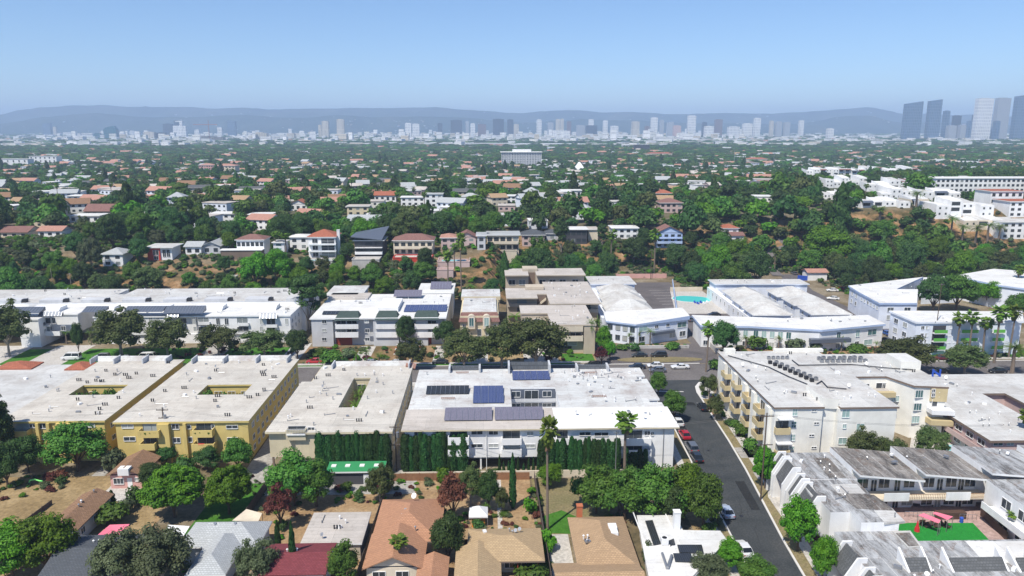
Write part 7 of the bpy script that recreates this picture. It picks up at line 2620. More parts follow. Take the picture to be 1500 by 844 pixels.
TW = [
 ('hazy blue glass tower with curved top beside a cream slab, farthest west', 62, 76, 182, 5600, 'facade_blue', 'slant'),
 ('cream slab tower beside the westernmost hazy blue tower', 77, 84, 186.5, 5600, 'facade_cream', None),
 ('low teal glass block attached to the chamfered teal tower', 137, 150, 196, 4300, 'facade_teal', None),
 ('chamfered dark teal glass tower, squat and wide', 151, 174, 190, 4200, 'facade_teal', 'taper'),
 ('beige office block with domed plant room west of a dark block', 210, 229, 194, 4300, 'facade_cream', None),
 ('dark low office block joined to the beige domed office', 229, 244, 195, 4320, 'facade_dark', None),
 ('dusky brown tower behind the stepped white tower', 238, 254, 182, 5200, 'facade_dark', None),
 ('dark tower just behind the stepped white tower with a flat top', 254, 264, 177, 5300, 'facade_dark', None),
 ('tall dark blue tower west of the low ziggurat office', 332, 346, 177.5, 5200, 'facade_blue', None),
 ('small white block beneath the red crane', 285, 294, 190.5, 4900, 'facade_white', None),
 ('white block with flat top east of the red crane', 318, 327, 187, 4900, 'facade_white', None),
 ('cream slab tower, lower one of a twin pair', 466, 471.5, 183.5, 4700, 'facade_cream', None),
 ('cream tower, taller one of the western twin pair', 471, 482, 178, 4650, 'facade_cream', None),
 ('cream tower standing alone east of the twin pair', 492.5, 505, 175.5, 4650, 'facade_cream', None),
 ('white striped tower, western half of a joined pair', 593, 603, 181, 4700, 'facade_white', None),
 ('white striped tower with taller core, eastern half of a joined pair', 604, 615, 182, 4700, 'facade_white', None),
 ('slim dark tower before the middle hills', 641, 648, 181, 5400, 'facade_dark', None),
 ('wide dark blue slab tower before the middle hills', 660, 677, 176.5, 5200, 'facade_dark', None),
 ('slim grey tower beside a short white one', 682, 687, 178, 5500, 'facade_grey', None),
 ('short white tower beside the wide dark slab', 689, 696, 181.5, 5000, 'facade_white', None),
 ('brownish square tower between white and dark slabs', 700, 712, 182.5, 5100, 'facade_brown', None),
 ('large dark slab tower with thin white edge', 722, 738, 175, 5000, 'facade_dark', None),
 ('narrow dark tower east of the large dark slab', 743, 752, 175.5, 5200, 'facade_dark', None),
 ('short beige tower next to the narrow dark tower', 752.5, 760, 182.5, 5000, 'facade_cream', None),
 ('slender white tower alone on the corridor', 786, 793.5, 175.5, 5100, 'facade_white', None),
 ('grey stepped block west of the cream pair', 802, 811, 180, 5200, 'facade_grey', None),
 ('cream tower, western one of the central pair', 814, 820, 175, 5100, 'facade_cream', None),
 ('cream tower, eastern one of the central pair', 820.5, 826, 174.5, 5200, 'facade_cream', None),
 ('brown tower east of the central cream pair', 830, 837, 178.5, 5200, 'facade_brown', None),
 ('pale grey wide block on the corridor', 844, 857, 184, 5100, 'facade_grey', None),
 ('pale tower with pointed top behind the dark low blocks', 862, 870, 175.5, 5400, 'facade_white', None),
 ('dark low block of four bays on the corridor', 858, 875, 184.5, 5000, 'facade_dark', None),
 ('white slim tower with small cap', 883, 890.5, 177, 5100, 'facade_white', None),
 ('white triple block beside the slim capped tower', 894, 906, 185, 5000, 'facade_white', None),
 ('cream square tower with crown of fins', 925, 937, 178.5, 5000, 'facade_cream', None),
 ('small brown block beside the cream finned tower', 944, 952, 185.5, 5000, 'facade_brown', None),
 ('tall white tower, front of the eastern corridor pair', 953, 964, 172.5, 4900, 'facade_white', None),
 ('grey tower touching the tall white corridor tower', 966, 973, 176.5, 5000, 'facade_grey', None),
 ('pale slanted roof block east of the grey tower', 976, 987, 180, 5300, 'facade_grey', 'slant'),
 ('pink block low on the corridor', 985.5, 998, 184.5, 4950, 'facade_pink', None),
 ('tallest white tower in the middle of the corridor', 1007, 1020, 170, 4900, 'facade_white', None),
 ('dark and white narrow tower east of the tallest white one', 1028, 1036, 179.5, 5100, 'facade_dark', None),
 ('low white block before the brown tower', 1031, 1046, 185.5, 4900, 'facade_white', None),
 ('brown square tower in the eastern corridor', 1046.5, 1059, 175.5, 5050, 'facade_brown', None),
 ('low stepped white block with small windows', 1065, 1084, 186, 4900, 'facade_white', None),
 ('wide pale tower joined to a taller white tower', 1087, 1103, 181.5, 4900, 'facade_white', None),
 ('tall white tower with balconies near the eastern rise', 1104, 1115, 173.5, 4850, 'facade_white', None),
 ('cream tower, first of three in a row', 1127, 1134, 177.5, 4850, 'facade_cream', None),
 ('pale grey tower, middle of three in a row', 1135.5, 1146, 178.5, 4850, 'facade_grey', None),
 ('pale grey tower, last of three in a row', 1147.5, 1158, 179.5, 4850, 'facade_grey', None),
 ('lone white tower below the eastern hill', 1170, 1178.5, 177, 4800, 'facade_white', None),
 ('small white cube block below the eastern hill', 1210, 1222, 189, 4300, 'facade_white', None),
 ('blue glass tower with curved flank, western one of the cluster', 1324, 1353, 152.5, 3900, 'facade_blue', 'slant'),
 ('tall blue glass tower with slanted top in the eastern cluster', 1359, 1381, 148.5, 3900, 'facade_blue', 'slant'),
 ('darker shorter tower beside the slanted glass tower', 1381.5, 1392.5, 163, 4000, 'facade_blue', None),
 ('dark mid height tower behind the low cluster blocks', 1395, 1409, 170, 4300, 'facade_dark', None),
 ('low blue grey block, western of two under the dark tower', 1386, 1402, 184.5, 3900, 'facade_grey', None),
 ('low grey block, eastern of two under the dark tower', 1403, 1416, 184, 3900, 'facade_grey', None),
 ('dim tower behind the white curved towers', 1416, 1431, 178, 4200, 'facade_blue', None),
 ('slim dark tower peeping beside the white ribbed tower', 1424, 1431.5, 168.5, 4500, 'facade_dark', None),
 ('white ribbed tower with stepped crown, brightest of the cluster', 1429, 1457, 144.5, 3800, 'facade_white', None),
 ('broad blue grey slab tower with white edge frame', 1458, 1482, 144, 3850, 'facade_grey', None),
 ('low tower under the broad slab tower', 1455, 1466, 178, 3700, 'facade_blue', None),
 ('easternmost blue grey tower at the picture edge', 1486, 1512, 141.5, 3900, 'facade_blue', 'slant'),
]
for lb, a, c, t, dd, mt, cr in TW:
 tower(lb, a, c, t, dd, mt, 30 if c - a > 8 else 22, cr)
r = tower('stepped white tower with thin spire like shaft west of the crane', 252, 274, 178, 4700, 'facade_white', 30, None, steps=[(0, .55, .76), (.551, .74, 1.0), (.741, 1, .76)])
r = tower('cream ziggurat office, wide and low, steps on its west side', 365, 394, 195, 3900, 'facade_cream', 40, None, steps=[(0, .12, .6), (.121, .2, .8), (.201, 1, 1.0)])
r = tower('unfinished concrete building with bare floors under the red crane', 282, 331, 201, 3700, 'facade_concrete', 40, None, steps=[(0, .5, 1.0), (.501, .72, .93), (.721, 1, 1.0)])
tower('long low white department block before the central towers', 809, 835, 192, 4300, 'facade_white', 40)
tower('pale wide block on the skyline flats, west of the corridor', 420, 433, 196, 4300, 'facade_cream', 30)
# crane
cr = D(305, 179, 3680)
b = MB()
b.tube((cr[0], 3680, -5), (cr[0], 3680, cr[2] + 8), 1.3, n=4)
r = thing('tower_crane', 'red tower crane above the unfinished concrete building', 'crane', (cr[0], 3680, -5))
b.build('mast', 'tile_red', r)
b = MB()
a_, c_ = D(283, 183, 3680), D(318, 183, 3680)
b.box(a_[0], c_[0], 3679, 3681, a_[2], a_[2] + 2.5)
b.build('jib', 'tile_red', r)
b = MB()
b.box(c_[0] - 6, c_[0], 3678, 3682, c_[2] - 4, c_[2])
b.build('counterweight', 'grey_stucco', r)
# buildings of the middle distance
r, e = hillhouse('white office building with tall narrow fins under a thin projecting white roof', 735, 793, 223, 246, 34, 'flat', 0, 'roof_white', 'facade_grey', 1, win=False, over=2.5, name='office_building', cat='office building')
x0, x1, y0, y1, z_, zt = e
n_ = 24
for k in range(n_ + 1):
 x = x0 + (x1 - x0) * k / n_
 b = MB()
 b.box(x - .28, x + .28, y0 - 1.1, y0 - .01, z_ - 2, zt - .3)
 b.build('fin', 'white_stucco', r)
b = MB()
b.box(x0 + (x1 - x0) * .28, x0 + (x1 - x0) * .75, y0 + 6, y1 - 8, zt + .06, zt + 4)
b.build('plant_room', 'white_stucco', r)
for lb, a, c, t, f_, mt, rf, st in (('pink stucco apartment block, western one of two', 291, 312, 242, 252, 'pink_stucco', 'tile_pink', 3), ('cream and pink apartment block with many balconies', 314, 344, 243, 258, 'pale_tan_stucco', 'tile_pink', 4), ('white arcaded block at the western picture edge', -10, 40, 233, 246, 'white_stucco', 'roof_light', 2), ('white block with dark windows beside the arcaded one', 42, 82, 229, 243, 'white_stucco', 'roof_light', 3), ('low mauve block with long roof west of the trees', 118, 150, 252, 258, 'brown_stucco', 'roof_grey', 1), ('peach block with red roof beside the tennis trees', 1095, 1125, 233, 241, 'pale_tan_stucco', 'tile_red', 1), ('white and blue block beyond the pointed church roof', 1070, 1100, 243, 250, 'white_stucco', 'roof_light', 1), ('low red roofed hall beyond the eastern trees', 948, 985, 225, 232, 'pale_tan_stucco', 'tile_red', 1), ('small blue roofed block above the low red hall', 912, 922, 208, 219, 'white_stucco', 'blue_canvas', 3), ('dark stepped block beside the small blue roofed block', 930, 952, 212, 222, 'dark_stucco', 'roof_grey', 2)):
 hillhouse(lb, a, c, t, f_, 18, 'flat' if 'roof_l' in rf or 'grey' in rf or 'blue' in rf else 'hip', 2.5, rf, mt, st, name='apartment_building', cat='building', nwin=6, ww=2.2)
x, y, z = G(850, 254)
b = MB()
zt = D(850, 238, y)[2]
x0, x1 = D(838, 250, y)[0], D(862, 250, y)[0]
b.hexa([(x0, y, z - 1), (x1, y, z - 1), (x1, y + 26, z - 1), (x0, y + 26, z - 1), ((x0 + x1) / 2 - 1, y + 12, zt), ((x0 + x1) / 2 + 1, y + 12, zt), ((x0 + x1) / 2 + 1, y + 15, zt), ((x0 + x1) / 2 - 1, y + 15, zt)])
info(b.build('church_roof', 'white_paint'), 'white pyramid church roof with pointed top above the trees', 'church')
for lb, a, c, t, m_ in (('long low pale hall, western part of the flat roofed row', 643, 716, 210.5, 'roof_light'), ('long low hall with salmon red wall', 717, 748, 210.5, 'pink_stucco'), ('long low white hall in the middle of the flat roofed row', 749, 838, 211, 'white_stucco'), ('long low hall with yellow wall band at the end of the flat row', 842, 892, 211.5, 'yellow_stucco')):
 yy = 2750
 p, q_ = D(a, t, yy), D(c, t, yy)
 r = thing('warehouse', lb, 'warehouse', (p[0], yy, 0), group='long low halls beyond the woods')
 b = MB()
 b.box(p[0], q_[0], yy, yy + 60, -4, p[2])
 b.build('wall', m_, r)
 b = MB()
 b.box(p[0] - 1, q_[0] + 1, yy - 1, yy + 61, p[2] + .01, p[2] + 1)
 b.build('roof', 'white_paint', r)
# houses among the woods: each of the nearer ones by itself
HV = []
def hv(kind, w, d, h, rise, rm, wm):
 wl = MB()
 wl.box(-w / 2, w / 2, -d / 2, d / 2, -3, h)
 if kind == 'gable':
  m_ = 0
  for x in (-w / 2, w / 2 - .15):
   i = len(wl.v)
   wl.v += [(x, -d / 2, h), (x, d / 2, h), (x, 0, h + rise), (x + .15, -d / 2, h), (x + .15, d / 2, h), (x + .15, 0, h + rise)]
   wl.f += [(i, i + 2, i + 1), (i + 3, i + 4, i + 5)]
   wl.m += [0, 0]
 wall = wl.mesh('wall', wm)
 rf = MB()
 o = .7
 if kind == 'flat':
  rf.box(-w / 2 - .3, w / 2 + .3, -d / 2 - .3, d / 2 + .3, h + .002, h + .4)
 else:
  e = 0 if kind == 'gable' else min(w / 2 - .2, d / 2)
  hh = h + .02
  A, B, C, E_ = (-w / 2 - o, -d / 2 - o, hh - .3), (w / 2 + o, -d / 2 - o, hh - .3), (w / 2 + o, d / 2 + o, hh - .3), (-w / 2 - o, d / 2 + o, hh - .3)
  T1, T2 = (-w / 2 - o + (e and e + o), 0, hh + rise), (w / 2 + o - (e and e + o), 0, hh + rise)
  rf.face([A, B, T2, T1])
  rf.face([C, E_, T1, T2])
  if e:
   rf.face([E_, A, T1])
   rf.face([B, C, T2])
  rf.face([E_, C, B, A])
 win = MB()
 n_ = max(2, int(w / 3))
 fl = 2 if h > 4.5 else 1
 for s_ in range(fl):
  for k in range(n_):
   x = -w / 2 + w * (k + .5) / n_
   z_ = h / fl * (s_ + .5)
   win.box(x - .75, x + .75, -d / 2 - .04, -d / 2 + .03, z_ - .6, z_ + .6)
 return wall, rf.mesh('roof', rm), win.mesh('window_row', 'dark_glass')
q = random.Random(77)
ROOFW = {'tile_red': 'red tiled', 'tile_brown': 'brown tiled', 'tile_pink': 'pink tiled', 'shingle_charcoal': 'charcoal', 'shingle_grey': 'dark grey', 'shingle_pale': 'pale grey', 'shingle_tan': 'tan', 'shingle_brown': 'brown shingle', 'roof_white': 'flat white', 'roof_light': 'flat pale', 'roof_beige': 'flat beige'}
for k_ in range(34):
 kind = q.choice(('gable', 'hip', 'flat', 'flat', 'flat', 'flat'))
 rm = q.choice(('roof_white', 'roof_white', 'roof_light', 'roof_beige') if kind == 'flat' else ('tile_pink', 'tile_brown', 'shingle_pale', 'shingle_pale', 'shingle_grey', 'shingle_pale', 'shingle_tan', 'shingle_pale', 'roof_beige', 'shingle_pale', 'shingle_brown'))
 w, d, h = q.uniform(9, 17), q.uniform(8, 12), q.choice((3.2, 3.4, 3.3, 5.6, 6.0))
 HV.append((kind, w, d, h, rm, hv(kind, w, d, h, q.uniform(1.6, 2.8), rm, q.choice(('white_stucco', 'white_stucco', 'cream_stucco', 'pale_tan_stucco', 'bluish_white_stucco', 'dusty_pink_stucco')))))
def clear(x, y, r, lst=None):
 for x0, x1, y0, y1 in OCCB:
  if x0 - r < x < x1 + r and y0 - r < y < y1 + r:
   return False
 return True
def inview(x, y, z, m=30):
 u, v_ = PX(x, y, z)
 return -m < u < 1500 + m
LAND = []
for o in list(COL.objects):
 if o.parent is None and o.get('label') and o.location.y > 255 and o.location.y < 1300 and o.get('category') not in ('pool', 'tarp', 'tarpaulin', 'fence', 'awning', 'tower', 'crane'):
  lb = o['label'].split(',')[0]
  lb = lb.split(' among ')[0].split(' beside ')[0].split(' with ')[0] if len(lb.split()) > 8 else lb
  LAND.append((' '.join(lb.split()[:8]), o.location.x, o.location.y))
NAMED = []
lm_used = {}
spots = []
for row in range(60):
 y = 395 + row * 13 + (row ** 1.55) * 1.2
 if y > 1500:
  break
 x = -.74 * y - 20
 while x < .72 * y + 30:
  x += q.uniform(27, 54) * (1 if y < 560 else 1.05)
  yy = y + q.uniform(-11, 11)
  z_ = gz(x, yy)
  if not inview(x, yy, z_):
   continue
  if (x > 60 and yy < 520 and q.random() < .7) or (1150 < PX(x, yy, z_)[0] < 1520 and yy < 950):
   continue
  if clear(x, yy, 11):
   spots.append((x, yy))
spots.sort(key=lambda p: p[1])
HN = 230
HG = {}
for i, (x, y) in enumerate(spots[:HN]):
 v_ = q.choice(HV)
 near = min(LAND, key=lambda L: (L[1] - x) ** 2 + ((L[2] - y) * .8) ** 2)
 HG.setdefault((v_[4], near[0]), []).append((x, y, v_))
 OCCB.append((x - v_[1] / 2 - 1, x + v_[1] / 2 + 1, y - v_[2] / 2 - (3 if y < 480 else 6), y + v_[2] / 2))
for (rm, nm), L in HG.items():
 L.sort()
 for i, (x, y, v_) in enumerate(L):
  st = 'two storey ' if v_[3] > 4.5 else 'low '
  lb = '%s%s roofed house nearest the %s' % (st, ROOFW[rm], nm)
  if len(L) > 1:
   lb = '%s%s roofed house, %s from the west near the %s' % (st, ROOFW[rm], ORD[min(i, 19)], nm)
  lb = ' '.join(lb.split()[:16])
  r = thing('house', lb, 'house', (x, y, gz(x, y)), q.uniform(-.35, .35), 'houses among the wooded plateau')
  for nm_, me in zip(('wall', 'roof', 'window_row'), v_[5]):
   put(nm_, me, r)
# ------------------------------------------------------------------ what nobody could count: one object each, instanced from points
def scatter(name, P, scale, rotz, idx, sources):
 "points carry size, turn and which source shape stands there"
 src = bpy.data.collections.new(name + '_shapes')
 for i, me in enumerate(sources):
  o = bpy.data.objects.new('%s_shape_%02d' % (name, i), me)
  src.objects.link(o)
 me = bpy.data.meshes.new(name)
 me.from_pydata([tuple(p) for p in P], [], [])
 a = me.attributes.new('size', 'FLOAT_VECTOR', 'POINT')
 a.data.foreach_set('vector', np.asarray(scale, np.float32).ravel())
 a = me.attributes.new('turn', 'FLOAT', 'POINT')
 a.data.foreach_set('value', np.asarray(rotz, np.float32))
 a = me.attributes.new('which', 'INT', 'POINT')
 a.data.foreach_set('value', np.asarray(idx, np.int32))
 ng = bpy.data.node_groups.new(name, 'GeometryNodeTree')
 ng.interface.new_socket('Geometry', in_out='INPUT', socket_type='NodeSocketGeometry')
 ng.interface.new_socket('Geometry', in_out='OUTPUT', socket_type='NodeSocketGeometry')
 N_, L_ = ng.nodes, ng.links
 gi, go = N_.new('NodeGroupInput'), N_.new('NodeGroupOutput')
 ip = N_.new('GeometryNodeInstanceOnPoints')
 ci = N_.new('GeometryNodeCollectionInfo')
 ci.inputs[0].default_value = src
 ci.inputs['Separate Children'].default_value = True
 ci.inputs['Reset Children'].default_value = True
 def attr(nm, t):
  x = N_.new('GeometryNodeInputNamedAttribute')
  x.data_type = t
  x.inputs['Name'].default_value = nm
  return x.outputs[0]
 cx = N_.new('ShaderNodeCombineXYZ')
 L_.new(attr('turn', 'FLOAT'), cx.inputs[2])
 L_.new(gi.outputs[0], ip.inputs['Points'])
 L_.new(ci.outputs[0], ip.inputs['Instance'])
 ip.inputs['Pick Instance'].default_value = True
 L_.new(attr('which', 'INT'), ip.inputs['Instance Index'])
 L_.new(cx.outputs[0], ip.inputs['Rotation'])
 L_.new(attr('size', 'FLOAT_VECTOR'), ip.inputs['Scale'])
 L_.new(ip.outputs[0], go.inputs[0])
 o = put(name, me)
 md = o.modifiers.new('scatter', 'NODES')
 md.node_group = ng
 return o
# farther roofs
def farbox(w, d, h, wm, rm, pitched):
 return hv('hip' if pitched else 'flat', w, d, h, 2.2, rm, wm)
def joined(parts):
 m_ = MB()
 mats = []
 for me in parts:
  off_ = len(m_.v)
  mats.append(me.materials[0].name)
  m_.v += [tuple(v.co) for v in me.vertices]
  for p in me.polygons:
   m_.f.append(tuple(i + off_ for i in p.vertices))
   m_.m.append(len(mats) - 1)
 return m_.mesh('house_shape', mats)
HR = [v for v in HV if 'tile' not in v[4]] + [v for v in HV if 'tile' in v[4]][:2]
FH = [joined(v[5]) for v in (HR + HR)[-16:]]
for w, d, h, wm in ((30, 22, 8, 'white_stucco'), (45, 25, 9, 'white_stucco'), (26, 20, 12, 'cream_stucco'), (60, 30, 7, 'white_stucco'), (24, 18, 16, 'white_stucco'), (35, 25, 10, 'pale_tan_stucco')):
 FH.append(joined(hv('flat', w, d, h, 0, 'roof_white', wm)))
q = np.random.default_rng(5)
P, S, T, I = [], [], [], []
for x, y in spots[HN:]:
 if clear(x, y, 6):
  OCCB.append((x - 5, x + 5, y - 9, y + 4))
  P.append((x, y, gz(x, y)))
  s = .95
  S.append((s, s, s))
  T.append(q.uniform(-.4, .4))
  I.append(q.integers(0, 16))
n = 13500
yy = 1300 * (6900 / 1300) ** q.random(n)
xx = q.uniform(-.76, .74, n) * yy
# built up clusters: denser bands
dens = .5 + .5 * np.sin(xx * .004 + 1.3) * np.sin(yy * .0031 + xx * .001) + .4 * np.sin(yy * .0075)
keep = (q.random(n) < np.clip(.08 + .38 * dens + (yy > 3300) * .5, .04, 1)) & ~((yy > 2700) & (yy < 2850) & (np.abs(xx - 50) < 420))
for x, y in zip(xx[keep], yy[keep]):
 P.append((x, y, float(ground_z(x, y))))
 big = y > 2600 and q.random() < .4
 s = 1.0 + (y - 1300) / 5600 * .5
 S.append((s * q.uniform(.8, 1.4), s * q.uniform(.8, 1.3), q.uniform(.8, 1.25)))
 T.append(q.choice((0, .25, -.5, 1.57)) + q.uniform(-.1, .1))
 I.append(q.integers(16, 22) if big else q.integers(0, 16))
for _ in range(420):
 y = q.uniform(3600, 6600)
 x = q.choice((-2300, -1500, -700, 100, 700, 1300)) * y / 5000 + q.normal(0, 260)
 P.append((x, y, 0))
 S.append((q.uniform(.6, 1.4), .8, q.uniform(1.4, 3.6)))
 T.append(q.choice((0, .2, -.2)))
 I.append(q.integers(16, 22))
o = scatter('distant_houses', P, S, T, I, FH)
info(o, 'pale sea of far roofs spreading across the hazy plain to the skyline towers', 'far houses', kind='stuff')
# pale villas on the far hills
P, S, T, I = [], [], [], []
for (xs, ys, Z), n in ((HB, 700), (HF, 800)):
 for _ in range(n):
  i, j = q.integers(2, Z.shape[1] - 2), q.integers(3, int(Z.shape[0] * .8))
  if np.sin(xs[i] * .0011) * np.sin(ys[j] * .004 + xs[i] * .0007) < -.1 and q.random() < .75:
   continue
  P.append((xs[i] + q.uniform(-25, 25), ys[j], Z[j, i] - 1))
  s = q.uniform(.6, 1.5)
  S.append((s * 1.1, s, s * .8))
  T.append(q.uniform(-1, 1))
  I.append(q.integers(0, 16))
o = scatter('hillside_villas', P, S, T, I, FH[:16])
info(o, 'pale specks of villas scattered over the hazy far hills', 'villas', kind='stuff')
# ------------------------------------------------------------------ cars
CARV = {}
def car_parts(kind):
 "sedan, suv or van, nose towards +Y, origin on the ground in its middle"
 if kind in CARV:
  return CARV[kind]
 L, Wd, H = {'sedan': (4.7, 1.82, 1.45), 'suv': (4.8, 1.92, 1.75), 'van': (5.4, 2.0, 2.2), 'old': (5.1, 1.85, 1.4)}[kind]
 belt = {'sedan': .92, 'suv': 1.08, 'van': 1.25, 'old': .95}[kind]
 # lower body as rings along Y: (y, half width, z low, z high)
 st = [(-.5, .40, .42, .78), (-.49, .45, .30, .90), (-.42, .49, .22, belt / 1.0), (-.2, .5, .2, belt), (.1, .5, .2, belt), (.25, .5, .2, belt - .02), (.42, .48, .22, belt - .18), (.485, .44, .28, belt - .28), (.5, .38, .4, .62)]
 b = MB()
 prev = None
 for y, hw, z0, z1 in st:
  Y, w = y * L, hw * Wd
  ring = [(-w * .9, Y, z0), (w * .9, Y, z0), (w, Y, z0 + .18), (w, Y, z1 - .12), (w * .92, Y, z1), (-w * .92, Y, z1), (-w, Y, z1 - .12), (-w, Y, z0 + .18)]
  i = len(b.v)
  b.v += ring
  if prev is not None:
   for k in range(8):
    j = (k + 1) % 8
    b.f.append((prev + k, prev + j, i + j, i + k))
    b.m.append(0)
  else:
   b.f.append(tuple(range(i, i + 8)))
   b.m.append(0)
  prev = i
 b.f.append(tuple(range(prev + 7, prev - 1, -1)))
 b.m.append(0)
 body = b
 c = {'sedan': (-.40, -.26, .08, .24), 'suv': (-.47, -.42, .10, .26), 'van': (-.485, -.46, .20, .34), 'old': (-.30, -.20, .06, .18)}[kind]
 g = MB()
 w0, w1 = Wd * .45, Wd * .37
 y0, y1, y2, y3 = [k * L for k in c]
 g.hexa([(-w0, y0, belt - .01), (w0, y0, belt - .01), (w0, y3, belt - .06), (-w0, y3, belt - .06), (-w1, y1, H - .05), (w1, y1, H - .05), (w1, y2, H - .05), (-w1, y2, H - .05)])
 t = MB()
 t.hexa([(-w1 - .02, y1 - .05, H - .06), (w1 + .02, y1 - .05, H - .06), (w1 + .02, y2 + .05, H - .06), (-w1 - .02, y2 + .05, H - .06), (-w1 + .06, y1 + .12, H), (w1 - .06, y1 + .12, H), (w1 - .06, y2 - .12, H), (-w1 + .06, y2 - .12, H)])
 for s in (-1, 1):
  for ya, yb in ((y0, y1), (y3, y2), ((y0 + y3) / 2, (y1 + y2) / 2)):
   za = belt - .02
   t.hexa([(s * w0 - .02, ya - .05, za), (s * w0 + .03, ya - .05, za), (s * w0 + .03, ya + .05, za), (s * w0 - .02, ya + .05, za), (s * w1 - .02, yb - .05, H - .05), (s * w1 + .03, yb - .05, H - .05), (s * w1 + .03, yb + .05, H - .05), (s * w1 - .02, yb + .05, H - .05)])
 wh = MB()
 wh.tube((-.11, 0, 0), (.11, 0, 0), .33, n=14)
 rm = MB()
 rm.tube((-.125, 0, 0), (.125, 0, 0), .2, n=10)
 hl = MB()
 hl.box(-.17, .17, -.05, .05, -.07, .07)
 CARV[kind] = (body, t, g.mesh('windows', 'car_glass'), wh.mesh('wheel', 'tyre_rubber'), rm.mesh('rim', 'rim_metal'), hl, L, Wd, belt, {})
 return CARV[kind]
def car(label, x, y, rz, colour, kind='sedan', z=None, group='cars parked along the streets'):
 body, t, g, wh, rm, hl, L, Wd, belt, cache = car_parts(kind)
 if colour not in cache:
  m_ = 'car_' + colour
  cache[colour] = (body.mesh('body', m_), t.mesh('roof', m_))
 if 'l' not in cache:
  cache['l'] = (hl.mesh('headlight', 'lamp_clear'), hl.mesh('tail_light', 'lamp_red'))
 z = gz(x, y) + .03 if z is None else z
 o = thing('parked_car', label, 'car', (x, y, z), rz, group)
 put('body', cache[colour][0], o)
 put('roof', cache[colour][1], o)
 put('windows', g, o)
 for sx in (-1, 1):
  for sy in (-.31, .31):
   w_ = put('wheel', wh, o, (sx * (Wd / 2 - .1), sy * L, .33))
   put('rim', rm, w_)
  put('headlight', cache['l'][0], o, (sx * Wd * .34, L * .49, belt - .36))
  put('tail_light', cache['l'][1], o, (sx * Wd * .36, -L * .49, belt - .22))
 return o
def carpx(label, px, py, rz, colour, kind='sedan', **kw):
 x, y, z = G(px, py)
 return car(label, x, y, rz, colour, kind, **kw)
H2 = math.pi / 2
carpx('white car parked beside the corner block, first behind the red one', 993, 621, .02, 'white')
carpx('red car parked at the kerb beside the corner block', 1002.5, 640, .02, 'red')
carpx('blue grey car parked behind the black one on the side street', 1013, 659, .02, 'grey', 'suv')
carpx('black car parked at the kerb, last of the row beside the corner block', 1020, 673, .02, 'black')
carpx('black car parked by the red painted kerb of the cream condominium', 1029, 599, .0, 'black')
carpx('silver blue car parked near the white modern house on the side street', 1063, 753, .04, 'silver_blue')
carpx('white car parked lowest on the side street beside the white modern house', 1089, 808, .04, 'white')
carpx('black car parked before the tan terraced block, tree shade on it', 868, 538, H2, 'black', 'suv')
carpx('dark blue car parked on the street by the oval kerb island', 933, 540, H2, 'black')
carpx('white car parked by the oval kerb island behind a dark one', 960, 538, H2, 'white')
carpx('grey car standing on the street before the white one by the oval island', 963, 545, H2, 'grey')
carpx('long white saloon car at the street corner by the motel ramp', 996, 540, H2, 'white', 'old')
carpx('black car on the motel forecourt, nearer the palms', 936.5, 523, H2, 'black')
carpx('black car on the motel forecourt behind the oval island', 965, 523, H2, 'black', 'suv')
carpx('white box van parked at the street by the western driveway', 105, 527, H2, 'white', 'van')
carpx('dark car in tree shade before the long white complex', 149, 526, H2, 'grey', 'suv')
carpx('white car under the street tree before the long white complex', 182, 528, H2, 'white')
carpx('white van parked before the lawn of the long white complex', 214, 527, H2, 'white', 'van')
carpx('white car half hidden behind the roof edge of the mustard block', 373, 528, H2, 'white')
carpx('red car parked beside the garden of the green mansard block', 461, 532, H2, 'red')
carpx('white car under the young palms by the garden steps', 541, 534, H2, 'white')
carpx('silver car parked at the foot of the garden steps', 579, 534, H2, 'silver')
carpx('dark car in the shade between two big street trees', 645, 533, H2, 'black')
carpx('white car in the sloping parking court beside the red one', 1219, 427, 1.35, 'white')
carpx('red car in the sloping parking court', 1233, 425, 1.35, 'red')
carpx('white car alone in the middle of the sloping parking court', 1220, 439, 1.2, 'white')
carpx('black car at the mouth of the passage beside the lime balconied block', 1298, 502, .2, 'black', 'suv')
carpx('blue car in the passage beside the lime balconied block', 1297, 490, .1, 'blue')
carpx('maroon car on the street before the lime balconied block', 1379, 527, H2, 'maroon')
carpx('black car beside the verge near the two olive street trees', 1376, 546, H2, 'black')
carpx('black car beside the verge nearest the eastern edge', 1461, 546, H2, 'black')
carpx('blue car parked beside the hipped motel units', 932, 436, .1, 'blue')
carpx('dark car in the court between the motel wings', 1046, 463, H2, 'black')
carpx('dark car in the gap beside the motel ramp', 1010, 470, .1, 'grey')
carpx('dark car on the hill drive beside the blue tarpaulins', 1163, 402, .1, 'grey')
# ------------------------------------------------------------------ poles and wires
POLES = {}
def pole(label, px, pt, pb, arms, key=None, transformer=False, r=.16, wood='pole_wood', name='utility_pole', dist=None):
 x, y, z = G(px, pb)
 h = D(px, pt, y)[2] - z
 o = thing(name, label, 'pole', (x, y, z), group='wooden power poles')
 b = MB()
 b.tube((x, y, z - .5), (x, y, z + h), r, r * .65, 8)
 b.build('mast', wood, o)
 for a in arms:
  b = MB()
  za = z + h - a[0]
  w = a[1]
  b.box(x - w / 2, x + w / 2, y - .14, y - .02, za - .07, za + .07)
  c = b.build('crossarm', wood, o)
  for k in range(4):
   u = x - w / 2 + .12 + (w - .24) * k / 3
   b = MB()
   b.tube((u, y - .08, za + .07), (u, y - .08, za + .28), .06, .03, 6)
   b.build('insulator', 'insulator', c)
 if transformer:
  b = MB()
  b.tube((x + .45, y - .2, z + h - 2.6), (x + .45, y - .2, z + h - 1.5), .32, n=10)
  b.build('transformer', 'grey_metal', o)
 if key:
  POLES[key] = (x, y, z + h - (arms[0][0] if arms else .3) + .3)
 return o
pole('wooden power pole with two crossarms before the mustard block stair', 245, 597, 672, [(.5, 2.4), (2.2, 1.8)], 'a', True)
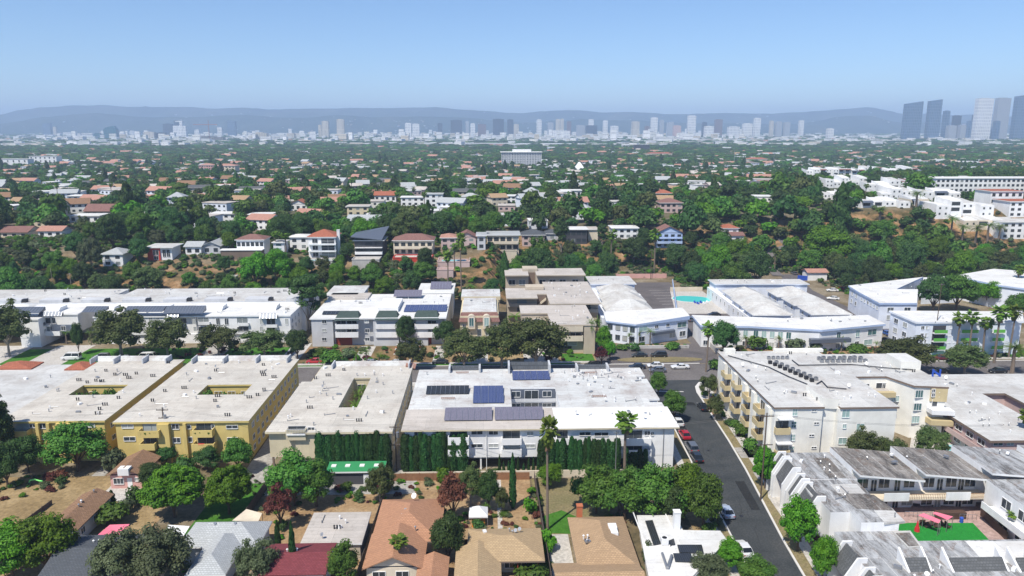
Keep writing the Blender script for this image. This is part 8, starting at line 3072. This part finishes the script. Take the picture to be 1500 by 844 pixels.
pole('tall wooden power pole with two crossarms by the corner of the cream condominium', 1114, 605, 733, [(.6, 2.6), (6.0, 2.8)], 'c')
pole('power pole with five short crossarms before the dusty pink block', 1464, 622, 662, [(.4, 2.4), (1.2, 2.4), (2.0, 2.2), (2.8, 1.6)], 'd')
pole('power pole with transformer in the alley between the cream block and the corner block', 581, 622, 690, [(.5, 2.2), (4.2, 1.8)], 'b', True)
pole('slim green grey pole standing in the cypress hedge of the corner block', 901, 632, 706, [(.3, 1.0)], None, False, .1, 'grey_metal')
pole('thin dark pole beside the parked cars at the oval kerb island', 953, 519, 549, [], None, False, .12)
pole('leaning tall dark pole before the lime balconied block', 1367, 415, 518, [(.5, 1.6)], None, False, .15)
pole('pale pole rising behind the long white complex', 79, 393, 432, [], None, False, .12, 'pale_bark')
pole('shorter pale pole with round head behind the long white complex', 105, 400, 426, [(.4, .9)], None, False, .12, 'pale_bark')
pole('tall dark pole beside the pool court trees', 953, 366, 409, [(.4, 1.6)], None, False, .14)
for lb, a, t, bb in (('grey lattice mast above the trees, western of two', 1075, 217, 243), ('grey lattice mast above the trees, eastern of two', 1133, 224, 243)):
 pole(lb, a, t, bb, [(.6, 2.0)], None, False, .5, 'grey_metal', 'radio_mast')
# street lamp at the corner
x, y, z = G(1058, 560)
r = thing('street_lamp', 'grey street lamp at the corner of the cream condominium', 'street lamp', (x, y, 0))
b = MB()
b.tube((x, y, 0), (x, y, 8.8), .12, .08, 8)
b.build('mast', 'grey_metal', r)
b = MB()
b.tube((x, y, 8.8), (x - 1.2, y + .3, 9.3), .06, n=6)
b.build('arm', 'grey_metal', r)
b = MB()
b.box(x - 1.8, x - 1.1, y + .15, y + .45, 9.2, 9.36)
b.build('lamp_head', 'rim_metal', r)
def wire(p, q_, sag, label, n=10):
 b = MB()
 P_ = []
 for i in range(n + 1):
  u = i / n
  P_.append((p[0] + (q_[0] - p[0]) * u, p[1] + (q_[1] - p[1]) * u, p[2] + (q_[2] - p[2]) * u - sag * 4 * u * (1 - u)))
 for i in range(n):
  b.tube(P_[i], P_[i + 1], .018, n=4)
 info(b.build('power_line', 'dark_metal'), label, 'wire', 'power lines between the poles')
A_, B_, C_ = POLES['a'], POLES['b'], POLES['c']
far_w = (-112, A_[1] + 1, 9.0)
for i, dx in enumerate((-.9, .9)):
 o_ = lambda p: (p[0], p[1] + dx * .3, p[2] + i * .02)
 wire(o_(far_w), o_(A_), .8, '%s power line from the western edge to the pole before the mustard block' % ORD[i])
 wire(o_(A_), o_(B_), 1.0, '%s power line from the mustard block pole to the alley pole' % ORD[i])
 wire(o_(B_), o_(C_), 2.0, '%s power line from the alley pole over the yards to the condominium pole' % ORD[i], 16)
 wire(o_(C_), o_(POLES['d']), 1.0, '%s power line from the condominium pole to the dusty pink block pole' % ORD[i])
# ------------------------------------------------------------------ trees in front, each as it stands
T_ = [
('bright', 20, 770, 850, 86, 'big bright green tree at the western picture corner below the bare lot'),
('bright', 68, 757, 840, 92, 'rounded bright green tree overlapping the sandy brown roof'),
('grey', 180, 782, 862, 92, 'grey green tree before the charcoal roof, western half of a wide clump'),
('grey', 240, 774, 862, 100, 'largest grey green tree, between the charcoal roof and the pale hipped roof'),
('dome', 256, 682, 757, 92, 'larger of two clipped bright green domed trees by the pink cottage'),
('dome', 336, 684, 753, 70, 'smaller of two bright green domed trees beside the narrow green lawn'),
('mid', 115, 622, 690, 92, 'lush green tree before the western mustard block at the head of the bare lot'),
('dark', 42, 640, 692, 50, 'dark shaded tree under the balcony of the western mustard block'),
('dark', 12, 648, 715, 56, 'dark tree at the picture edge beside the bare lot'),
('tall', 4, 577, 690, 44, 'tall olive tree cut by the western picture edge before the mustard block'),
('greybush', 165, 655, 690, 32, 'olive green shrub between the two mustard blocks'),
('bougainvillea', 183, 654, 671, 22, 'magenta bougainvillea at the corner of the planted court mustard block'),
('bougainvillea', 263, 652, 668, 18, 'small magenta bougainvillea beside the mustard block stair'),
('dark', 222, 680, 712, 42, 'dark rounded tree touching the pink cottage roof'),
('darkbush', 199, 712, 738, 30, 'dark bush at the forecourt of the pink cottage'),
('dark', 305, 655, 690, 44, 'dark tree under the cluttered balconies of the mustard block'),
('mid', 350, 642, 692, 48, 'mid green tree at the eastern corner of the planted court mustard block'),
('dark', 244, 655, 680, 34, 'small dark tree at the foot of the mustard block stair'),
('darkbush', 272, 668, 690, 34, 'low dark shrub between the pole and the clipped domes'),
('bush', 165, 738, 768, 46, 'dark green shrub mass below the pink cottage forecourt'),
('greybush', 183, 730, 752, 24, 'grey green shrub beside the pink cottage forecourt'),
('conifer', 165, 718, 742, 10, 'little conifer in front of the pink cottage'),
('mid', 432, 664, 740, 88, 'large spreading green tree beside the green roofed shed'),
('mid', 464, 678, 742, 60, 'green tree leaning over the dirt yard of the green roofed shed'),
('red', 412, 710, 776, 38, 'reddish brown tree at the end of the narrow green lawn'),
('olive', 557, 681, 736, 46, 'olive tree at the corner of the green roofed shed'),
('grey', 378, 790, 862, 64, 'grey green tree before the pale hipped roof and the maroon roof'),
('cypress', 409, 762, 822, 9, 'pencil cypress standing before the maroon roof, shorter of two'),
('cypress', 431, 764, 846, 10, 'pencil cypress standing before the maroon roof, taller of two'),
('mid', 505, 796, 862, 54, 'dark green tree between the maroon roof and the orange brown roof'),
('fan', 586, 782, 850, 30, 'fan palm before the orange brown roof, its shadow on the tiles'),
('dark', 657, 756, 826, 60, 'dark round tree between the orange brown and sandy orange roofs'),
('red', 690, 788, 808, 22, 'small reddish tree at the edge of the sandy orange roof'),
('red', 664, 694, 764, 42, 'russet leaved tree behind the orange brown hipped roof'),
('olive', 690, 684, 742, 44, 'olive tree beside the russet tree in the dirt yards'),
('dark', 716, 690, 748, 36, 'dark upright tree between the dirt yards'),
('olive', 735, 714, 752, 24, 'small grey olive tree beside the tall single cypress'),
('small', 712, 734, 752, 18, 'small feathery palm before the white peaked tent'),
('cypress', 751, 664, 745, 9.5, 'single tall cypress in the dirt yard, its shadow across the path'),
('fan', 802, 604, 776, 34, 'tallest fan palm, rising from the fence beside the dry lawn'),
('fan', 915, 600, 706, 40, 'fan palm with ragged crown before the white corner block'),
('bright', 806, 680, 712, 42, 'light green tree at the foot of the tallest fan palm'),
('limebush', 776, 728, 752, 22, 'yellowish shrub on the dirt strip beside the dry lawn'),
('limebush', 649, 684, 706, 22, 'lime green shrub beside the cypress hedge in the dirt yards'),
('mid', 873, 684, 752, 74, 'western tree of the wide green clump above the tan hipped roof'),
('mid', 915, 690, 762, 80, 'dark middle tree of the wide green clump above the tan hipped roof'),
('mid', 962, 684, 768, 84, 'broad tree of the green clump behind the white modern house'),
('bright', 1002, 680, 760, 72, 'light topped tree of the green clump near the side street'),
('mid', 1030, 692, 778, 62, 'outermost tree of the green clump, hanging over the side street kerb'),
('dark', 985, 712, 776, 50, 'shaded lower tree in front of the green clump'),
('limebush', 803, 775, 806, 24, 'bright shrub between the sandy orange roof and the tan hipped roof'),
('bush', 778, 822, 850, 48, 'round green bush below the porch of the sandy orange house'),
('greybush', 948, 792, 828, 15, 'grey shrub squeezed beside the white modern house'),
('grey', 1038, 812, 862, 62, 'grey olive tree before the white modern house'),
('bright', 1068, 792, 836, 42, 'bright green tree between the white modern house and the white car'),
('mid', 1108, 818, 862, 60, 'green tree at the lower kerb of the side street'),
('bush', 1040, 764, 784, 22, 'low bush under the tree clump beside the silver blue car'),
('bright', 1168, 732, 808, 54, 'bright green street tree before the weathered town houses'),
('bright', 1204, 788, 850, 42, 'smaller bright green tree below the first one by the town houses'),
('dome', 1120, 656, 716, 38, 'round clipped dark green tree at the pole by the cream condominium'),
('small', 1196, 752, 784, 26, 'young banana like palm beside the town house wall'),
('olive', 1262, 632, 686, 52, 'western olive tree between the condominium and the weathered town houses'),
('olive', 1303, 640, 686, 46, 'middle olive tree above the weathered town house roofs'),
('olive', 1360, 624, 676, 48, 'eastern olive tree beside the small pale pool'),
('limebush', 1394, 622, 642, 18, 'bright bush at the corner of the small pool terrace'),
('limebush', 1343, 625, 637, 26, 'clipped green hedge bush under the condominium wing'),
('fan', 1483, 748, 790, 26, 'small fan palm in the yard east of the green court'),
('fan', 1496, 598, 668, 26, 'fan palm at the eastern picture edge by the dusty pink block'),
('olive', 1038, 548, 585, 28, 'young street tree at the rounded kerb of the condominium'),
('olive', 1047, 580, 616, 26, 'second young street tree along the condominium balconies'),
('small', 1074, 594, 616, 20, 'small palm against the condominium wall'),
('bush', 1085, 618, 640, 22, 'green shrub bed at the foot of the condominium'),
('bush', 1098, 640, 664, 22, 'second shrub bed lower along the condominium wall'),
('mid', 964, 544, 580, 28, 'street tree behind the corner block, nearest the crossing'),
('mid', 986, 572, 618, 36, 'street tree on the side street beside the corner block'),
('grey', 1040, 726, 742, 14, 'tiny tree by the side street kerb'),
# street trees north of the street
('olive', 14, 446, 522, 56, 'big dark street tree at the western end of the white complex'),
('olive', 178, 450, 522, 70, 'biggest street tree before the western driveway of the white complex'),
('olive', 246, 465, 524, 56, 'street tree west of the shaded driveway of the long complex'),
('olive', 321, 475, 524, 52, 'street tree before the arched window of the long complex'),
('olive', 388, 482, 526, 56, 'street tree before the eastern garage of the long complex'),
('dark', 436, 484, 526, 40, 'street tree at the eastern corner of the long complex'),
('tall', 453, 396, 482, 44, 'tall thin eucalyptus at the eastern end wall of the long complex'),
('dark', 116, 474, 520, 20, 'narrow dark tree in the entry of the long complex'),
('small', 98, 480, 504, 18, 'banana plant beside the entry of the long complex'),
('small', 134, 478, 506, 16, 'yellowish banana plant before the entry roof of the long complex'),
('dark', 594, 462, 508, 34, 'dark tree before the eastern mansard of the green mansard block'),
('olive', 604, 495, 542, 38, 'brown green street tree below the dark one at the mansard block'),
('dark', 652, 470, 512, 34, 'dark tree at the eastern corner of the green mansard block'),
('olive', 680, 486, 542, 62, 'western of the big brown green street trees before the narrow yellow block'),
('olive', 735, 470, 542, 58, 'middle big brown green street tree before the narrow yellow block'),
('olive', 785, 464, 544, 78, 'largest brown green street tree before the tan terraced block'),
('small', 522, 510, 534, 22, 'young palm in the garden of the green mansard block'),
('small', 537, 505, 536, 24, 'second young palm in the garden of the green mansard block'),
('small', 556, 512, 538, 22, 'young palm beside the broad garden steps'),
('bush', 485, 512, 534, 36, 'green shrubs in the garden of the green mansard block'),
('greybush', 510, 510, 524, 26, 'grey succulents bank in the garden of the green mansard block'),
('bush', 467, 510, 522, 30, 'low shrubs under the grey wall of the green mansard block'),
('feather', 864, 463, 517, 20, 'slim palm at the end wall of the tan terraced block'),
('feather', 874, 460, 512, 18, 'second slim palm at the end wall of the tan terraced block'),
('bright', 884, 478, 520, 26, 'bright leafy tree between the tan block and the motel'),
('red', 881, 508, 534, 20, 'reddish brown shrub tree by the small green lawn'),
('bright', 893, 500, 528, 18, 'bright shrub tree by the motel flower bed'),
('mid', 775, 443, 460, 24, 'green tree in the stair court of the tan terraced block'),
('mid', 790, 402, 424, 30, 'green tree in the upper court of the tan terraced block'),
('small', 755, 455, 482, 32, 'palm beside the lower tier of the tan terraced block'),
('small', 922, 483, 507, 15, 'small palm against the motel front, western of three'),
('small', 936, 480, 506, 14, 'small palm against the motel front, middle of three'),
('small', 952, 476, 507, 20, 'twin stemmed palm against the motel front, eastern of three'),
('darkbush', 930, 502, 514, 15, 'clipped round bush in the motel flower bed'),
('bush', 912, 504, 512, 18, 'low shrub in the motel flower bed near the palms'),
('bush', 986, 501, 512, 20, 'long low shrub in the motel flower bed near the ramp'),
('fan', 1034, 470, 545, 20, 'fan palm beside the round dark tree at the motel ramp'),
('dark', 1060, 472, 520, 46, 'round dark tree before the bent motel wing'),
('bush', 1050, 526, 541, 26, 'clipped hedge bush at the street beside the motel ramp'),
('bush', 1108, 490, 512, 30, 'green shrubs along the bent motel wing, western end'),
('small', 1092, 488, 512, 20, 'spiky palm like plant before the bent motel wing'),
('small', 1140, 488, 514, 20, 'strelitzia clump before the middle of the bent motel wing'),
('greybush', 1166, 496, 514, 34, 'grey shrub before the awning of the bent motel wing'),
('small', 1232, 490, 515, 20, 'strelitzia clump before the awning end of the bent motel wing'),
('bush', 1258, 505, 517, 34, 'low hedge at the eastern end of the bent motel wing'),
('greybush', 1194, 498, 514, 24, 'second grey shrub before the bent motel wing'),
('small', 1282, 496, 518, 14, 'small palm at the mouth of the passage by the motel wing'),
('olive', 1325, 496, 546, 72, 'dark street tree behind the condominium roof'),
('olive', 1412, 506, 550, 52, 'round street tree on the verge before the lime balconied block'),
('feather', 1482, 498, 548, 44, 'spreading palm at the eastern street edge'),
('dark', 1366, 404, 458, 52, 'darker of the twin round trees in the blue edged court'),
('mid', 1400, 402, 456, 56, 'greener of the twin round trees in the blue edged court'),
('bright', 1445, 412, 448, 44, 'bright tree behind the tall palms of the lime balconied block'),
('mid', 1492, 430, 470, 40, 'green tree behind the palms at the eastern edge'),
('fan', 1399, 455, 524, 20, 'first of the tall palms before the lime balconied block'),
('fan', 1417, 453, 524, 20, 'second of the tall palms before the lime balconied block'),
('fan', 1439, 463, 524, 22, 'third and shorter palm before the lime balconied block'),
('fan', 1456, 444, 532, 24, 'fourth palm, tallest before the lime balconied block'),
('fan', 1477, 444, 524, 20, 'fifth palm before the lime balconied block'),
('fan', 1488, 386, 440, 18, 'single tall palm behind the blue edged roof at the eastern edge'),
('fan', 1367, 384, 404, 18, 'fan palm behind the blue edged roof by the twin round trees'),
('fan', 1409, 386, 402, 16, 'smaller fan palm behind the blue edged roof'),
# the wooded slope
('fan', 676, 337, 428, 15, 'very tall thin palm below the pink houses'),
('fan', 656, 366, 425, 16, 'thick crowned palm on the pink terraces'),
('fan', 666, 355, 392, 14, 'palm beside the pink terraces pool'),
('fan', 895, 333, 398, 15, 'tall palm on the slope behind the motel court'),
('fan', 958, 332, 400, 17, 'tall double crowned palm before the pale blue gabled house'),
('small', 690, 413, 434, 24, 'bushy palm behind the narrow yellow block'),
('fan', 405, 338, 372, 14, 'palm beside the low white teal windowed house'),
('fan', 419, 340, 374, 15, 'second palm beside the low white teal windowed house'),
('dark', 500, 347, 372, 18, 'dark round tree at the corner of the red tiled villa'),
('conifer', 739, 368, 424, 13, 'dark conical tree on the slope below the white balconied house'),
('tall', 822, 316, 372, 22, 'tall ivy clad tree between the grey hipped and the glass fronted houses'),
('tall', 882, 325, 362, 16, 'upright green tree beside the tan block of the glass fronted house'),
('conifer', 1228, 268, 350, 27, 'tall dark pyramid shaped conifer before the white condominiums'),
('lime', 1172, 284, 312, 34, 'vivid lime green tree on the eastern rise'),
('bright', 1210, 332, 388, 72, 'wide yellow green tree in front of the pyramid conifer'),
('mid', 1330, 341, 392, 54, 'broad domed tree on the eastern slope'),
('mid', 1290, 322, 356, 46, 'domed green tree below the white condominiums'),
('bougainvillea', 1117, 372, 382, 14, 'crimson bougainvillea beside the winding drive'),
('feather', 1342, 276, 306, 26, 'date palm before the brown pitched condominium roof'),
('feather', 1288, 300, 326, 26, 'date palm among the dark trees below the condominiums'),
('feather', 1392, 312, 346, 24, 'first date palm in the row before the rounded condominium'),
('feather', 1408, 325, 356, 24, 'second date palm in the row before the rounded condominium'),
('feather', 1428, 326, 358, 24, 'third date palm in the row before the rounded condominium'),
('feather', 1446, 322, 356, 26, 'fourth date palm in the row before the rounded condominium'),
('feather', 1462, 325, 354, 22, 'fifth date palm in the row before the rounded condominium'),
('fan', 1367, 387, 404, 16, 'low fan palm on the brown eastern slope'),
('fan', 1116, 270, 292, 14, 'palm of the cluster above the eastern woods'),
('feather', 1146, 276, 300, 20, 'date palm of the cluster above the eastern woods'),
('grey', 136, 345, 402, 34, 'silvery grey tree on the western slope before the dark wood'),
('limebush', 385, 284, 308, 34, 'yellow green tree crown on the plateau'),
('bright', 375, 370, 424, 46, 'bright green tree mass on the slope above the long complex'),
('bright', 408, 366, 420, 46, 'second bright green tree mass beside the pool terrace'),
('bright', 440, 392, 428, 36, 'light tree beneath the pool terrace'),
('dark', 205, 350, 385, 30, 'dark tree beside the red and white modern house'),
]
for k_, a, t, b_, w, lb in T_:
 treepx(k_, a, t, b_, w * (1.2 if k_ in ('olive', 'fan', 'feather') and b_ < 560 else 1), lb)
for (x0, x1, y0, y1), n_, lb in ((B1O[0], 5, 'mustard block court with low bushes'), (B2O[0], 4, 'planted court of the mustard block by the pole')):
 for i in range(n_):
  tree('bush', x0 + 1.5 + (x1 - x0 - 3) * i / (n_ - 1), y0 + 3 + (i % 2), 3.6, 6.9, '%s bush from the west in the %s' % (ORD[i], lb), group='bushes in the roof courts', z=2)
for i, (x, y) in enumerate(((-30.2, 153), (-29.3, 156.5), (-30, 163), (-29.4, 166))):
 tree('small', x, y, 4.4, 9.3, '%s palm from the yard side in the long court of the cream block' % ORD[i], group='palms in the long court', z=0)
# cypress hedges
for lb, a, c, n_, t, bb, dy in (('hedge before the cream block', 470, 567, 15, 633, 694, 0), ('western hedge before the white corner block', 596, 679, 13, 634, 692, 0), ('short hedge beside the tallest fan palm', 793, 824, 5, 644, 692, 0), ('main hedge before the white corner block', 836, 902, 11, 641, 697, 0), ('low hedge east of the corner block', 917, 944, 5, 656, 690, 0), ('thin row along the garden wall', 731, 788, 9, 666, 698, 1)):
 for i in range(n_):
  u = a + (c - a) * i / (n_ - 1)
  treepx('cypress' if dy else 'hedgecol', u + rnd.uniform(-1, 1), t + (i * 7 % 4) * 1.3 + rnd.uniform(-1.5, 3.5) + (0 if not dy else (i % 3) * 3), bb, 4.2 if dy else (c - a) / n_ * rnd.uniform(1.2, 2.1), '%s cypress of the %s, counted from the west' % (ORD[i], lb), group='cypress hedges')
# hedges that climb the slope
def hedge(label, p0, p1, w, h):
 P0, P1 = G(*p0), G(*p1)
 L = math.hypot(P1[0] - P0[0], P1[1] - P0[1])
 n_ = int(L * 70)
 t = NR.random(n_)
 a = NR.uniform(-.1, 1.1, n_) * math.pi
 x = P0[0] + (P1[0] - P0[0]) * t
 y = P0[1] + (P1[1] - P0[1]) * t
 d = np.array([P1[1] - P0[1], -(P1[0] - P0[0])]) / L
 wob = w / 2 * (1 + .2 * np.sin(t * L * 1.3))
 X = x + d[0] * np.cos(a) * wob
 Y = y + d[1] * np.cos(a) * wob
 Z = ground_z(x, y) + h * (.1 + .9 * np.abs(np.sin(a)) ** .6) * (1 + .1 * np.sin(t * L * .9))
 N = np.stack([d[0] * np.cos(a), d[1] * np.cos(a), np.sin(a)], 1) + NR.normal(0, .4, (n_, 3))
 k = int(L / 1.2) + 2
 tt = np.linspace(0, 1, k)
 cx, cy = P0[0] + (P1[0] - P0[0]) * tt, P0[1] + (P1[1] - P0[1]) * tt
 C = np.stack([cx, cy, ground_z(cx, cy) + h * .4], 1)
 me = leaf_mesh('hedge', np.stack([X, Y, Z], 1), N, .4 * NR.uniform(.6, 1.3, n_), NR.random(n_), 'leaf_mid', (C, np.tile(np.array([w * .45, w * .45, h * .52]), (k, 1)), np.full(k, .2)))
 o_ = put('hedge', me)
 info(o_, label, 'hedge')
hedge('dark hedge climbing the slope between the red tiled villa and the slate roofed house', (482, 424), (515, 366), 2.6, 3.0)
hedge('hedge climbing the slope east of the slate roofed house', (545, 426), (572, 374), 2.4, 3.0)
hedge('long clipped hedge across the slope behind the tan terraced block', (770, 398), (868, 398), 6.0, 5.5)
hedge('green hedge row along the terraced garden below the brown tiled roof', (577, 402), (630, 402), 3.0, 1.8)
# woods: the nearest trees one by one, the rest as one mass
q = random.Random(42)
cells = {}
for x, y, r_ in OCC:
 cells.setdefault((int(x // 12), int(y // 12)), []).append((x, y, r_))
def free(x, y, r):
 i, j = int(x // 12), int(y // 12)
 for a in (-1, 0, 1):
  for b_ in (-1, 0, 1):
   for X, Y, R_ in cells.get((i + a, j + b_), ()):
    if (X - x) ** 2 + (Y - y) ** 2 < ((R_ + r) * .92) ** 2:
     return False
 return True
def add(x, y, r):
 cells.setdefault((int(x // 12), int(y // 12)), []).append((x, y, r))
BLOCK = [(-215, -58, 200, 266.5), (-58, 4, 200, 275), (3.5, 38.5, 200, 303), (36, 62, 200, 300), (60, 92, 200, 303), (84, 124, 200, 291), (53, 82, 297, 327), (124, 175, 200, 281), (118, 143, 230, 338), (170, 216, 200, 300)]
BLOCK2 = [(118 + k * 3, 126 + k * 3, 325 + k * 12, 340 + k * 12) for k in range(4)]
def blocked(x, y, r):
 if y > 520 and q.random() < .03:
  return True
 for a, b_, c, d in BLOCK:
  if a - r * .5 < x < b_ + r * .5 and c < y < d + r * .4:
   return True
 if not clear(x, y, r * .55):
  return True
 if y < 800:
  u, t = PX(x, y, gz(x, y) + r * 2.0 + 1)
  hw = r * 1100 / y
  for a, b_, c, d, hy in VIS:
   if y < hy + 2 and hy - y < 110 and a - hw * .6 < u < b_ + hw * .6 and t < c + (d - c) * (.85 if u > 1150 else .7):
    return True
 return False
def slope_gap(x, y):
 "bare patches on the open slope"
 if y > 345 + (25 if x > 120 else 0):
  return False
 v_ = math.sin(x * .11 + 2) + math.sin(x * .047 + y * .09)
 return v_ > (1.05 if x < 60 else 1.2)
W_ = []
y = 262.0
while y < 1500:
 st = 6.2 if y < 420 else 7.0 + (y - 420) * .004
 x = -.74 * y - 25
 while x < .73 * y + 30:
  x += st * q.uniform(.7, 1.25)
  xx, yy = x, y + q.uniform(-.5, .5) * st
  big = q.random()
  r_ = q.uniform(2.4, 4.2) if big < .7 else q.uniform(4.2, 6.8)
  if yy < 420:
   r_ = min(6.2, r_ * (.95 if yy < 300 else 1.2))
  if yy > 520:
   r_ = min(r_, 4.6)
  if not inview(xx, yy, gz(xx, yy), 60) or blocked(xx, yy, r_) or slope_gap(xx, yy) and q.random() < .85 or not free(xx, yy, r_):
   continue
  if yy > 430 and math.sin(xx * .021 + 1) * math.sin(yy * .017 + xx * .004) > .55 and q.random() < .75:
   continue
  add(xx, yy, r_)
  W_.append((xx, yy, r_))
 y += st * .8
W_.sort(key=lambda p: p[1])
nind = 300 - sum(1 for o in bpy.data.objects if o.parent is None and o.name.startswith('leafy_tree'))
TONE = {'mid': 'green', 'dark': 'dark green', 'olive': 'olive green', 'bright': 'bright green', 'grey': 'grey green'}
grp = {}
take = W_[:nind]
for x, y, r_ in take:
 t = q.random()
 zone = math.sin(x * .03 + y * .02)
 k_ = 'dark' if t < .36 - zone * .1 else 'mid' if t < .72 else 'olive' if t < .86 else 'bright' if t < .96 else 'grey'
 nm = min(LAND, key=lambda L: (L[1] - x) ** 2 + (L[2] - y) ** 2)
 rel = 'beyond' if y - nm[2] > abs(x - nm[1]) else 'in front of' if nm[2] - y > abs(x - nm[1]) else 'west of' if x < nm[1] else 'east of'
 grp.setdefault((k_, rel, nm[0]), []).append((x, y, r_))
for (k_, rel, nm), L in grp.items():
 L.sort()
 nw = ' '.join(nm.split()[:7])
 for i, (x, y, r_) in enumerate(L):
  lb = '%s tree %s the %s' % (TONE[k_], rel, nw) if len(L) == 1 else '%s %s tree from the west, %s the %s' % (ORD[min(i, 19)], TONE[k_], rel, nw)
  lb = ' '.join(lb.split()[:16])
  h = r_ * q.uniform(1.8, 2.6) + 1.2
  tree(k_, x, y, r_ * 2.15, h, lb, group='trees of the wooded slope')
srcs = [m_[0] for k_ in ('f_mid', 'f_dark', 'f_olive', 'f_bright', 'f_tall') for m_ in KINDS[k_]]
P, S, T, I = [], [], [], []
for x, y, r_ in W_[nind:]:
 t = q.random()
 zone = .12 * math.sin(x * .012 + y * .007)
 i = q.randrange(0, 4) if t < .38 + zone else q.randrange(4, 8) if t < .8 else q.randrange(8, 11) if t < .9 else q.randrange(11, 13) if t < .975 else q.randrange(13, 15)
 s = r_ * 2.25 / 8
 h = s * q.uniform(.85, 1.35) * (1 if y < 520 else .85)
 if i >= 13:
  s, h = s * 1.0, h * 1.05
 P.append((x, y, gz(x, y) - .3))
 S.append((s, s, h))
 T.append(q.uniform(0, 6.28))
 I.append(i)
for _ in range(21000):
 yy = 1450 * (7300 / 1450) ** q.random()
 xx = q.uniform(-.76, .74) * yy
 dens = .5 + .5 * math.sin(xx * .004 + 1.3) * math.sin(yy * .0031 + xx * .001) + .4 * math.sin(yy * .0075)
 if q.random() > .98 - .35 * dens * (yy > 2200) - (yy > 3400) * .2:
  continue
 s = q.uniform(1.1, 2.2) * (1 + (yy - 1450) / 2600)
 P.append((xx, yy, gz(xx, yy) - 1))
 S.append((s * 1.5, s * .9, q.uniform(.9, 1.6) * (1 + (yy - 1450) / 12000)))
 T.append(q.uniform(-.5, .5))
 I.append(q.randrange(0, 13))
o = scatter('woodland', P, S, T, I, srcs)
info(o, 'continuous dark green tree canopy covering the plateau and the plain toward the skyline', 'woodland', kind='stuff')
# palms that stand out of the woods
q = random.Random(9)
pg = {}
n_ = 0
while n_ < 34:
 y = q.uniform(330, 900)
 x = q.uniform(-.68, .66) * y
 if blocked(x, y, 2):
  continue
 n_ += 1
 nm = min(LAND, key=lambda L: (L[1] - x) ** 2 + (L[2] - y) ** 2)
 pg.setdefault(nm[0], []).append((x, y))
for nm, L in pg.items():
 L.sort()
 for i, (x, y) in enumerate(L):
  tree('fan', x, y, 4.2, q.uniform(10, 15), ' '.join(('%s palm%s rising above the woods near the %s' % ('thin' if len(L) == 1 else ORD[i], '' if len(L) == 1 else ' from the west', ' '.join(nm.split()[:7]))).split()[:16]), group='palms above the woods')
# low scrub on the slope and in the yards
P, S, T, I = [], [], [], []
for _ in range(11000):
 y = q.uniform(258, 372) if q.random() < .8 else q.uniform(372, 520)
 x = q.uniform(-.75, .74) * y
 if any(a < x < b_ and c < y < d for a, b_, c, d in BLOCK) or not clear(x, y, .3):
  continue
 if slope_gap(x, y) and q.random() < .6:
  continue
 s = q.uniform(.5, 1.3)
 P.append((x, y, gz(x, y) - .2))
 S.append((s, s, s * q.uniform(.7, 1.2)))
 T.append(q.uniform(0, 6.3))
 I.append(q.randrange(0, 5))
o = scatter('scrub', P, S, T, I, [KINDS['bush'][0][0], KINDS['darkbush'][0][0], KINDS['greybush'][0][0], KINDS['limebush'][0][0], KINDS['greybush'][1][0]])
info(o, 'low scrub and ground cover scattered over the dry hillside', 'scrub', kind='stuff')
P, S, T, I = [], [], [], []
for x0, x1, y0, y1, n_ in ((-104, -80, 127, 137, 70), (-62, -42, 103, 112, 50), (-41, -34, 110, 130, 30), (-50, -40, 128, 136, 30), (-28, -19, 124, 133, 40), (-12, 6, 114, 121, 40), (-18, -8, 126, 133, 25), (7.6, 9, 100, 130, 30), (20, 23, 97, 120, 40), (-110, -58, 205, 224, 120), (-54, -14, 207, 222, 120), (-13, 30, 207, 226, 80), (38, 61, 219.3, 222.4, 60), (68, 120, 209, 218, 120), (54.0, 56.0, 128, 178, 90), (121, 165, 206, 212, 60), (28, 40, 113, 133, 60), (50, 56, 95, 112, 30), (-20, 34, 134, 136, 40)):
 for _ in range(n_):
  x, y = q.uniform(x0, x1), q.uniform(y0, y1)
  if not clear(x, y, .2):
   continue
  s = q.uniform(.15, .55) if q.random() < .85 else q.uniform(.6, 1.0)
  P.append((x, y, 0))
  S.append((s, s, s * q.uniform(.6, 1.1)))
  T.append(q.uniform(0, 6.3))
  I.append(q.randrange(0, 5))
o = scatter('garden_weeds', P, S, T, I, [KINDS['bush'][0][0], KINDS['darkbush'][0][0], KINDS['greybush'][0][0], KINDS['limebush'][0][0], KINDS['redbush'][0][0]])
info(o, 'weeds and small garden plants strewn over the yards and beds', 'weeds', kind='stuff')
